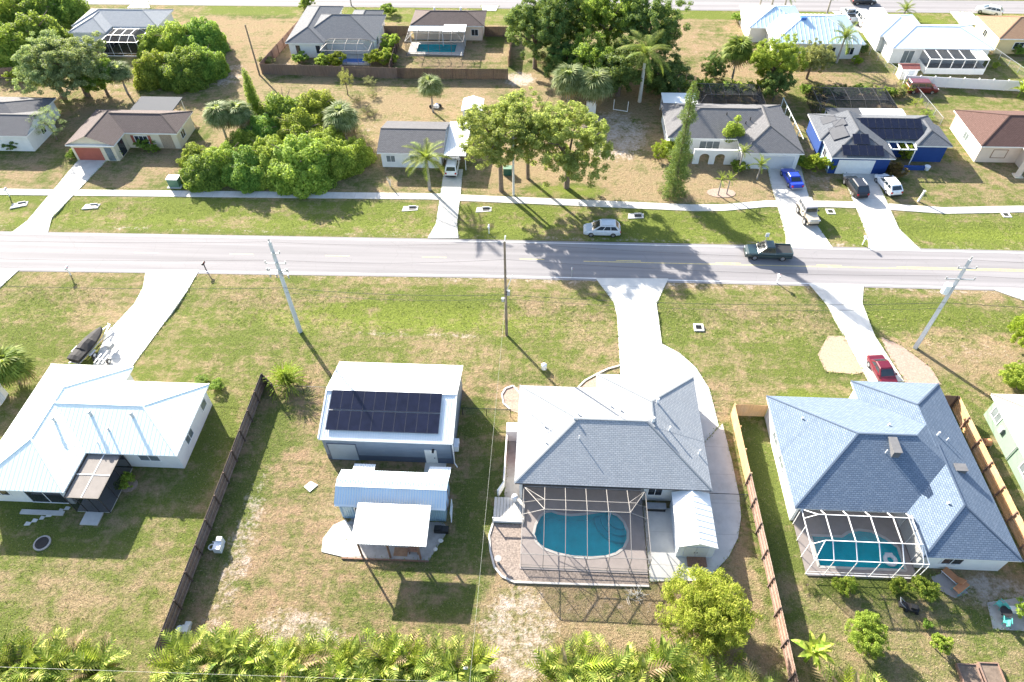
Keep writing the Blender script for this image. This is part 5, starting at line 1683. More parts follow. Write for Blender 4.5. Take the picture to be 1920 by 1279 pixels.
fence('dark brown fence end closing the gap by the green house', (39.6, 44.25), (41.4, 44.25), 1.83, 'fence_dark', 1, rails=False)
fence('brown fence left of the blue grey roofed back house', (-49.71, 112.99), (-47.61, 130.07), 1.83, 'fence_red', 1, rails=False)
fence('brown back fence behind the cage with the blue pool', (-49.59, 112.60), (-25.86, 111.76), 1.83, 'fence_brown', -1, rails=False)
fence('darker brown back fence behind the rectangular turquoise pool', (-25.76, 111.76), (-6.94, 111.94), 1.83, 'fence_dark', -1, rails=False)
fence('brown fence dividing the two fenced back yards', (-27.2, 112.4), (-27.7, 124.0), 1.83, 'fence_dark', 1, rails=False)
fence('short brown fence joining the two back row houses', (-30.9, 128.4), (-26.3, 128.4), 1.83, 'fence_dark', -1, rails=False)
fence('dark brown fence right of the brown shingled back house', (-12.1, 128.6), (-6.9, 128.6), 1.83, 'fence_dark', -1, rails=False)
fence('brown fence on the right side of the brown house back yard', (-6.9, 128.5), (-7.0, 116.6), 1.83, 'fence_red', 1, rails=False)
fence('grey board fence behind the trees at far left', (-94.95, 109.70), (-89.63, 110.44), 1.83, 'fence_brown', -1, rails=False)
# white vinyl fence at top right
vf = thing('vinyl_fence', 'long white vinyl fence behind the maroon van', 'fence', (73, 112, 0))
vp0, vp1 = Vector((58.74, 111.86)), Vector((78.09, 110.28))
vp1 = vp1 + (vp1 - vp0) * 0.4
nv = 12
for i in range(nv):
    a, b = vp0.lerp(vp1, i / nv), vp0.lerp(vp1, (i + 1) / nv)
    MB().beam((a.x, a.y, 0.85), (b.x, b.y, 0.85), 0.06, 1.66).build('panel', 'white_alum', vf)
    MB().box(a.x - 0.08, a.y - 0.08, 0, a.x + 0.08, a.y + 0.08, 1.85).build('post', 'white_alum', vf)
wire_fence('black chain link fence with posts left of the workshop', [(-27.4, 43.2), (-21.2, 43.2)], 1.25)
wire_fence('low chain link fence between workshop and main house', [(-7.6, 41.2), (-2.8, 41.2)], 1.2)
wire_fence('chain link fence with gate crossing the slab right of the main house', [(15.5, 32.6), (18.9, 32.6)], 1.25)
wire_fence('chain link fence between the pale blue and the white back houses', [(55.89, 125.23), (59.05, 113.34)], 1.3, 'galv')
wire_fence('chain link fence right of the screened porch at top right', [(77.80, 124.15), (79.88, 114.34)], 1.3, 'galv')
wire_fence('chain link fence between the blue house and the peach house', [(59.44, 111.88), (60.22, 99.20)], 1.3, 'galv')
vl = thing('ladder_fence', 'tall pale green rail fence between the grey and the blue house', 'fence', (37.2, 97, 0))
lp0, lp1 = Vector((37.0, 103.5)), Vector((37.3, 91.5))
for i in range(5):
    a, b = lp0.lerp(lp1, i / 5), lp0.lerp(lp1, (i + 1) / 5)
    MB().beam((a.x, a.y, 0), (a.x, a.y, 1.9), 0.1, 0.1).build('post', 'metal_aqua', vl)
    for z in (0.25, 1.8):
        MB().beam((a.x, a.y, z), (b.x, b.y, z), 0.07, 0.09).build('rail', 'metal_aqua', vl)
gp = thing('goal_frame', 'white U shaped pipe frame on the bare yard below the royal palm', 'frame', (11.05, 101.98) + (0,))
a, b = (10.47, 102.30), (12.64, 101.70)
MB().beam((a[0], a[1], 0.08), (b[0], b[1], 0.08), 0.09, 0.09).build('base_bar', 'paint_white', gp)
for p in (a, b):
    MB().beam((p[0], p[1], 0.02), (p[0], p[1], 1.75), 0.09, 0.09).build('upright', 'paint_white', gp)
single('door_panel', MB().box(6.1, 101.0, 0.02, 7.6, 101.5, 1.9), 'paint_white', 'white panel standing under the trees left of the pipe frame', 'panel')


# ------------------------------------------------------------------ utility poles and wires
def sag(a, b, s, n=14):
    a = Vector(a)
    b = Vector(b)
    return [a.lerp(b, i / n) - Vector((0, 0, s * 4 * (i / n) * (1 - i / n))) for i in range(n + 1)]


def wire(label, a, b, s, r=0.014, mat='wire', group=None):
    return single('power_line', MB().tube(sag(a, b, s), r, 5), mat, label, 'cable', group)


def concrete_pole(label, x, y, h, arms, transformer=None):
    t = thing('utility_pole', label, 'utility pole', (x, y, 0))
    MB().tube([(x, y, -0.3), (x, y, h)], [0.30, 0.19], 4).build('shaft', 'pole_concrete', t)
    for (z, w, two) in arms:
        ar = MB().beam((x - (w if two else 0.1), y - 0.22, z), (x + w, y - 0.22, z), 0.09, 0.11).build('crossarm', 'galv', t)
        for s in ((-1, 1) if two else (1,)):
            MB().tube([(x + s * (w - 0.06), y - 0.22, z), (x + s * (w - 0.06), y - 0.22, z + 0.3)], [0.05, 0.08], 8).build('insulator', 'vent_grey', ar)
    MB().tube([(x, y, h), (x, y, h + 0.4)], [0.06, 0.09], 8).build('insulator', 'vent_grey', t)
    if transformer:
        z, s = transformer
        MB().tube([(x + s * 0.55, y, z), (x + s * 0.55, y, z + 1.1)], 0.36, 14).build('transformer', 'metal_pale', t)
    return t


P1 = (-27.04, 51.96)
P2 = (-3.81, 52.41)
P3 = (40.69, 52.31)
t1 = concrete_pole('grey concrete utility pole with switch gear at its top left of the street lawn', P1[0], P1[1], 12.9, [(11.6, 0.8, False), (10.3, 1.1, True), (9.3, 0.9, True)])
for (dx, z) in ((-1.05, 9.2), (-1.0, 8.4), (1.0, 9.1), (0.35, 8.6), (-0.3, 8.4), (0.9, 8.3)):
    MB().tube([(P1[0] + dx, P1[1] - 0.25, z), (P1[0] + dx, P1[1] - 0.3, z + 0.5)], [0.06, 0.09], 8).build('fuse_cutout', 'vent_grey', t1)
t2 = thing('utility_pole', 'slender brown wooden utility pole in the middle of the near verge', 'utility pole', P2 + (0,))
MB().tube([(P2[0], P2[1], -0.3), (P2[0], P2[1], 13.3)], [0.17, 0.11], 10).build('shaft', 'pole_wood', t2, smooth=True)
MB().tube([(P2[0], P2[1], 13.2), (P2[0] + 0.1, P2[1], 14.0)], [0.05, 0.07], 8).build('insulator', 'paint_white', t2)
MB().beam((P2[0] + 0.1, P2[1] - 0.1, 6.9), (P2[0] + 0.75, P2[1] + 0.1, 8.9), 0.07, 0.07).build('bracket', 'galv', t2)
MB().box(P2[0] + 0.15, P2[1] - 0.2, 6.2, P2[0] + 0.45, P2[1] + 0.1, 6.8).build('junction_box', 'vent_grey', t2)
MB().box(P2[0] - 0.45, P2[1] - 0.2, 5.3, P2[0] - 0.15, P2[1] + 0.1, 5.7).build('junction_box', 'galv', t2)
t3 = concrete_pole('white concrete utility pole with transformer on the right lawn', P3[0], P3[1], 12.5, [(11.6, 0.9, True), (10.2, 1.4, True)], (8.2, -1))
t4 = thing('utility_pole', 'dark wooden pole on the bare lot behind the trees', 'utility pole', (-49.94, 112.20) + (0,))
_p = (-49.94, 112.20)
MB().tube([(_p[0], _p[1], -0.2), (_p[0], _p[1], 8.6)], [0.16, 0.11], 8).build('shaft', 'pole_wood', t4)
t5 = thing('utility_pole', 'pale wooden pole beside the tall pine by the sidewalk', 'utility pole', (-4.32, 78.74) + (0,))
_q = (-4.32, 78.74)
MB().tube([(_q[0], _q[1], -0.2), (_q[0], _q[1], 9.3)], [0.17, 0.12], 8).build('shaft', 'palm_white', t5)
MB().beam((_q[0] - 0.5, _q[1] - 0.2, 8.9), (_q[0] + 0.5, _q[1] - 0.2, 8.9), 0.08, 0.1).build('crossarm', 'pole_wood', t5)
wire('low cable strung from the grey concrete pole to the wooden pole', (P1[0], P1[1] - 0.2, 6.9), (P2[0], P2[1] - 0.15, 6.3), 0.5, 0.022)
wire('low cable strung from the wooden pole to the white concrete pole', (P2[0], P2[1] - 0.15, 6.3), (P3[0], P3[1] - 0.2, 7.0), 0.8, 0.022)
wire('low cable leaving the grey concrete pole to the left edge', (P1[0], P1[1] - 0.2, 6.9), (-80, 51.5, 7.0), 0.8, 0.022)
wire('low cable leaving the white concrete pole to the right edge', (P3[0], P3[1] - 0.2, 7.0), (95, 52.3, 7.0), 0.8, 0.022)
wire('second low cable between the grey concrete pole and the wooden pole', (P1[0], P1[1] - 0.2, 6.2), (P2[0], P2[1] - 0.15, 5.7), 0.6, 0.016)
wire('second low cable between the wooden pole and the white concrete pole', (P2[0], P2[1] - 0.15, 5.7), (P3[0], P3[1] - 0.2, 6.2), 0.9, 0.016)
for i, (z, dx, nm) in enumerate(((12.9, 0, 'top'), (10.5, 1.0, 'crossarm'))):
    wire('thin %s power line between the grey pole and the wooden pole' % nm, (P1[0] + dx, P1[1], z), (P2[0], P2[1], 13.2 - i * 2.2), 0.4, 0.011)
    wire('thin %s power line between the wooden pole and the white pole' % nm, (P2[0], P2[1], 13.2 - i * 2.2), (P3[0] + dx, P3[1], 12.5 - i * 2), 0.6, 0.011)
    wire('thin %s power line running off left from the grey pole' % nm, (P1[0] - dx, P1[1], z), (-80, 51.6, z), 0.6, 0.011)
    wire('thin %s power line running off right from the white pole' % nm, (P3[0] + dx, P3[1], 12.5 - i * 2), (95, 52.3, 12.5 - i * 2), 0.6, 0.011)
wire('pale service wire dropping from the wooden pole towards the viewer', (P2[0], P2[1], 6.0), (-4.07, 19.11) + (6.0,), 0.25, 0.008, 'wire_pale')
wire('pale service wire continuing over the bottom hedge left of centre', (-4.07, 19.11) + (6.0,), (-4.2, 6.0, 6.2), 0.05, 0.008, 'wire_pale')
wire('pale wire crossing above the bottom hedge', (-42.00, 13.67) + (6.5,), (0.20, 14.37) + (6.5,), 0.1, 0.006, 'wire_pale')
bp = thing('electrical_box', 'white meter box on a post at the bottom hedge', 'meter box', (-4.77, 16.32) + (0,))
_b = (-4.77, 16.32)
MB().tube([(_b[0], _b[1], 0), (_b[0], _b[1], 2.9)], 0.06, 6).build('post', 'galv', bp)
MB().box(_b[0] - 0.16, _b[1] - 0.1, 2.3, _b[0] + 0.16, _b[1] + 0.1, 2.8).build('box', 'plastic_white', bp)


# ------------------------------------------------------------------ vehicles
def loft(mb, secs):
    """secs: list of rings with equal count, lofted along x"""
    n = len(secs[0])
    for i in range(len(secs) - 1):
        for k in range(n):
            mb.poly([secs[i][k], secs[i][(k + 1) % n], secs[i + 1][(k + 1) % n], secs[i + 1][k]])
    mb.poly(list(reversed(secs[0])))
    mb.poly(secs[-1])


def vehicle(name, label, loc, heading, L, Wd, Ht, paint, style='suv', roofmat=None, group=None, wheel=0.34, lift=0.0):
    """car pointing along +x locally; heading in degrees"""
    t = thing(name, label, {'pickup_truck': 'truck', 'jeep': 'jeep', 'van': 'van'}.get(name, 'car'), (0, 0, 0), group=group)
    w = Wd / 2
    zb = 0.24 + lift
    hood, belt = {'suv': (0.92, 0.98), 'coupe': (0.80, 0.90), 'pickup': (1.0, 1.06), 'jeep': (1.08, 1.12), 'van': (1.05, 1.12)}[style]
    hood += lift
    belt += lift
    h = L / 2
    st = {'suv': [(-h, .82, hood - .12), (-h + .15, .94, belt - .02), (-h + .5, 1, belt), (0, 1, belt), (h * .42, 1, belt - .01), (h * .55, .99, hood), (h - .35, .95, hood - .12), (h - .08, .84, hood - .24), (h, .72, hood - .36)],
          'coupe': [(-h, .80, belt - .1), (-h + .2, .94, belt), (-h * .55, 1, belt), (0, .98, belt - .02), (h * .40, .98, belt - .03), (h * .6, .98, hood), (h - .4, .93, hood - .12), (h - .1, .8, hood - .24), (h, .64, hood - .34)],
          'pickup': [(-h, .95, belt - .1), (-h + .08, .98, belt), (-h * .25, 1, belt), (0, 1, belt), (h * .35, 1, belt), (h * .45, .99, hood), (h - .35, .96, hood - .08), (h - .06, .9, hood - .2), (h, .82, hood - .35)],
          'jeep': [(-h, .88, belt - .05), (-h + .1, .9, belt), (0, .9, belt), (h * .25, .9, belt), (h * .33, .82, hood), (h * .7, .76, hood - .02), (h - .12, .70, hood - .06), (h, .68, hood - .25)],
          'van': [(-h, .9, belt), (-h + .1, .97, belt + .1), (0, 1, belt + .1), (h * .5, 1, belt + .05), (h * .65, .99, hood), (h - .25, .95, hood - .12), (h, .8, hood - .3)]}[style]
    body = MB()
    secs = []
    for (x, f, zt) in st:
        ww = w * f
        secs.append([(x, -ww * .9, zb), (x, -ww, zb + .18), (x, -ww, zt - .14), (x, -ww * .93, zt), (x, ww * .93, zt), (x, ww, zt - .14), (x, ww, zb + .18), (x, ww * .9, zb)])
    loft(body, secs)
    bo = body.build('body', paint, t, smooth=False)
    # cabin: base outline at the belt, roof outline above
    cb = {'suv': (-h * .97, h * .56, -h * .70, h * .12), 'coupe': (-h * .72, h * .42, -h * .38, h * .10), 'pickup': (-h * .27, h * .50, -h * .19, h * .20), 'jeep': (-h * .96, h * .28, -h * .93, h * .20), 'van': (-h * .97, h * .62, -h * .93, h * .36)}[style]
    bx0, bx1, tx0, tx1 = cb
    wb, wt = w * (.92 if style != 'jeep' else .84), w * (.76 if style not in ('jeep', 'van') else .80)
    zt = Ht + lift - (0 if style != 'jeep' else 0)
    zbelt = belt - 0.03
    B = [(bx0, -wb, zbelt), (bx1, -wb, zbelt), (bx1, wb, zbelt), (bx0, wb, zbelt)]
    T = [(tx0, -wt, zt - .06), (tx1, -wt, zt - .06), (tx1, wt, zt - .06), (tx0, wt, zt - .06)]
    cab = MB()
    for k in range(4):
        cab.poly([B[k], B[(k + 1) % 4], T[(k + 1) % 4], T[k]])
    cab.build('cabin', paint if not roofmat else roofmat, t)
    rf = MB()
    i0 = [(T[0][0] + .05, T[0][1] + .08, zt), (T[1][0] - .12, T[1][1] + .08, zt), (T[2][0] - .12, T[2][1] - .08, zt), (T[3][0] + .05, T[3][1] - .08, zt)]
    for k in range(4):
        rf.poly([T[k], T[(k + 1) % 4], i0[(k + 1) % 4], i0[k]])
    rf.poly(i0)
    rf.build('roof_panel', roofmat or paint, t)

    def pane(nm, k, s0, s1, z0, z1):
        a, b, c, d = Vector(B[k]), Vector(B[(k + 1) % 4]), Vector(T[(k + 1) % 4]), Vector(T[k])
        nrm = (b - a).cross(d - a).normalized() * 0.012
        P = lambda s, z: (a.lerp(b, s)).lerp(d.lerp(c, s), z) + nrm
        MB().poly([P(s0, z0), P(s1, z0), P(s1, z1), P(s0, z1)]).build(nm, 'car_glass', t)
    pane('windscreen', 1, .06, .94, .1, .95)
    pane('rear_window', 3, .1, .9, .2 if style != 'van' else .4, .9)
    for k in (0, 2):
        spl = {'suv': ((.06, .32), (.35, .62), (.65, .93)), 'coupe': ((.1, .4), (.44, .86)), 'pickup': ((.06, .5), (.54, .92)), 'jeep': ((.06, .36), (.42, .64), (.68, .94)), 'van': ((.04, .34), (.37, .66), (.7, .94))}[style]
        for (s0, s1) in spl:
            if k == 2:
                s0, s1 = 1 - s1, 1 - s0
            pane('side_window', k, s0, s1, .18, .88)
    for sx, fx in ((h * .60, 1), (-h * .60, -1)):
        for sy in (-1, 1):
            yo = sy * (w * (1.0 if style != 'jeep' else .98) - 0.10)
            ty = MB()
            N = 14
            for j in range(N):
                a0, a1 = 2 * math.pi * j / N, 2 * math.pi * (j + 1) / N
                c = lambda a, y, r: (sx + r * math.cos(a), y, wheel + r * math.sin(a))
                y0_, y1_ = yo - 0.11, yo + 0.11
                ty.poly([c(a0, y0_, wheel), c(a1, y0_, wheel), c(a1, y1_, wheel), c(a0, y1_, wheel)])
                for yy in (y0_, y1_):
                    ty.poly([c(a0, yy, wheel), c(a1, yy, wheel), c(a1, yy, wheel * .62), c(a0, yy, wheel * .62)])
            tw = ty.build('wheel', 'rubber', t)
            MB().tube([(sx, yo - 0.10, wheel), (sx, yo + 0.10, wheel)], wheel * .63, 12).build('rim', 'rim', tw)
    zl = hood - 0.28 if style != 'jeep' else hood - 0.2
    for sy in (-1, 1):
        MB().box(h - .16, sy * w * .62 - .17, zl - .07, h - .02, sy * w * .62 + .17, zl + .07).build('headlight', 'lamp_clear', t)
        MB().box(-h - .01, sy * w * .74 - .12, belt - .34, -h + .1, sy * w * .74 + .12, belt - .1).build('tail_light', 'lamp_red', t)
        MB().box(bx1 - .35, sy * (w + .08) - .08, belt - .02, bx1 - .18, sy * (w + .08) + .08, belt + .13).build('mirror', paint if style != 'jeep' else 'trim_black', t)
    MB().box(h - .1, -w * .72, zb + .02, h + .03, w * .72, zb + .24).build('front_bumper', 'trim_black' if style in ('jeep', 'pickup') else paint, t)
    MB().box(-h - .04, -w * .8, zb + .02, -h + .08, w * .8, zb + .22).build('rear_bumper', 'trim_black' if style in ('jeep', 'suv') else 'rim', t)
    if style == 'pickup':
        bd = MB().box(-h + .12, -w * .86, belt - .02, -h * .30, w * .86, belt + .012)
        bd.build('bed', 'trim_black', t)
        for sy in (-1, 1):
            MB().box(-h + .05, sy * w * .93 - .06, belt, -h * .28, sy * w * .93 + .06, belt + .1).build('bed_rail', paint, t)
        MB().box(-h + .02, -w * .88, belt - .02, -h + .1, w * .88, belt + .1).build('tailgate', paint, t)
    if style == 'jeep':
        MB().tube([(-h - .18, 0, belt - .25), (-h, 0, belt - .25)], .38, 14).build('spare_wheel', 'rubber', t)
        for sx in (h * .60, -h * .60):
            for sy in (-1, 1):
                MB().box(sx - .5, sy * w - .16, wheel * 2 + .02, sx + .5, sy * w + .06, wheel * 2 + .09).build('fender_flare', 'trim_black', t)
    if style == 'suv':
        for sy in (-1, 1):
            MB().beam((tx0 + .3, sy * wt * .9, zt + .04), (tx1 - .2, sy * wt * .9, zt + .04), .04, .05).build('roof_rail', 'rim', t)
    t.location = (loc[0], loc[1], loc[2] if len(loc) > 2 else 0.0)
    t.rotation_euler = (0, 0, math.radians(heading))
    return t


vehicle('car', 'silver sport utility car parked on the far verge by the road', (7.43, 71.01) + (-0.05,), 180, 4.7, 1.9, 1.68, 'car_silver', 'suv')
vehicle('pickup_truck', 'dark green pickup truck driving on the road', (27.65, 67.13) + (0.02,), 179, 5.6, 1.95, 1.82, 'car_green', 'pickup', wheel=0.38, lift=0.08)
vehicle('jeep', 'tan off road jeep with grey soft top at the end of the driveway', (34.37, 74.92) + (0.065,), -84, 4.2, 1.9, 1.75, 'car_tan', 'jeep', 'softtop', wheel=0.46, lift=0.22)
vehicle('car', 'bright blue coupe before the grey roofed garage', (34.16, 83.39) + (0.065,), 97, 4.7, 1.9, 1.35, 'car_blue', 'coupe')
vehicle('car', 'black sport utility car on the driveway of the blue house', (42.37, 81.65) + (0.065,), 98, 4.7, 1.9, 1.68, 'car_black', 'suv')
vehicle('car', 'white car parked on the grass edge right of the black one', (46.95, 82.32) + (0.0,), 100, 4.7, 1.9, 1.55, 'car_white', 'suv')
vehicle('car', 'red car nosed up to the garage of the blue grey roofed house', (35.72, 48.11) + (0.062,), -83, 4.4, 1.8, 1.42, 'car_red', 'coupe')
vehicle('car', 'white car parked under the carport', (-13.36, 84.63) + (0.065,), 90, 4.6, 1.85, 1.55, 'car_white', 'suv', 'car_white')
vehicle('van', 'old maroon van on the lawn beside the white vinyl fence', (60.87, 109.75) + (0.0,), 0, 4.9, 1.9, 1.9, 'car_maroon', 'van')
vehicle('pickup_truck', 'silver pickup truck beside the pale blue back house', (57.20, 138.55) + (0.05,), 92, 5.4, 1.95, 1.8, 'car_silver', 'pickup', wheel=0.38)
vehicle('van', 'white van parked beside the silver pickup at top right', (58.87, 136.65) + (0.05,), 92, 5.2, 2.0, 2.1, 'car_white', 'van')
vehicle('car', 'dark car on the back street at the top edge', (62.0, 145.6, 0.02), 0, 4.7, 1.9, 1.5, 'car_black', 'suv')
vehicle('car', 'white car on the drive of the tan roofed yellow house', (84.45, 141.22) + (0.06,), 150, 4.6, 1.9, 1.5, 'car_white', 'suv')
tl = thing('cargo_trailer', 'white box trailer parked by the white hip roofed house', 'trailer', (61.24, 135.27) + (0,))
_t = (61.24, 135.27)
MB().box(_t[0] - 1.2, _t[1] - 2.0, 0.5, _t[0] + 1.2, _t[1] + 2.0, 2.5).build('box', 'paint_white', tl)
for s in (-1, 1):
    MB().tube([(_t[0] + s * 1.1, _t[1], 0.35), (_t[0] + s * 1.3, _t[1], 0.35)], 0.34, 12).build('wheel', 'rubber', tl)
MB().beam((_t[0], _t[1] - 2.0, 0.5), (_t[0], _t[1] - 3.1, 0.5), 0.12, 0.12).build('hitch', 'galv', tl)

# boat under its cover, on a trailer
bo = thing('covered_boat', 'boat under a black cover on the left driveway', 'boat', (0, 0, 0))
mb = MB()
secs = []
BL = [(-2.7, .95, 1.25, 1.3), (-2.2, 1.0, 1.28, 1.5), (-1.2, 1.03, 1.3, 1.45), (-1.1, 1.03, 1.3, 1.62), (-0.2, 1.03, 1.3, 1.75), (0.5, 1.0, 1.32, 1.7), (0.7, .98, 1.33, 1.5), (1.5, .78, 1.37, 1.55), (2.3, .42, 1.42, 1.5), (2.8, .06, 1.46, 1.47)]
for (x, w_, zg, zc) in BL:
    secs.append([(x, -w_, zg - .12), (x, -w_, zg), (x, -w_ * .5, (zg * .4 + zc * .6)), (x, 0, zc), (x, w_ * .5, (zg * .4 + zc * .6)), (x, w_, zg), (x, w_, zg - .12), (x, 0, zg - .15)])
loft(mb, secs)
mb.build('cover', 'cover_black', bo)
mb = MB()
secs = []
for (x, w_, zg, zc) in BL:
    k = .62 if x < 1 else .62 - (x - 1) * .12
    secs.append([(x, -w_ * .97, zg - .1), (x, 0, zg - .11), (x, w_ * .97, zg - .1), (x, w_ * .8, zg - .5), (x, 0, zg - .85 + max(0, x - 1) * .22), (x, -w_ * .8, zg - .5)])
loft(mb, secs)
mb.build('hull', 'cover_black', bo)
bl = (-49.36, 48.22)
bo.location = (bl[0], bl[1], 0.06)
bang = math.atan2((-48.56, 50.42)[1] - (-49.56, 45.66)[1], (-48.56, 50.42)[0] - (-49.56, 45.66)[0])
bo.rotation_euler = (0, 0, bang)
bo.scale = (.88, .78, .85)
bt = thing('boat_trailer', 'galvanised trailer under the black covered boat', 'trailer', (0, 0, 0))
MB().beam((-2.6, -.55, .5), (1.6, -.55, .5), .08, .1).beam((-2.6, .55, .5), (1.6, .55, .5), .08, .1).beam((1.6, -.55, .5), (3.6, 0, .5), .08, .1).beam((1.6, .55, .5), (3.6, 0, .5), .08, .1).beam((-2.4, -.6, .5), (-2.4, .6, .5), .08, .1).beam((-0.8, -.95, .42), (-0.8, .95, .42), .09, .09).build('frame', 'galv', bt)
for s in (-1, 1):
    w_ = MB().tube([(-.8, s * 1.0, .34), (-.8, s * 1.2, .34)], .33, 14).build('wheel', 'rubber', bt)
    MB().tube([(-.8, s * 0.99, .34), (-.8, s * 1.21, .34)], .19, 10).build('rim', 'paint_white', w_)
    MB().box(-1.25, s * 1.1 - .14, .70, -.35, s * 1.1 + .14, .74).build('mudguard', 'galv', bt)
MB().tube([(3.4, 0, .05), (3.4, 0, .8)], .05, 8).build('jack', 'galv', bt)
MB().box(-1.5, -.5, .3, -1.0, .5, .36).build('bunk', 'wood_trim', bt)
bt.location = bo.location
bt.rotation_euler = bo.rotation_euler
ou = thing('utility_trailer', 'small pale trailer with winch beside the covered boat', 'trailer', (0, 0, 0))
MB().beam((-1.6, 0, .45), (1.7, 0, .45), .1, .1).beam((-1.5, -.45, .45), (-.2, -.45, .45), .07, .08).beam((-1.5, .45, .45), (-.2, .45, .45), .07, .08).beam((-.9, -.7, .38), (-.9, .7, .38), .08, .08).build('frame', 'galv', ou)
for s in (-1, 1):
    w_ = MB().tube([(-.9, s * .72, .3), (-.9, s * .88, .3)], .29, 14).build('wheel', 'rubber', ou)
    MB().tube([(-.9, s * .71, .3), (-.9, s * .89, .3)], .17, 10).build('rim', 'paint_white', ou and w_)
MB().box(.6, -.3, .45, 1.2, .3, .95).build('winch_box', 'vent_grey', ou)
MB().beam((1.2, 0, .8), (1.9, .25, 1.05), .06, .06).build('crank', 'vent_grey', ou)
ol = (-47.14, 47.45)
ou.location = (ol[0], ol[1], 0.06)
ou.rotation_euler = (0, 0, bang + 0.06)


# ------------------------------------------------------------------ street furniture
def mailbox(label, p, post='paint_white', box='paint_white', rz=0.0, h=1.05):
    t = thing('mailbox', label, 'mailbox', (p[0], p[1], 0), rz)
    MB().box(-.05, -.05, -.1, .05, .05, h).build('post', post, t).location = (0, 0, 0)
    for ch in t.children:
        pass
    m = MB()
    N = 8
    pts = [(-.12, 0), (.12, 0)] + [(.12 * math.cos(math.pi * k / N), .14 + .12 * math.sin(math.pi * k / N)) for k in range(N + 1)]
    ringa = [(x, -.28, h + z) for x, z in pts]
    ringb = [(x, .28, h + z) for x, z in pts]
    for k in range(len(pts)):
        m.poly([ringa[k], ringa[(k + 1) % len(pts)], ringb[(k + 1) % len(pts)], ringb[k]])
    m.poly(ringa).poly(list(reversed(ringb)))
    bx = m.build('box', box, t)
    MB().box(.125, -.05, h + .1, .145, .05, h + .3).build('flag', 'lamp_red', bx)
    return t


def at_origin(fn):
    return fn


def place_mailbox(label, p, **kw):
    t = mailbox(label, (0, 0), **kw)
    t.location = (p[0], p[1], 0)
    return t


place_mailbox('white mailbox by the left driveway at the near road edge', (-57.71, 60.25))
place_mailbox('black mailbox at the right flare of the left driveway', (-41.32, 61.77), post='black', box='black')
place_mailbox('white mailbox across the road beside the carport driveway', (-7.08, 70.25))
place_mailbox('dark post mailbox left of the main white driveway', (3.51, 62.35), post='vent_grey', box='vent_grey')
place_mailbox('white mailbox right of the road end of the main driveway', (27.87, 62.16))
place_mailbox('pale mailbox between the two right hand far driveways', (40.09, 69.77), box='metal_pale')
place_mailbox('small white post mailbox at the far left verge', (-74.29, 75.97), post='metal_pale', box='metal_pale')
sp_ = thing('street_sign', 'white sign paddle standing beside the pickup truck', 'sign', (27.69, 68.99) + (0,))
_s2 = (27.69, 68.99)
MB().beam((_s2[0], _s2[1], 0), (_s2[0], _s2[1], 1.9), .05, .05).build('post', 'galv', sp_)
MB().prism([(_s2[0] - .22, _s2[1] - .02), (_s2[0] + .22, _s2[1] - .02), (_s2[0] + .22, _s2[1] + .02), (_s2[0] - .22, _s2[1] + .02)], 1.5, 2.1).build('plate', 'paint_white', sp_)
wp = thing('marker_post', 'pale leaning marker post on the lawn right of the white car', 'post', (50.14, 79.23) + (0,))
_w = (50.14, 79.23)
MB().beam((_w[0], _w[1], -0.1), (_w[0] + .25, _w[1] + .1, 1.6), .22, .22).build('shaft', 'palm_white', wp)
MB().box(_w[0] + .1, _w[1] - .05, 1.6, _w[0] + .4, _w[1] + .25, 1.68).build('cap', 'palm_white', wp)


def culvert(label, p, rz=0.0, s=1.0):
    t = thing('drain_inlet', label, 'drain', (0, 0, 0))
    MB().prism([(-1.1 * s, -.55 * s), (1.0 * s, -.45 * s), (1.1 * s, .5 * s), (-.9 * s, .55 * s)], -.1, .1).build('apron', 'concrete', t)
    MB().box(-.15 * s, -.28 * s, .1, .75 * s, .28 * s, .13).build('grate', 'black', t)
    MB().box(-.2 * s, .28 * s, .1, .8 * s, .42 * s, .28).build('headwall', 'concrete', t)
    t.location = (p[0], p[1], -0.08)
    t.rotation_euler = (0, 0, rz)
    return t


culvert('concrete drain inlet on the far verge at the left edge', (-71.88, 74.09), 0.35)
culvert('concrete drain inlet beside the cream house driveway', (-61.75, 74.09), 0.1)
culvert('concrete drain inlet on the verge left of the carport driveway', (-18.11, 75.20), 0.1)
culvert('concrete drain inlet on the verge right of the carport driveway', (-8.17, 75.33), 0.1)
culvert('concrete drain inlet right of the silver car', (12.07, 74.67), 0.05)


def grate(label, p, s=0.55):
    t = thing('drain_grate', label, 'drain', (0, 0, 0))
    mb = MB()
    for (a, b, c, d) in ((-s, -s, s, -s * .6), (-s, s * .6, s, s), (-s, -s * .6, -s * .6, s * .6), (s * .6, -s * .6, s, s * .6)):
        mb.box(a, b, -.1, c, d, .06)
    mb.build('frame', 'concrete_bright', t)
    for k in range(6):
        x = -s * .55 + k * s * .22
        MB().box(x - .03, -s * .6, .0, x + .03, s * .6, .03).build('bar', 'black', t)
    MB().box(-s * .6, -s * .6, -.12, s * .6, s * .6, -.08).build('pit', 'black', t)
    t.location = (p[0], p[1], 0)
    return t


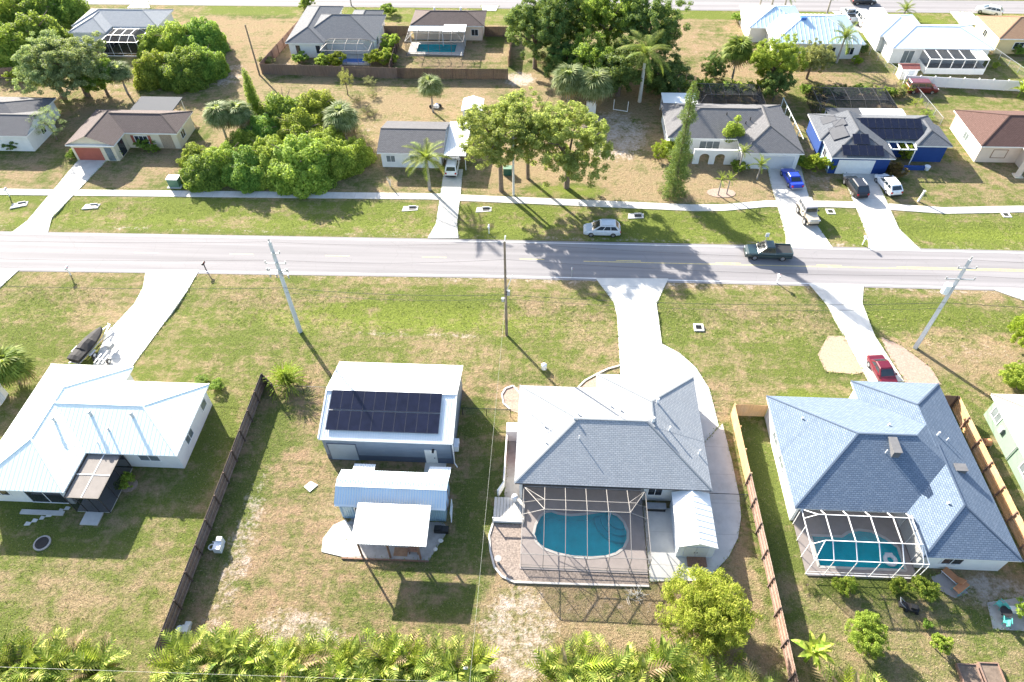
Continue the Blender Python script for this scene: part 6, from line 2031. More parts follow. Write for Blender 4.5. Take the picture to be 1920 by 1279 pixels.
grate('square drain grate on the lawn right of the main driveway', (17.66, 54.43))
grate('square drain grate between the two right far driveways', (37.88, 76.54))
grate('square drain grate on the far right verge', (60.58, 76.68))
eb = thing('transformer_box', 'grey green utility cabinet on the sidewalk edge near the thicket', 'utility box', (-51.96, 79.31) + (0,))
_e = (-51.96, 79.31)
MB().box(_e[0] - .75, _e[1] - .5, 0, _e[0] + .75, _e[1] + .6, 1.25).build('cabinet', 'box_green', eb)
MB().box(_e[0] - .8, _e[1] - .55, 1.25, _e[0] + .8, _e[1] + .65, 1.35).build('lid', 'metal_pale', eb)
MB().box(_e[0] - 1.0, _e[1] - .75, -.1, _e[0] + 1.0, _e[1] + .8, .06).build('pad', 'concrete', eb)
eb = thing('transformer_box', 'dark green utility cabinet between pine trunk and pole', 'utility box', (-5.41, 83.84) + (0,))
_e = (-5.41, 83.84)
MB().box(_e[0] - .6, _e[1] - .45, 0, _e[0] + .6, _e[1] + .45, 1.0).build('cabinet', 'bin_green', eb)
MB().box(_e[0] - .62, _e[1] - .47, 1.0, _e[0] + .62, _e[1] + .47, 1.08).build('lid', 'box_green', eb)
single('utility_pedestal', MB().tube([(0, 0, 0), (0, 0, .6), (0, 0, .75)], [.3, .3, .1], 10), 'plastic_white', 'small white pedestal on the lawn above the main house roof', 'pedestal').location = (0.44, 47.67) + (0,)


def bin_(label, p, rz):
    t = thing('wheeled_bin', label, 'bin', (0, 0, 0))
    mb = MB()
    loft(mb, [[(-.24, -.26, .06), (.24, -.26, .06), (.24, .26, .06), (-.24, .26, .06)], [(-.30, -.32, 1.0), (.30, -.32, 1.0), (.30, .32, 1.0), (-.30, .32, 1.0)]])
    mb.build('body', 'bin_green', t)
    MB().box(-.33, -.36, 1.0, .33, .36, 1.07).build('lid', 'bin_green', t)
    for s in (-1, 1):
        MB().tube([(-.28, s * .22, .1), (-.28, s * .30, .1)], .1, 10).build('wheel', 'rubber', t)
    t.location = (p[0], p[1], 0.06)
    t.rotation_euler = (0, 0, rz)


bin_('green wheeled bin left of the pair by the blue coupe', (33.77, 87.08), 1.5)
bin_('green wheeled bin right of the pair by the blue coupe', (34.72, 86.98), 1.6)
bin_('green wheeled bin left of the pair at the white garage door', (41.85, 86.15), 1.5)
bin_('green wheeled bin right of the pair at the white garage door', (42.60, 85.91), 1.7)

# ------------------------------------------------------------------ yard things
sc_ = thing('septic_cover', 'round dark septic lid in the grass behind the white metal roofed house', 'lid', (-43.08, 25.72) + (0,))
_p = (-43.08, 25.72)
MB().tube([(_p[0], _p[1], -.05), (_p[0], _p[1], .12)], .72, 24).build('ring', 'concrete_worn', sc_)
MB().tube([(_p[0], _p[1], .12), (_p[0], _p[1], .16)], .56, 24).build('lid', 'cover_black', sc_)
stones = [(-45.35, 27.51), (-44.89, 27.85), (-44.35, 28.14), (-43.85, 28.42), (-43.50, 28.71), (-43.03, 28.94), (-42.55, 29.18)]
for i, p in enumerate(stones):
    k = RNG.uniform(.5, .7)
    single('stepping_stone', MB().prism([(p[0] - .42 * k, p[1] - .2), (p[0] + .3 * k, p[1] - .16), (p[0] + .38 * k, p[1] + .2 * k), (p[0] - .34 * k, p[1] + .18)], -.03, .05), 'concrete_bright', '%s pale stepping stone from the left in the row to the dark porch' % ('first', 'second', 'third', 'fourth', 'fifth', 'sixth', 'seventh')[i], 'stepping stone', 'stepping stones to the porch')
pu = thing('pump_unit', 'white pool pump unit beside the long brown fence', 'pump', (-27.54, 25.88) + (0,))
_p = (-27.54, 25.88)
MB().box(_p[0] - .1, _p[1] - .35, 0, _p[0] + .55, _p[1] + .35, .75).build('cabinet', 'plastic_white', pu)
MB().box(_p[0] + .05, _p[1] + .35, 0, _p[0] + .5, _p[1] + .75, .95).build('tank', 'plastic_white', pu)
mb = MB()
for k in range(16):
    a0, a1 = 2 * math.pi * k / 16, 2 * math.pi * (k + 1) / 16
    mb.beam((_p[0] - .4 + .25 * math.cos(a0), _p[1] + .05 + .25 * math.sin(a0), .3), (_p[0] - .4 + .25 * math.cos(a1), _p[1] + .05 + .25 * math.sin(a1), .3), .08, .08)
mb.build('hose_coil', 'paint_white', pu)
MB().beam((_p[0] - .5, _p[1] + .55, .25), (_p[0] + .05, _p[1] + .4, .45), .07, .07).build('pipe', 'paint_white', pu)
single('paver_stack', MB().box(-.45, -.3, 0, .1, .25, .5).box(-.4, .27, 0, .05, .6, .3), 'concrete_bright', 'stack of pale blocks behind the hedge by the long brown fence', 'block stack').location = (-27.60, 19.13) + (0,)
single('bucket', MB().tube([(0, 0, 0), (0, 0, .45)], [.2, .26], 12), 'plastic_white', 'grey white bucket beside the stack of pale blocks', 'bucket').location = (-28.06, 18.94) + (0,)
lm = thing('lawn_mower', 'black push mower on the lawn behind the right pool cage', 'lawn mower', (0, 0, 0))
MB().prism([(-.5, -.3), (.45, -.32), (.55, 0), (.45, .32), (-.5, .3)], .14, .38).build('deck', 'cover_black', lm)
MB().box(-.15, -.18, .38, .3, .18, .62).build('engine', 'trim_black', lm)
MB().box(-1.0, -.25, .25, -.5, .25, .5).build('grass_bag', 'cover_black', lm)
MB().beam((-.5, -.25, .4), (-1.1, -.25, 1.0), .04, .04).beam((-.5, .25, .4), (-1.1, .25, 1.0), .04, .04).beam((-1.1, -.25, 1.0), (-1.1, .25, 1.0), .04, .04).build('handle', 'vent_grey', lm)
for sx_ in (-.4, .4):
    for sy_ in (-.34, .34):
        MB().tube([(sx_, sy_ - .04, .13), (sx_, sy_ + .04, .13)], .13, 10).build('wheel', 'rubber', lm)
lm.location = (30.53, 23.37) + (0,)
lm.rotation_euler = (0, 0, -0.25)


def chair(label, p, rz, mat, cat='chair'):
    t = thing('garden_chair', label, cat, (0, 0, 0))
    MB().box(-.26, -.26, .38, .26, .26, .44).build('seat', mat, t)
    MB().beam((-.24, 0, .44), (-.42, 0, .95), .5, .06, (0, 1, 0)).build('backrest', mat, t)
    for sx_ in (-.22, .22):
        for sy_ in (-.22, .22):
            MB().beam((sx_, sy_, 0), (sx_, sy_, .38), .05, .05).build('leg', mat, t)
    for sy_ in (-.28, .28):
        MB().beam((-.3, sy_, .64), (.25, sy_, .64), .06, .04).build('armrest', mat, t)
    t.location = (p[0], p[1], 0.05)
    t.rotation_euler = (0, 0, rz)


def lounger(label, p, rz, frame, cushion):
    t = thing('sun_lounger', label, 'lounger', (0, 0, 0))
    MB().box(-.3, -.3, .26, .8, .3, .34).build('seat', cushion, t)
    MB().beam((-.3, 0, .32), (-.85, 0, .72), .6, .08, (0, 0, 1)).build('backrest', cushion, t)
    MB().beam((-.8, -.32, .25), (.85, -.32, .25), .05, .05).beam((-.8, .32, .25), (.85, .32, .25), .05, .05).build('frame', frame, t)
    for sx_ in (-.6, .7):
        for sy_ in (-.32, .32):
            MB().beam((sx_, sy_, 0), (sx_, sy_, .25), .05, .05).build('leg', frame, t)
    t.location = (p[0], p[1], 0.06)
    t.rotation_euler = (0, 0, rz)


slab('corner_patio', [(36.87, 24.19), (40.33, 24.87), (42.47, 23.58), (40.08, 22.00), (36.49, 22.04)], 0.05, 'concrete_worn')
slab('side_patio', [(33.12, 26.17), (34.62, 26.70), (35.68, 24.93), (34.42, 24.42), (33.31, 25.13)], 0.05, 'deck_beige')
chair('teal plastic chair at the upper left of the corner patio', (37.60, 23.91), 2.2, 'plastic_teal')
chair('pale green plastic chair at the near edge of the corner patio', (37.55, 22.59), 1.2, 'plastic_teal')
single('patio_table', MB().tube([(0, 0, 0), (0, 0, .65)], .06, 8).tube([(0, 0, .65), (0, 0, .7)], .45, 16), 'cover_black', 'dark round table on the corner patio at lower right', 'table').location = (37.65, 23.23) + (.05,)
single('cooler', MB().box(-.3, -.2, 0, .3, .2, .4).box(-.32, -.22, .4, .32, .22, .47), 'plastic_white', 'white cooler on the corner patio at lower right', 'cooler').location = (38.54, 23.57) + (.05,)
lounger('orange cushioned lounger nearer the right pool cage', (34.76, 26.15), 2.2, 'plastic_white', 'cushion_orange')
lounger('orange and teal lounger farther from the right pool cage', (35.01, 25.21), 0.6, 'plastic_teal', 'cushion_orange')
gr = thing('barbecue', 'black barbecue standing under the eave by the right pool cage', 'barbecue', (0, 0, 0))
MB().box(-.35, -.25, .75, .35, .25, .95).build('firebox', 'cover_black', gr)
MB().tube([(-.35, 0, .95), (.35, 0, .95)], .24, 12).build('hood', 'cover_black', gr)
for sx_ in (-.3, .3):
    MB().beam((sx_, -.2, 0), (sx_, .2, .75), .05, .05).beam((sx_, .2, 0), (sx_, -.2, .75), .05, .05).build('leg', 'white_alum', gr)
MB().box(-.75, -.2, .86, -.36, .2, .9).build('side_shelf', 'white_alum', gr)
gr.location = (34.66, 27.17) + (0.05,)
for i, (p, nm) in enumerate((((33.19, 18.31), 'left'), ((34.87, 18.47), 'right'))):
    rb_ = thing('raised_bed', 'wooden raised garden bed, %s one of the pair at the bottom edge' % nm, 'garden bed', (p[0], p[1], 0))
    for (a, b, c, d) in ((-.75, -.9, .75, -.82), (-.75, .82, .75, .9), (-.75, -.82, -.67, .82), (.67, -.82, .75, .82)):
        MB().box(p[0] + a, p[1] + b, 0, p[0] + c, p[1] + d, .35).build('board', 'fence_red', rb_)
    MB().box(p[0] - .67, p[1] - .82, 0, p[0] + .67, p[1] + .82, .26).build('soil', 'bark', rb_)
cb_ = thing('tarp_heap', 'blue and white tarp heap beside the lone back yard palm', 'tarp', (-17.87, 102.25) + (0,))
_p = (-17.87, 102.25)
for k in range(9):
    a = RNG.uniform(0, 6.3)
    r = RNG.uniform(0, .8)
    MB().ball((_p[0] + r * math.cos(a) * 1.2, _p[1] + r * math.sin(a) * .7, .2), RNG.uniform(.25, .5), RNG.uniform(.2, .4), RNG.uniform(.2, .4), 7, 4).build('fold', ('tarp_blue', 'plastic_white', 'cover_black')[k % 3], cb_)
hl = thing('garden_wall', 'dark blue wall stub with planter by the blue house lawn', 'wall', (52.69, 86.93) + (0,))
_p = (52.31, 86.92)
MB().box(_p[0] - 2.2, _p[1] - .2, 0, _p[0] + 1.2, _p[1] + .2, .55).build('wall', 'stucco_blue', hl)
MB().tube([(_p[0] + 1.6, _p[1], 0), (_p[0] + 1.6, _p[1], .6)], [.3, .42], 10).build('pot', 'plastic_white', hl)
for (lab, p) in (('pile of pale cut branches on the bare patch behind the pool cage', (8.44, 23.45)),):
    mb = MB()
    for k in range(26):
        a = RNG.uniform(0, 6.3)
        r = RNG.uniform(.1, .9)
        c = Vector((p[0] + r * math.cos(a), p[1] + r * .6 * math.sin(a), RNG.uniform(.02, .15)))
        b = RNG.uniform(0, 6.3)
        l_ = RNG.uniform(.4, .9)
        mb.tube([c, c + Vector((l_ * math.cos(b), l_ * math.sin(b), RNG.uniform(0, .2)))], [.02, .01], 4)
    single('branch_pile', mb, 'palm_white', lab, 'branches')
_g = (-55.85, 40.91)
ls_ = thing('storage_shed', 'white low storage shed cut by the left edge beside the metal roofed house', 'shed', (_g[0], _g[1], 0))
MB().box(_g[0] - 2.2, _g[1] - 1.2, 0, _g[0] + .6, _g[1] + 1.0, 1.7).build('wall', 'paint_white', ls_)
roof(ls_, (_g[0] - 2.4, _g[1] - 1.4, _g[0] + .8, _g[1] + 1.2), 1.75, .3, 'roof_white', 'roof_white', ('gable', 'gable'), 'x', gable='paint_white')
opening(ls_, 'door', 'E', _g[0] + .6, _g[1], 0.02, 0.8, 1.5, pane='siding_pale', mull=0)


# ------------------------------------------------------------------ plants
leafmat('leaf_mid', (0.083, 0.156, 0.030), (0.184, 0.299, 0.054), (0.364, 0.498, 0.097), trans=0.5)
leafmat('leaf_dark', (0.052, 0.100, 0.029), (0.110, 0.190, 0.054), (0.226, 0.300, 0.088), trans=0.3)
leafmat('leaf_lime', (0.133, 0.213, 0.031), (0.283, 0.390, 0.059), (0.513, 0.601, 0.118), trans=0.5)
leafmat('leaf_bright', (0.122, 0.188, 0.029), (0.268, 0.355, 0.052), (0.536, 0.572, 0.106), trans=0.5)
leafmat('leaf_pine', (0.16, 0.20, 0.05), (0.32, 0.37, 0.11), (0.52, 0.56, 0.20), trans=0.55)
leafmat('leaf_grey', (0.128, 0.171, 0.075), (0.255, 0.319, 0.139), (0.449, 0.512, 0.255))
leafmat('leaf_olive', (0.124, 0.132, 0.046), (0.248, 0.248, 0.093), (0.403, 0.388, 0.171))
leafmat('leaf_yellow', (0.112, 0.171, 0.014), (0.238, 0.313, 0.027), (0.426, 0.497, 0.055), (0.484, 0.484, 0.092), trans=0.5)
leafmat('leaf_red', (0.068, 0.068, 0.020), (0.162, 0.095, 0.041), (0.297, 0.176, 0.054))
leafmat('leaf_dead', (0.162, 0.115, 0.061), (0.270, 0.189, 0.108), (0.405, 0.297, 0.176))
leafmat('palm_green', (0.087, 0.133, 0.025), (0.173, 0.233, 0.044), (0.313, 0.359, 0.075))
leafmat('palm_silver', (0.109, 0.147, 0.062), (0.217, 0.264, 0.116), (0.357, 0.403, 0.202))
leafmat('areca', (0.045, 0.08, 0.012), (0.17, 0.23, 0.03), (0.42, 0.45, 0.085), (0.55, 0.50, 0.17), trans=0.22)
leafmat('fern_lime', (0.173, 0.259, 0.032), (0.364, 0.468, 0.069), (0.606, 0.626, 0.138), trans=0.5)


def leaf_cloud(name, clumps, n, size, seed, aspect=0.5, up=0.35, droop=0.0, jitter=0.9):
    """small leaf faces spread through clumps (x, y, z, rx, ry, rz)"""
    rg = np.random.default_rng(seed)
    cl = np.array(clumps, float)
    w = (cl[:, 3] * cl[:, 4] * cl[:, 5]) ** (2 / 3)
    k = rg.choice(len(cl), n, p=w / w.sum())
    d = rg.normal(size=(n, 3))
    d /= np.linalg.norm(d, axis=1)[:, None]
    r = 1 - 0.75 * rg.random(n) ** 2.2
    pos = cl[k, :3] + d * r[:, None] * cl[k, 3:]
    nr = d + rg.normal(size=(n, 3)) * jitter
    nr[:, 2] += up
    nr /= np.linalg.norm(nr, axis=1)[:, None]
    t = np.cross(nr, rg.normal(size=(n, 3)))
    t[:, 2] -= droop
    t /= np.linalg.norm(t, axis=1)[:, None]
    b = np.cross(nr, t)
    s = size * (0.65 + 0.7 * rg.random(n))[:, None]
    v = np.stack([pos - t * s * 0.5, pos + b * s * 0.5 * aspect + nr * s * 0.06, pos + t * s * 0.5, pos - b * s * 0.5 * aspect + nr * s * 0.06], 1).reshape(-1, 3)
    me = bpy.data.meshes.new(name)
    me.vertices.add(4 * n)
    me.vertices.foreach_set('co', v.astype(np.float32).ravel())
    me.loops.add(4 * n)
    me.loops.foreach_set('vertex_index', np.arange(4 * n))
    me.polygons.add(n)
    me.polygons.foreach_set('loop_start', np.arange(0, 4 * n, 4))
    me.polygons.foreach_set('loop_total', np.full(n, 4))
    me.update(calc_edges=True)
    return me


def crown_clumps(seed, m, rr=(0.10, 0.17), lobes=11, lobe_r=(0.34, 0.52), low=-0.7):
    """clump list inside a unit crown: a few big lobes, each set with small leaf clumps, so the outline is uneven"""
    rg = random.Random(seed)
    L = []
    for i in range(lobes):
        z = rg.uniform(low, 0.85)
        a = i * 2.399 + rg.uniform(-.5, .5)
        q = math.sqrt(max(0, 1 - z * z)) * rg.uniform(.46, .64)
        L.append((q * math.cos(a), q * math.sin(a), z * .62, rg.uniform(*lobe_r)))
    L.append((0, 0, .1, .55))
    out = []
    for i in range(m):
        x, y, z, r = L[i % len(L)]
        u = rg.uniform(-.8, 1)
        a = rg.uniform(0, 6.283)
        q = math.sqrt(max(0, 1 - u * u))
        k = r * rg.uniform(.72, 1.08)
        c = rg.uniform(*rr)
        out.append((x + k * q * math.cos(a), y + k * q * math.sin(a), z + k * u * .9, c, c, c * rg.uniform(.6, .9)))
    return out


def bush_mesh(name, n, size, seed, bumps=55):
    """half-dome of foliage standing on the ground: rounded lumps, leaves turned out from each lump"""
    rg = np.random.default_rng(seed)
    b = rg.normal(size=(bumps, 3))
    b[:, 2] = np.abs(b[:, 2]) * .9 - .1
    b /= np.linalg.norm(b, axis=1)[:, None]
    amp = rg.uniform(.10, .36, bumps)
    wid = rg.uniform(.16, .34, bumps)
    d = rg.normal(size=(n, 3))
    d[:, 2] = np.abs(d[:, 2]) - .12
    d /= np.linalg.norm(d, axis=1)[:, None]
    c = d @ b.T
    hgt = amp[None] * np.exp(-(1 - c) * 2 / wid[None] ** 2)
    k = hgt.argmax(1)
    r = .70 + hgt.max(1)
    r = r * (1 - .28 * rg.random(n) ** 1.6)
    pos = d * r[:, None]
    nr = (pos - b[k] * .62)
    nr /= np.linalg.norm(nr, axis=1)[:, None] + 1e-6
    nr = nr + rg.normal(size=(n, 3)) * .55
    nr[:, 2] += .35
    nr /= np.linalg.norm(nr, axis=1)[:, None]
    t = np.cross(nr, rg.normal(size=(n, 3)))
    t /= np.linalg.norm(t, axis=1)[:, None]
    q = np.cross(nr, t)
    s = size * (.6 + .8 * rg.random(n))[:, None]
    v = np.stack([pos - t * s * .5, pos + q * s * .28, pos + t * s * .5, pos - q * s * .28], 1).reshape(-1, 3)
    me = bpy.data.meshes.new(name)
    me.vertices.add(4 * n)
    me.vertices.foreach_set('co', v.astype(np.float32).ravel())
    me.loops.add(4 * n)
    me.loops.foreach_set('vertex_index', np.arange(4 * n))
    me.polygons.add(n)
    me.polygons.foreach_set('loop_start', np.arange(0, 4 * n, 4))
    me.polygons.foreach_set('loop_total', np.full(n, 4))
    me.update(calc_edges=True)
    return me


CROWN = {}


def crown_mesh(kind, var):
    key = (kind, var)
    if key not in CROWN:
        sd = var * 17 + 3
        if kind == 's':      # shrub, about 1.5 m radius
            CROWN[key] = leaf_cloud('crown', crown_clumps(sd, 60, (.14, .24), 6), 3600, 0.16, sd)
        elif kind == 'm':    # about 3 m
            CROWN[key] = leaf_cloud('crown', crown_clumps(sd, 230, (.09, .15), 15, (.36, .52), -.9), 22000, 0.066, sd, up=.55)
        elif kind == 'l':    # about 6 m
            CROWN[key] = leaf_cloud('crown', crown_clumps(sd, 380, (.055, .11), 20, (.28, .42), -.85), 44000, 0.042, sd, up=.55)
        elif kind == 'open':  # airy crown with gaps
            CROWN[key] = leaf_cloud('crown', crown_clumps(sd, 120, (.06, .13), 15, (.2, .36), -.5), 17000, 0.05, sd, 0.3)
        elif kind == 'airy':
            CROWN[key] = leaf_cloud('crown', crown_clumps(sd, 380, (.05, .095), 26, (.24, .38), -.85), 36000, 0.040, sd, up=.6)
        elif kind == 'fern':  # feathery sprays
            CROWN[key] = leaf_cloud('crown', crown_clumps(sd, 320, (.09, .15), 17, (.38, .52), -.85), 36000, 0.09, sd, 0.2, 0.3, 0.9, 0.6)
        elif kind == 'bush':  # dome down to the ground, about 4 m
            CROWN[key] = bush_mesh('crown', 21000, .062, sd)
        elif kind == 'wisp':
            CROWN[key] = leaf_cloud('crown', crown_clumps(sd, 70, (.1, .2), 9), 3600, 0.07, sd, 0.3)
    return CROWN[key]


TREE_SEED = [0]


def tree(label, base, zc, r, rz, mat, kind='m', name='tree', cat='tree', bark='bark', tr=None, group=None, lean=(0, 0), ry=None):
    """trunk with limbs up into a crown centred zc above the ground, radius r, half height rz"""
    TREE_SEED[0] += 1
    i = TREE_SEED[0]
    rg = random.Random(i * 31)
    t = thing(name, label, cat, (base[0], base[1], 0), group=group)
    tr = tr or max(0.05, r * 0.055)
    cx, cy = lean
    mb = MB()
    top = zc - rz * 0.3
    mb.tube([(0, 0, -.15), (cx * .3 + rg.uniform(-.1, .1), cy * .3, top * .5), (cx * .8, cy * .8, max(top, .3))], [tr * 1.25, tr, tr * .7], 8)
    for k in range(6):
        a = 2 * math.pi * k / 6 + rg.uniform(-.4, .4)
        q = Vector((cx + r * .62 * math.cos(a), cy + r * .62 * math.sin(a), zc + rz * rg.uniform(-.1, .5)))
        s = Vector((cx * .7, cy * .7, max(top, .3) * rg.uniform(.7, 1)))
        m_ = s.lerp(q, .5) + Vector((0, 0, .12 * rz))
        mb.tube([s, m_, q], [tr * .55, tr * .35, tr * .12], 6)
    me = mb.mesh('trunk')
    link('trunk', me, bark, t)
    c = link('crown', crown_mesh(kind, i % 3), mat, t)
    if c.material_slots[0].material != MATS[mat]:
        c.material_slots[0].link = 'OBJECT'
        c.material_slots[0].material = MATS[mat]
    c.location = (cx, cy, zc if kind != 'bush' else 0)
    c.scale = (r, ry or r * rg.uniform(.9, 1.1), rz if kind != 'bush' else zc + rz * .75)
    c.rotation_euler = (0, 0, rg.uniform(0, 6.28))
    return t


def shrub(label, base, r, h, mat, kind='s', group=None, name='shrub', cat='shrub'):
    return tree(label, base, h * .5, r, h * .56, mat, kind, name, cat, tr=.04, group=group)


# --- fronds
def frond_feather(L, n, w, arch, droop, seed, vee=0.35):
    """one feather frond along +x from the origin, curving up then down"""
    rg = random.Random(seed)
    mb = MB()
    pts = []
    for i in range(n + 1):
        s = i / n
        pts.append(Vector((L * (s - .12 * s * s * droop), 0, L * (arch * s - droop * s * s))))
    mb.tube([pts[0], pts[n // 2], pts[n]], [L * .014, L * .009, L * .003], 4, False)
    for i in range(2, n + 1):
        s = i / n
        ln = w * (math.sin(math.pi * min(1, .15 + s * .8)) ** .6) * rg.uniform(.85, 1.1)
        d = (pts[i] - pts[i - 1]).normalized()
        for sd in (-1, 1):
            tip = pts[i] + Vector((d.x * ln * .55, sd * ln * .8, d.z * ln * .5 + ln * (vee - .55 * droop)))
            a = pts[i - 1].lerp(pts[i], .1)
            b = pts[i].lerp(pts[i - 1], .1)
            mid = a.lerp(tip, .6) + Vector((0, 0, ln * .12))
            mid2 = b.lerp(tip, .6) + Vector((0, 0, ln * .12))
            mb.poly([a, b, mid2, mid])
            mb.poly([mid, mid2, tip])
    return mb.mesh('frond')


def frond_fan(L, seed, droop=0.5, blades=18):
    """costapalmate leaf: stalk and radiating blades with hanging tips"""
    rg = random.Random(seed)
    mb = MB()
    k = L * .42
    mb.tube([(0, 0, 0), (k, 0, k * .25)], [L * .02, L * .012], 4, False)
    c = Vector((k, 0, k * .25))
    for i in range(blades):
        a = (i / (blades - 1) - .5) * 4.0
        ln = L * .62 * (1 - .25 * abs(a) / 2) * rg.uniform(.9, 1.1)
        d = Vector((math.cos(a), math.sin(a), .1))
        p = Vector((-math.sin(a), math.cos(a), 0)) * L * .04
        m = c + d * ln * .6
        e = c + d * ln - Vector((0, 0, droop * ln * .55))
        mb.poly([c, m + p, m - p])
        mb.poly([m + p, e, m - p])
    return mb.mesh('frond')


FROND = {'feather': [frond_feather(3.0, 22, .75, .42, .62, s) for s in (1, 2)], 'royal': [frond_feather(3.6, 24, .8, .5, .85, s, .2) for s in (3, 4)],
         'fan': [frond_fan(1.75, s, .85) for s in (5, 6, 7, 17)], 'date': [frond_feather(2.2, 20, .5, .5, .45, s, .4) for s in (8, 9)],
         'areca': [frond_feather(2.3, 11, .78, .72, .6, s, .3) for s in (10, 11, 12, 13)], 'grass': [frond_feather(1.3, 6, .06, .95, .85, s, 0) for s in (14, 15)],
         'banana': []}
for s in (20, 21, 22):
    rg = random.Random(s)
    mb = MB()
    n = 8
    L = 1.7
    P = [Vector((L * i / n, 0, L * (.75 * (i / n) - .7 * (i / n) ** 2))) for i in range(n + 1)]
    for i in range(n):
        wa = .28 * math.sin(math.pi * (.1 + .9 * i / n)) ** .7
        wb = .28 * math.sin(math.pi * min(1, (.1 + .9 * (i + 1) / n))) ** .7 if i < n - 1 else 0.01
        for sd in (-1, 1):
            mb.poly([P[i], P[i + 1], P[i + 1] + Vector((0, sd * wb, wb * .3)), P[i] + Vector((0, sd * wa, wa * .3))])
    FROND['banana'].append(mb.mesh('frond'))


def palm(label, base, h, kind, n, scale, mat, trunk='bark_grey', tr=.16, name='palm_tree', cat='palm tree', group=None, elev=(-.5, 1.35), skirt=0, lean=(0, 0)):
    TREE_SEED[0] += 1
    rg = random.Random(TREE_SEED[0] * 77)
    t = thing(name, label, cat, (base[0], base[1], 0), group=group)
    mb = MB().tube([(0, 0, -.15), (lean[0] * .35, lean[1] * .35, h * .5), (lean[0], lean[1], h)], [tr * 1.25, tr, tr * .85], 9)
    link('trunk', mb.mesh('trunk', smooth=True), trunk, t)
    if kind == 'royal':
        link('crownshaft', MB().tube([(lean[0], lean[1], h - .1), (lean[0], lean[1], h + 1.3)], [tr * .95, tr * .5], 9).mesh('crownshaft', smooth=True), 'palm_green', t)
        h = h + 1.2
    for i in range(n):
        me = FROND[kind][i % len(FROND[kind])]
        e = elev[0] + (elev[1] - elev[0]) * ((i + .5) / n) ** .8
        f = link('frond', me, None, t)
        if not me.materials:
            me.materials.append(MATS['palm_green'])
        m_ = MATS['leaf_dead'] if i < skirt else MATS[mat]
        f.material_slots[0].link = 'OBJECT'
        f.material_slots[0].material = m_
        f.location = (lean[0], lean[1], h)
        sc = scale * rg.uniform(.85, 1.12)
        f.scale = (sc, sc, sc)
        f.rotation_mode = 'XYZ'
        f.rotation_euler = (rg.uniform(-.25, .25), -e + .2, i * 2.399 + rg.uniform(-.2, .2))
    return t


# --- top left
for i, (p, r, h, lab) in enumerate((((-96.97, 116.70), 4.6, 6.5, 'mass of green brush at the left edge below the top corner'), ((-93.34, 121.09), 4.8, 7.0, 'round green tree left of the grey green oak'),
                                    ((-103.63, 127.65), 5.0, 7.5, 'bright tree in the top left corner nearest the edge'), ((-98.65, 130.17), 4.6, 7.0, 'green tree in the top left corner beside the pale roof'), ((-95.11, 133.70), 4.0, 6.0, 'dark tree at top left touching the pale grey roof'))):
    tree(lab, p, h * .55, r * 1.35, h * .6, ('leaf_bright', 'leaf_mid', 'leaf_bright', 'leaf_mid', 'leaf_mid')[i], 'bush', group='trees in the top left corner')
tree('big grey green oak standing before the top left house', (-76.59, 104.10), 5.6, 6.4, 5.2, 'leaf_grey', 'l', tr=.4)
tree('lower spreading oak crown left of the big grey green oak', (-80.82, 103.96), 5.4, 6.2, 5.2, 'leaf_grey', 'l', tr=.35)
tree('smaller dark oak right of the big grey green oak', (-73.42, 104.55), 3.6, 3.6, 2.8, 'leaf_mid', 'm', tr=.22)
palm('fan palm at the right side of the oak group', (-70.16, 105.02), 3.4, 'fan', 54, 1.28, 'palm_silver', skirt=8)
shrub('yellow green bush at the foot of the left oak', (-91.07, 109.24), 2.0, 2.2, 'leaf_yellow')
for i, (p, r, h, m) in enumerate((((-66.69, 109.97), 4.2, 6.2, 'leaf_bright'), ((-61.46, 109.74), 4.3, 6.5, 'leaf_mid'), ((-58.76, 112.14), 3.8, 6.2, 'leaf_mid'), ((-66.83, 120.10), 4.6, 7.0, 'leaf_bright'), ((-62.43, 121.08), 4.2, 6.8, 'leaf_mid'), ((-70.92, 120.41), 3.6, 5.6, 'leaf_mid'))):
    tree(('rounded thicket bush at the near left of the clump on the bare lot', 'rounded bush at the near centre of the clump on the bare lot', 'rounded bush at the near right of the clump on the bare lot', 'tall bright bush at the back of the clump on the bare lot', 'tall bush at the back right of the clump on the bare lot', 'dense bush behind the patio cage beside the bare lot')[i],
         p, h * .5, r * 1.15, h * .5, m, 'bush', name='thicket_bush', cat='bush', group='clump on the bare lot')
tree('slim pale tree beside the charcoal roofed house', (-74.98, 90.57), 3.0, 2.6, 2.4, 'leaf_grey', 'wisp', tr=.12)
shrub('dark shrub under the eave of the charcoal roofed house', (-80.05, 88.01), 1.5, 1.8, 'leaf_dark')
for i, (p, r, lab) in enumerate((((-69.82, 85.74), .9, 'clipped shrub left of the red garage door'), ((-63.27, 85.97), .8, 'clipped shrub right of the red garage door'), ((-60.32, 88.38), 1.2, 'shrub under the window of the cream house'), ((-58.43, 87.57), .9, 'small round shrub before the cream house'), ((-58.55, 89.47), 1.1, 'shrub by the stone panel of the cream house'))):
    shrub(lab, p, r, r * 1.5, 'leaf_mid', group='shrubs of the cream house')

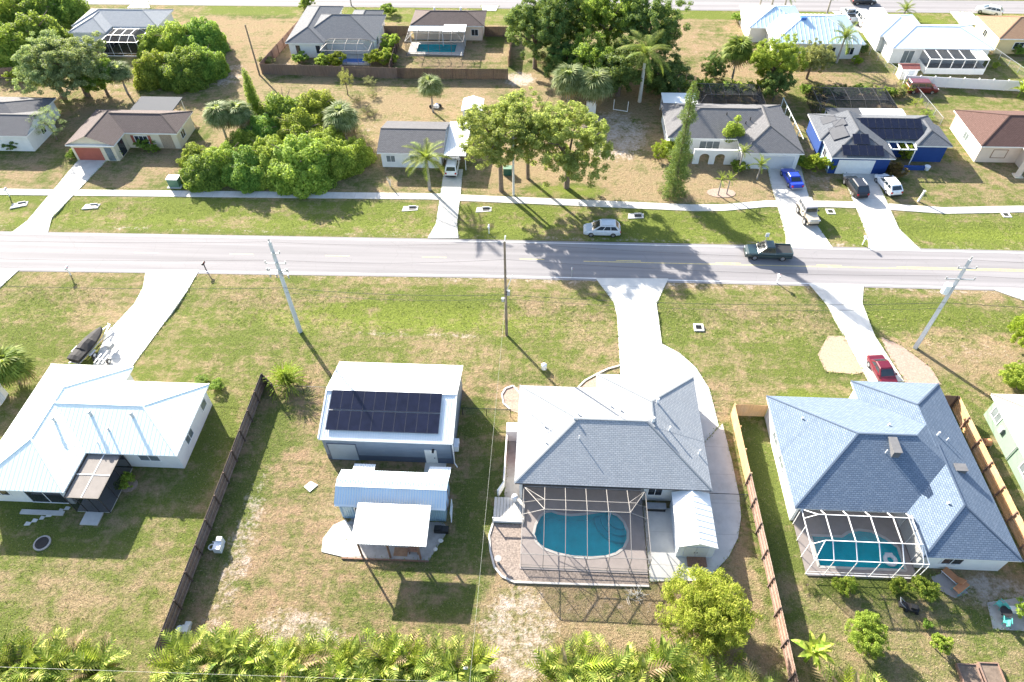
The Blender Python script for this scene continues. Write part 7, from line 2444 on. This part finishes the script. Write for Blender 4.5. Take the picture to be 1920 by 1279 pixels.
# --- thicket by the street
palm('left fan palm of the pair behind the thicket', (-48.23, 90.56), 4.3, 'fan', 62, 1.42, 'palm_silver', skirt=7)
palm('right fan palm of the pair behind the thicket', (-45.74, 91.55), 4.0, 'fan', 62, 1.38, 'palm_silver', skirt=6)
cy = thing('cypress_tree', 'slim dark green cypress behind the thicket', 'tree', (-45.02, 96.25) + (0,))
link('trunk', MB().tube([(0, 0, -.1), (0, 0, 7.5)], [.2, .04], 7).mesh('trunk'), 'bark', cy)
cl = [(RNG.uniform(-.12, .12), RNG.uniform(-.12, .12), z, .35 + 1.0 * math.sin(math.pi * min(1, (z + .6) / 9.4)) ** .8 * (1 - z / 12), .35 + 1.0 * math.sin(math.pi * min(1, (z + .6) / 9.4)) ** .8 * (1 - z / 12), .8) for z in np.arange(.6, 8.4, .45)]
link('crown', leaf_cloud('crown', cl, 6500, .28, 5, .35, 1.0), 'leaf_mid', cy)
for (lab, p, zc, r, rz, m, k) in (
        ('rounded green tree at the back left of the thicket', (-40.29, 95.13), 4.0, 4.1, 3.6, 'leaf_mid', 'm'),
        ('bright rounded tree at the back right of the thicket', (-35.42, 96.56), 3.6, 3.5, 3.1, 'leaf_bright', 'm'),
        ('deep green tree in the heart of the thicket', (-36.37, 90.36), 3.6, 4.2, 3.3, 'leaf_bright', 'm'),
        ('dark green tree in the left heart of the thicket', (-42.28, 90.46), 3.2, 3.8, 3.0, 'leaf_mid', 'm'),
        ('big pale lime bush at the front of the thicket', (-34.26, 82.16), 3.6, 4.9, 3.9, 'leaf_lime', 'l'),
        ('lime bush at the front right end of the thicket', (-29.54, 84.48), 3.0, 3.4, 3.2, 'leaf_lime', 'm'),
        ('dark green bush at the front left end of the thicket', (-47.82, 81.02), 2.4, 3.2, 2.7, 'leaf_mid', 'm'),
        ('pale green bush left of the front of the thicket', (-45.53, 82.97), 2.9, 3.4, 3.0, 'leaf_bright', 'm'),
        ('dark bush between the lime front and the left thicket end', (-41.94, 81.49), 2.8, 3.5, 2.9, 'leaf_mid', 'm'),
        ('small pale bush on the left outer edge of the thicket', (-50.87, 85.12), 2.0, 2.4, 2.0, 'leaf_lime', 'm'),
        ('round bush in the middle of the thicket', (-39.74, 84.54), 3.2, 3.3, 2.8, 'leaf_bright', 'm'),
        ('lime bush filling the right middle of the thicket', (-32.52, 87.87), 3.0, 3.4, 2.8, 'leaf_lime', 'm'),
        ('leafy bush filling the gap below the cypress', (-43.81, 87.49), 2.8, 3.2, 2.6, 'leaf_bright', 'm'),
        ('bright bush filling the near centre of the thicket', (-38.20, 81.89), 2.7, 3.2, 2.6, 'leaf_lime', 'm'),
        ('small bush at the far right edge of the thicket', (-28.03, 86.61), 2.2, 2.6, 2.2, 'leaf_bright', 'm')):
    tree(lab, p, zc * .9, r * 1.22, rz * .9, m, 'bush', name='thicket_tree', cat='tree', group='thicket by the street')
palm('fan palm at the right shoulder of the thicket', (-30.55, 92.05), 3.2, 'fan', 64, 1.66, 'palm_silver', skirt=8)
tree('thin wispy pine at the corner of the brown back fence', (-33.16, 105.79), 2.6, 1.5, 2.4, 'leaf_olive', 'wisp', tr=.08)
for i, (p, r) in enumerate((((-28.56, 99.56), 1.8), ((-30.96, 103.74), 1.6), ((-28.84, 105.57), 1.5), ((-29.46, 94.70), 1.7), ((-27.45, 91.71), 1.5), ((-30.32, 109.54), 1.6))):
    shrub(('dry scrub by the thicket opposite the lone palm', 'dry scrub behind the fan palm of the thicket', 'dry scrub nearest the brown back fence corner', 'dry scrub right of the fan palm shoulder', 'dry scrub at the edge of the carport house lot', 'sparse scrub directly below the brown back fence')[i], p, r, 1.2, 'leaf_olive', 'wisp', group='dry scrub right of the thicket', name='scrub')
palm('lone fan palm on the dry lawn behind the small white house', (-18.28, 100.72), 4.0, 'fan', 59, 1.28, 'palm_silver', skirt=4)
palm('feather palm before the small white house', (-16.01, 79.57), 4.9, 'feather', 22, 1.15, 'palm_green', tr=.2, elev=(-.55, 1.2), skirt=2)
bs = MB()
for k in range(9):
    a = RNG.uniform(0, 6.3)
    q = Vector((.35 * math.cos(a), .35 * math.sin(a), RNG.uniform(1.0, 2.0)))
    bs.tube([(0, 0, 0), (q.x * .4, q.y * .4, q.z * .5), q], [.05, .035, .015], 5)
single('bare_shrub', bs, 'palm_white', 'leafless pale shrub on the lawn of the small white house', 'shrub').location = (-21.71, 80.13) + (0,)
# plants of the fenced back yards
for (lab, p, r, h, m) in (('shrub left of the bronze cage inside the brown fence', (-43.78, 116.57), 1.5, 2.0, 'leaf_mid'), ('yellow green shrub before the bronze cage', (-39.41, 116.29), 1.9, 2.0, 'leaf_bright'), ('flowering yellow shrub before the blue pool', (-36.95, 116.36), 1.7, 2.2, 'leaf_yellow'),
                          ('yellowish shrub right of the blue pool', (-30.71, 116.54), 1.8, 2.4, 'leaf_yellow'), ('green shrub against the dividing fence', (-28.40, 117.42), 1.7, 2.6, 'leaf_bright'), ('tall green shrub along the dividing fence', (-28.55, 122.24), 1.8, 2.8, 'leaf_bright'), ('shrub at the left corner of the brown back fence', (-49.49, 115.79), 1.4, 1.6, 'leaf_olive'),
                          ('palmetto shrub before the blue grey roofed back house', (-48.74, 141.02), 1.8, 2.4, 'leaf_mid'), ('low shrub on the verge of the back street', (-31.92, 138.32), 1.6, 1.8, 'leaf_mid')):
    shrub(lab, p, r, h, m)
palm('small palm on the back street verge', (-40.16, 142.02), 2.6, 'date', 16, .8, 'palm_green', tr=.12)

# --- trees in the middle
tree('tall pine with bare trunk and open crown by the sidewalk', (-6.07, 79.67), 8.8, 6.4, 4.8, 'leaf_pine', 'airy', bark='bark', tr=.28, lean=(-.3, .6))
tree('upper pine crown behind the tall bare trunk pine', (-2.48, 82.75), 8.8, 6.4, 4.6, 'leaf_pine', 'airy', bark='bark', tr=.22)
tree('big round feathery light green tree beside the bare yard', (2.93, 80.75), 6.9, 7.0, 6.2, 'leaf_pine', 'airy', tr=.34)
palm('fan palm behind the big round tree, left one', (3.25, 102.24), 4.6, 'fan', 64, 1.71, 'palm_silver', skirt=5)
palm('fan palm behind the big round tree, right one', (7.22, 101.20), 4.4, 'fan', 64, 1.80, 'palm_silver', skirt=7)
for (lab, p, zc, r, rz, m, k) in (
        ('dark spreading tree left in the tall group at the top', (-2.43, 116.15), 6.6, 6.6, 6.2, 'leaf_dark', 'l'),
        ('dark tree at the back of the tall group touching the top edge', (3.05, 121.00), 7.6, 6.4, 6.8, 'leaf_dark', 'l'),
        ('tall dark tree right of the tall group at the top', (16.70, 116.71), 7.6, 7.0, 6.8, 'leaf_dark', 'l'),
        ('dark tree in the middle of the tall group at the top', (9.87, 118.52), 7.6, 6.2, 6.8, 'leaf_mid', 'l'),
        ('lower dark tree before the tall group', (6.82, 108.82), 4.6, 5.2, 4.6, 'leaf_mid', 'm'),
        ('lower green tree at the foot of the tall group beside the royal palm', (11.39, 106.81), 4.4, 4.8, 4.4, 'leaf_dark', 'm'),
        ('leafy dark tree low at the left of the tall group', (2.84, 112.04), 3.2, 4.0, 3.2, 'leaf_dark', 'm'),
        ('dark undergrowth right of the royal palm', (18.79, 107.93), 3.2, 4.2, 3.4, 'leaf_dark', 'm')):
    tree(lab, p, zc, r, rz, m, k, group='tall dark trees at the top', tr=.35)
tree('reddish brown dying bush at the left foot of the tall group', (-0.61, 112.89), 2.2, 2.0, 2.2, 'leaf_dead', 'wisp', tr=.08)
palm('small date palm below the dark trees left of the fan palms', (2.85, 116.31), 1.6, 'date', 18, 1.1, 'palm_green', tr=.2)
palm('royal palm with smooth white trunk', (14.82, 104.99), 6.6, 'royal', 18, 1.25, 'palm_green', 'palm_white', .26, elev=(-.35, 1.3))
palm('short palm right of the royal palm', (21.57, 112.60), 2.0, 'feather', 16, .8, 'palm_green', tr=.16)
# screen pine by the grey roofed house
np_ = thing('conifer_tree', 'tall narrow columnar conifer standing near the sidewalk', 'tree', (17.52, 79.77) + (0,))
hN = 16.24
link('trunk', MB().tube([(0, 0, -.1), (0, 0, hN * .97)], [.28, .05], 8).mesh('trunk'), 'bark', np_)
cl = []
for z in np.arange(.5, hN, .55):
    f = z / hN
    R_ = 2.0 * (1 - f) ** .5 * (0.75 + .25 * math.sin(z * 2.3)) + .25
    if .52 < f < .68:
        R_ *= .6
    for k in range(6):
        a = k * 1.047 + z * 1.7
        cl.append((R_ * .6 * math.cos(a), R_ * .6 * math.sin(a), z - .1 * R_, R_ * .42, R_ * .42, .34))
link('crown', leaf_cloud('crown', cl, 20000, .22, 8, .28, .3), 'leaf_dark', np_)
tp = thing('topiary_tree', 'cloud pruned bright tree at the porch of the grey roofed house', 'tree', (26.71, 90.17) + (0,))
mb = MB().tube([(0, 0, -.1), (-.2, 0, 1.5), (.1, 0, 3.2), (.2, 0, 5.4)], [.14, .11, .09, .05], 7)
BALL = [(0.1, 0, 5.6, .55), (-.5, .1, 4.4, .75), (.4, -.1, 4.3, .7), (-.9, 0, 3.5, .75), (0, .1, 3.4, .85), (.9, 0, 3.5, .7), (1.3, .1, 2.9, .6), (-.5, -.2, 2.6, .7), (.4, 0, 2.6, .6)]
for (x, y, z, r) in BALL:
    mb.tube([(0, 0, max(1.4, z - 1.2)), (x, y, z)], [.05, .03], 5)
link('trunk', mb.mesh('trunk'), 'bark', tp)
link('crown', leaf_cloud('crown', [(x, y, z, r, r, r * .85) for (x, y, z, r) in BALL], 5500, .2, 9, .45), 'leaf_bright', tp)
shrub('bright yellow green bush left of the arched porch wall', (17.32, 88.72), 1.9, 2.6, 'leaf_yellow', 'm')
shrub('green bush between the bright bush and the columnar conifer', (19.17, 90.77), 1.7, 2.8, 'leaf_bright', 'm')
for (lab, p, h, n, s) in (('small palm in the island bed near the sidewalk, left stem', (23.59, 79.74), 2.4, 12, .62), ('small palm in the island bed near the sidewalk, right stem', (24.79, 80.03), 2.3, 12, .6), ('small palm before the grey garage corner', (29.60, 83.75), 2.2, 16, .75), ('slender palm beside the arched wall', (27.31, 85.51), 3.2, 14, .65)):
    palm(lab, p, h, 'date', n, s, 'palm_green', tr=.09, group='small palms of the grey roofed house')
shrub('green shrub under the palms at the arched wall', (27.50, 85.78), 1.2, 1.5, 'leaf_mid')
structure('island_bed', MB().prism([(Vector((24.10, 80.25)) + Vector((2.0 * math.cos(k * .524), 1.1 * math.sin(k * .524)))) for k in range(12)], -.05, .05), 'gravel_pink')
for (lab, p, r, h, m) in (('yellow palm shrub right of the grey garage', (37.51, 86.40), 1.7, 2.2, 'leaf_yellow'), ('yellow shrub left of the white garage door', (39.55, 86.47), 1.5, 2.0, 'leaf_yellow'), ('dark green shrub beside the green bins', (36.18, 87.44), 1.0, 1.7, 'leaf_mid'),
                          ('red leaved shrub at the entry of the blue house', (48.95, 85.21), 1.5, 1.9, 'leaf_red'), ('tall yellow shrub at the pergola of the blue house', (51.24, 89.33), 1.2, 2.8, 'leaf_yellow'), ('pale shrub by the entry pergola', (52.86, 91.49), 1.0, 2.4, 'leaf_lime')):
    shrub(lab, p, r, h, m)
# right back
palm('fan palm behind the grey roofed house cage', (30.89, 112.88), 4.6, 'fan', 62, 1.71, 'palm_green', skirt=8)
tree('bright green tree behind the grey roofed house', (36.22, 109.36), 5.2, 4.6, 5.0, 'leaf_lime', 'l', tr=.28)
tree('dark leafy tree below the bright green tree', (36.21, 105.83), 2.8, 2.6, 2.6, 'leaf_dark', 'm')
tree('dark shrub left of the fan palm behind the cage', (27.81, 113.16), 2.4, 2.6, 2.2, 'leaf_dark', 'm')
tree('olive green airy tree before the pale blue metal roof', (43.46, 113.63), 3.6, 3.8, 3.2, 'leaf_olive', 'l', tr=.2)
palm('feather palm at the right corner of the pale blue metal roof', (50.01, 119.67), 4.4, 'feather', 18, 1.05, 'palm_green', tr=.17)
shrub('dark bush under the feather palm by the pale blue house', (54.46, 123.49), 1.8, 2.2, 'leaf_dark')
shrub('small yellow bush on the shaded lawn of the pale blue house', (53.20, 119.36), 1.0, 1.5, 'leaf_yellow')
for i in range(12):
    x = 1282 + i * 14.5
    lab = 'broad leaved plant in the row behind the grey house cage, number %s from the left' % ('one', 'two', 'three', 'four', 'five', 'six', 'seven', 'eight', 'nine', 'ten', 'eleven', 'twelve')[i]
    palm(lab, (22.61, 110.77) if False else (20.5 + i * 1.35, 107.6 + RNG.uniform(-.6, .8)), RNG.uniform(.6, 1.2), 'banana', 11, RNG.uniform(.9, 1.2), 'leaf_bright' if i % 3 else 'leaf_mid', 'leaf_mid', .09, 'broad_leaf_plant', 'plant', 'broad leaved row behind the grey house', elev=(.2, 1.4))
for i in range(11):
    shrub('low hedge bush in the row behind the blue house cage, %s from the left' % ('first', 'second', 'third', 'fourth', 'fifth', 'sixth', 'seventh', 'eighth', 'ninth', 'tenth', 'eleventh')[i], (42.2 + i * 1.45, 108.3 + RNG.uniform(-.4, .4)), 1.2, RNG.uniform(1.3, 1.8), ('leaf_mid', 'leaf_olive', 'leaf_bright')[i % 3], group='hedge behind the blue house')
for i, (p, r) in enumerate((((58.54, 109.15), 1.2), ((58.44, 104.82), 1.1), ((58.76, 101.21), 1.2), ((58.26, 110.39), 1.3))):
    shrub(('scrub on the wire fence below the maroon van', 'pale scrub halfway down the wire fence by the blue house', 'pale scrub at the near end of the wire fence by the blue house', 'scrub at the top end of the wire fence by the white fence')[i], p, r, 1.6, 'leaf_lime', 'wisp', group='scrub along the wire fence', name='scrub')
palm('leaning banana plant at the right edge by the white fence', (75.86, 108.45), 1.0, 'banana', 10, 1.2, 'leaf_bright', 'leaf_mid', .1, 'broad_leaf_plant', 'plant')
for (lab, p, h, k, n, s) in (('palm at top right on the back street verge, left one', (40.09, 139.11), 4.2, 'feather', 12, .7), ('palm at top right on the back street verge, middle one', (43.26, 142.22), 4.0, 'feather', 12, .7), ('stout date palm on the back street verge', (45.01, 139.73), 3.4, 'date', 20, 1.1),
                             ('thin palm right of the stout date palm', (53.65, 140.45), 3.6, 'feather', 10, .6), ('spreading palm on the green lawn at top right', (67.79, 139.31), 1.2, 'date', 18, 1.0)):
    palm(lab, p, h, k, n, s, 'palm_green', tr=.16)
shrub('round bush on the tan lot at top', (35.48, 136.05), 1.2, 1.7, 'leaf_mid')
shrub('dark bush under the tan roofed yellow house', (82.45, 124.28), 1.6, 2.0, 'leaf_mid')
shrub('small bright bush on the lawn right of the screened porch', (76.37, 118.44), .7, 1.0, 'leaf_bright')

# --- near side
palm('stocky fan palm at the left edge', (-54.95, 43.51), 2.2, 'fan', 62, 1.42, 'palm_green', skirt=6)
palm('fine leaved ornamental grass clump by the chain link fence', (-26.28, 44.28), .2, 'grass', 170, 2.1, 'fern_lime', 'bark', .08, 'ornamental_grass', 'grass clump', elev=(-.1, 1.45))
shrub('low dark shrub behind the white metal roofed house corner', (-33.61, 43.54), .9, .9, 'leaf_mid')
shrub('low trailing shrub at the eave of the white metal roofed house', (-35.48, 44.33), .8, .6, 'leaf_mid')
shrub('small yellow green shrub beside the dark screened porch', (-38.10, 31.87), .9, 1.2, 'leaf_bright')
structure('shrub_ring', MB().prism([(Vector((-37.95, 31.76)) + Vector((.8 * math.cos(k * .524), .75 * math.sin(k * .524)))) for k in range(12)], -.05, .04), 'gravel_pink')
tree('leafy bush at the right edge above the pale green house', (49.06, 47.02), 1.7, 2.2, 1.7, 'leaf_bright', 'm')
tree('yellow green bush at the right edge beside the worn driveway', (52.35, 53.34), 1.7, 2.0, 1.8, 'leaf_yellow', 'm')
tree('feathery lime green tree beside the white metal shed', (13.36, 21.48), 2.7, 3.7, 2.8, 'fern_lime', 'fern', tr=.22)
tree('round citrus tree on the lawn of the right house', (25.68, 20.51), 1.6, 1.75, 1.5, 'leaf_lime', 'm', tr=.1)
tree('little citrus tree right of the round citrus tree', (31.36, 20.35), 1.0, .82, .9, 'leaf_bright', 's', tr=.06)
shrub('bright shrub before the left bay of the white pool cage', (25.55, 24.75), .95, 1.6, 'leaf_bright')
shrub('small shrub before the middle bay of the white pool cage', (29.90, 25.03), .8, 1.2, 'leaf_bright')
shrub('bright shrub before the right bay of the white pool cage', (31.66, 24.81), 1.05, 1.6, 'leaf_bright')
shrub('weedy shrub at the left corner of the white pool cage', (22.62, 24.95), .8, .8, 'leaf_olive', 'wisp')
shrub('tiny shrub on the lawn between the citrus trees', (31.28, 22.13), .45, .6, 'leaf_mid')
shrub('pale bush at the right edge over the corner patio', (39.28, 23.43), 1.0, 1.7, 'leaf_lime')
palm('banana plant by the brown fence at lower right', (21.12, 18.94), 1.7, 'banana', 14, 1.0, 'fern_lime', 'leaf_lime', .12, 'banana_plant', 'banana plant', elev=(-.1, 1.4))
# dry grass tufts along the left wall of the right house
for i, p in enumerate(((23.13, 34.75), (23.07, 33.35), (23.09, 36.18))):
    palm(('dry grass tuft in the middle at the side of the right house', 'dry grass tuft nearest the white cage at the side of the right house', 'dry grass tuft farthest back at the side of the right house')[i], p, .05, 'grass', 30, .55, 'leaf_olive', 'bark', .03, 'grass_tuft', 'grass tuft', 'dry tufts by the right house', elev=(0, 1.4))

# --- areca palms of the bottom hedge: clumps of stems and fronds, each clump a plant
ARECA_STEM = MB()
for k in range(12):
    a = k * 2.4
    r = .12 + .028 * k
    ARECA_STEM.tube([(r * math.cos(a), r * math.sin(a), -.1), (r * 1.7 * math.cos(a), r * 1.7 * math.sin(a), 1.3 + .05 * k)], [.04, .03], 5)
ARECA_STEM = ARECA_STEM.mesh('stems')


def areca(label, x, y, h, seed, mat='areca', n=52):
    rg = random.Random(seed)
    t = thing('areca_palm', label, 'palm', (x, y, 0), group='areca palms of the bottom hedge')
    s = link('stems', ARECA_STEM, 'leaf_yellow', t)
    s.scale = (1, 1, h / 2.2)
    for i in range(n):
        me = FROND['areca'][i % 4] if i % 5 < 3 else FROND['banana'][i % 3]
        f = link('frond', me, mat, t)
        f.material_slots[0].link = 'OBJECT'
        f.material_slots[0].material = MATS['leaf_dead' if rg.random() < .09 else ('leaf_yellow' if rg.random() < .13 else ('palm_green' if rg.random() < .4 else mat))]
        a = i * 2.399 + rg.uniform(-.3, .3)
        q = rg.uniform(.1, .65)
        f.location = (q * math.cos(a), q * math.sin(a), h * rg.uniform(.2, .78))
        sc = rg.uniform(.75, 1.3)
        f.scale = (sc, sc, sc)
        f.rotation_euler = (rg.uniform(-.4, .4), -rg.uniform(-.05, .95), a + rg.uniform(-.4, .4))
    return t


ORD = ['first', 'second', 'third', 'fourth', 'fifth', 'sixth', 'seventh', 'eighth', 'ninth', 'tenth', 'eleventh', 'twelfth', 'thirteenth', 'fourteenth', 'fifteenth', 'sixteenth']
for i in range(6):
    areca('%s areca palm from the left in the hedge left of the brown fence' % ORD[i], -41.8 + i * 1.8 + RNG.uniform(-.2, .2), 14.7 + .12 * i + RNG.uniform(-.3, .3), RNG.uniform(1.9, 2.6), 100 + i)
for i in range(15):
    areca('%s areca palm from the left in the long middle hedge' % ORD[i], -26.2 + i * 1.56 + RNG.uniform(-.2, .2), 16.0 + RNG.uniform(-.3, .4) + (.3 if i > 9 else 0), RNG.uniform(2.1, 3.2), 200 + i)
for i in range(9):
    areca('%s areca palm from the left in the loose hedge below the pool cage' % ORD[i], 2.2 + i * 1.75 + RNG.uniform(-.3, .3), 16.6 + RNG.uniform(-.6, .6) - (1.4 if i > 6 else 0), RNG.uniform(1.9, 3.2), 300 + i)
for i in range(10):
    areca('%s areca palm from the left in the row cut by the bottom edge' % ORD[i], -25.5 + i * 2.4 + RNG.uniform(-.3, .3), 14.2 + RNG.uniform(-.3, .3), RNG.uniform(2.2, 2.8), 400 + i)
for i in range(5):
    areca('%s areca palm from left in the bottom row below the pool cage' % ORD[i], 4.0 + i * 2.6 + RNG.uniform(-.3, .3), 14.8 + RNG.uniform(-.3, .3), RNG.uniform(2.2, 2.8), 450 + i)
areca('areca palm at the bottom edge right of the weathered fence', 22.6, 15.6, 2.2, 500)
areca('areca palm left of the raised beds at the bottom edge', 25.0, 15.4, 1.8, 501)


# ------------------------------------------------------------------ loose grass and weeds on the lawns
BLOCK = [(-50.5, 28.5, -32.5, 44.2), (-20.4, 34.5, -7.4, 44.8), (-17.8, 25.4, -7.4, 33.8), (-4.2, 24.0, 18.9, 45.0), (21.9, 25.6, 42.0, 45.2), (43.5, 24, 60, 44.2), (-200, 60.4, 200, 69.6), (8.4, 44, 13.8, 62.6), (-200, 75.8, 200, 80),
         (13, 44, 18, 52), (33.5, 45, 37.5, 62.5), (-52, 44, -37, 62), (29.5, 46, 38.5, 53), (-70, 84, -54, 95), (-25, 84, -11, 93.5), (17, 85.5, 57.5, 106), (60.5, 86, 80, 99)]


def tufts(name, label, n, seed, mat, hmin, hmax, dry_lo, dry_hi, region, blades=4):
    rg = np.random.default_rng(seed)
    x = rg.uniform(region[0], region[2], n)
    y = region[1] + (region[3] - region[1]) * rg.random(n) ** 1.35
    dry = np.full(n, 0.55)
    for (c, rx, ry, k, val) in PATCH:
        if k == 0:
            d = ((x - c[0]) / rx) ** 2 + ((y - c[1]) / ry) ** 2
            w = np.clip(1.35 - d, 0, 1)
            dry = dry * (1 - w) + val * w
    keep = (dry + rg.normal(0, .22, n) > dry_lo) & (dry + rg.normal(0, .22, n) < dry_hi)
    for (a, b, c, d) in BLOCK:
        keep &= ~((x > a) & (x < c) & (y > b) & (y < d))
    x, y = x[keep], y[keep]
    n = len(x)
    V = []
    for b in range(blades):
        a = rg.uniform(0, 6.283, n)
        h = rg.uniform(hmin, hmax, n)
        w = h * .32
        o = rg.uniform(0, .10, n)
        bx, by = x + o * np.cos(a), y + o * np.sin(a)
        ln = h * rg.uniform(.5, 1.3, n)
        p0 = np.stack([bx - w * np.sin(a), by + w * np.cos(a), np.full(n, -.03)], -1)
        p1 = np.stack([bx + w * np.sin(a), by - w * np.cos(a), np.full(n, -.03)], -1)
        p2 = np.stack([bx + ln * np.cos(a), by + ln * np.sin(a), h], -1)
        V.append(np.stack([p0, p1, p2], 1))
    V = np.stack(V, 1).reshape(-1, 3)
    m = len(V) // 3
    me = bpy.data.meshes.new(name)
    me.vertices.add(len(V))
    me.vertices.foreach_set('co', V.astype(np.float32).ravel())
    me.loops.add(len(V))
    me.loops.foreach_set('vertex_index', np.arange(len(V)))
    me.polygons.add(m)
    me.polygons.foreach_set('loop_start', np.arange(0, len(V), 3))
    me.polygons.foreach_set('loop_total', np.full(m, 3))
    me.update(calc_edges=True)
    ob = link(name, me, mat)
    tag(ob, label, 'grass', kind='stuff')


leafmat('blade_green', (0.120, 0.155, 0.050), (0.200, 0.240, 0.075), (0.310, 0.350, 0.110), trans=.25)
leafmat('blade_straw', (0.320, 0.250, 0.140), (0.460, 0.370, 0.220), (0.620, 0.530, 0.360), trans=.2)
tufts('dry_grass', 'short dry straw coloured grass over the lawns', 60000, 1, 'blade_straw', .03, .10, .35, 2, (-62, 13, 62, 62))
tufts('green_grass', 'short green grass and weeds over the lawns', 45000, 2, 'blade_green', .03, .11, -1, .5, (-66, 13, 64, 78))


def edge_grass():
    """turf creeping over the slab edges"""
    rg = np.random.default_rng(9)
    V = []
    for pts, z in SLABS:
        for i in range(len(pts)):
            a = Vector((pts[i][0], pts[i][1]))
            b = Vector((pts[(i + 1) % len(pts)][0], pts[(i + 1) % len(pts)][1]))
            L = (b - a).length
            if L > 60:
                continue
            for k in range(int(L * 9)):
                p = a.lerp(b, rg.random())
                if 60.5 < p.y < 69.8 or any(q[0] < p.x < q[2] and q[1] < p.y < q[3] for q in INDOOR):
                    continue
                w = abs(rg.normal(0, .11)) * (1 if rg.random() < .5 else -1)
                t = rg.uniform(0, 6.283)
                h = rg.uniform(.04, .13)
                x, y = p.x + w * math.cos(t), p.y + w * math.sin(t)
                u = rg.uniform(0, 6.283)
                V += [(x - .07 * math.sin(u), y + .07 * math.cos(u), 0), (x + .07 * math.sin(u), y - .07 * math.cos(u), 0), (x + .12 * math.cos(u), y + .12 * math.sin(u), z + h)]
    me = bpy.data.meshes.new('edge_grass')
    me.from_pydata(V, [], [(i, i + 1, i + 2) for i in range(0, len(V), 3)])
    tag(link('edge_grass', me, 'blade_green'), 'ragged grass along the edges of driveways and pads', 'grass', kind='stuff')


INDOOR = [(-50, 29, -33, 43.5), (-20, 35.4, -8, 44.5), (-1.5, 32, 15, 44.3), (22, 30.9, 39, 44.5), (-69, 85, -54, 95), (-14.5, 84.3, -11, 93), (27.6, 86.3, 35.5, 96), (39.6, 85.5, 48, 95)]
edge_grass()

_dup = {k: v for k, v in USED_LABELS.items() if v > 1}
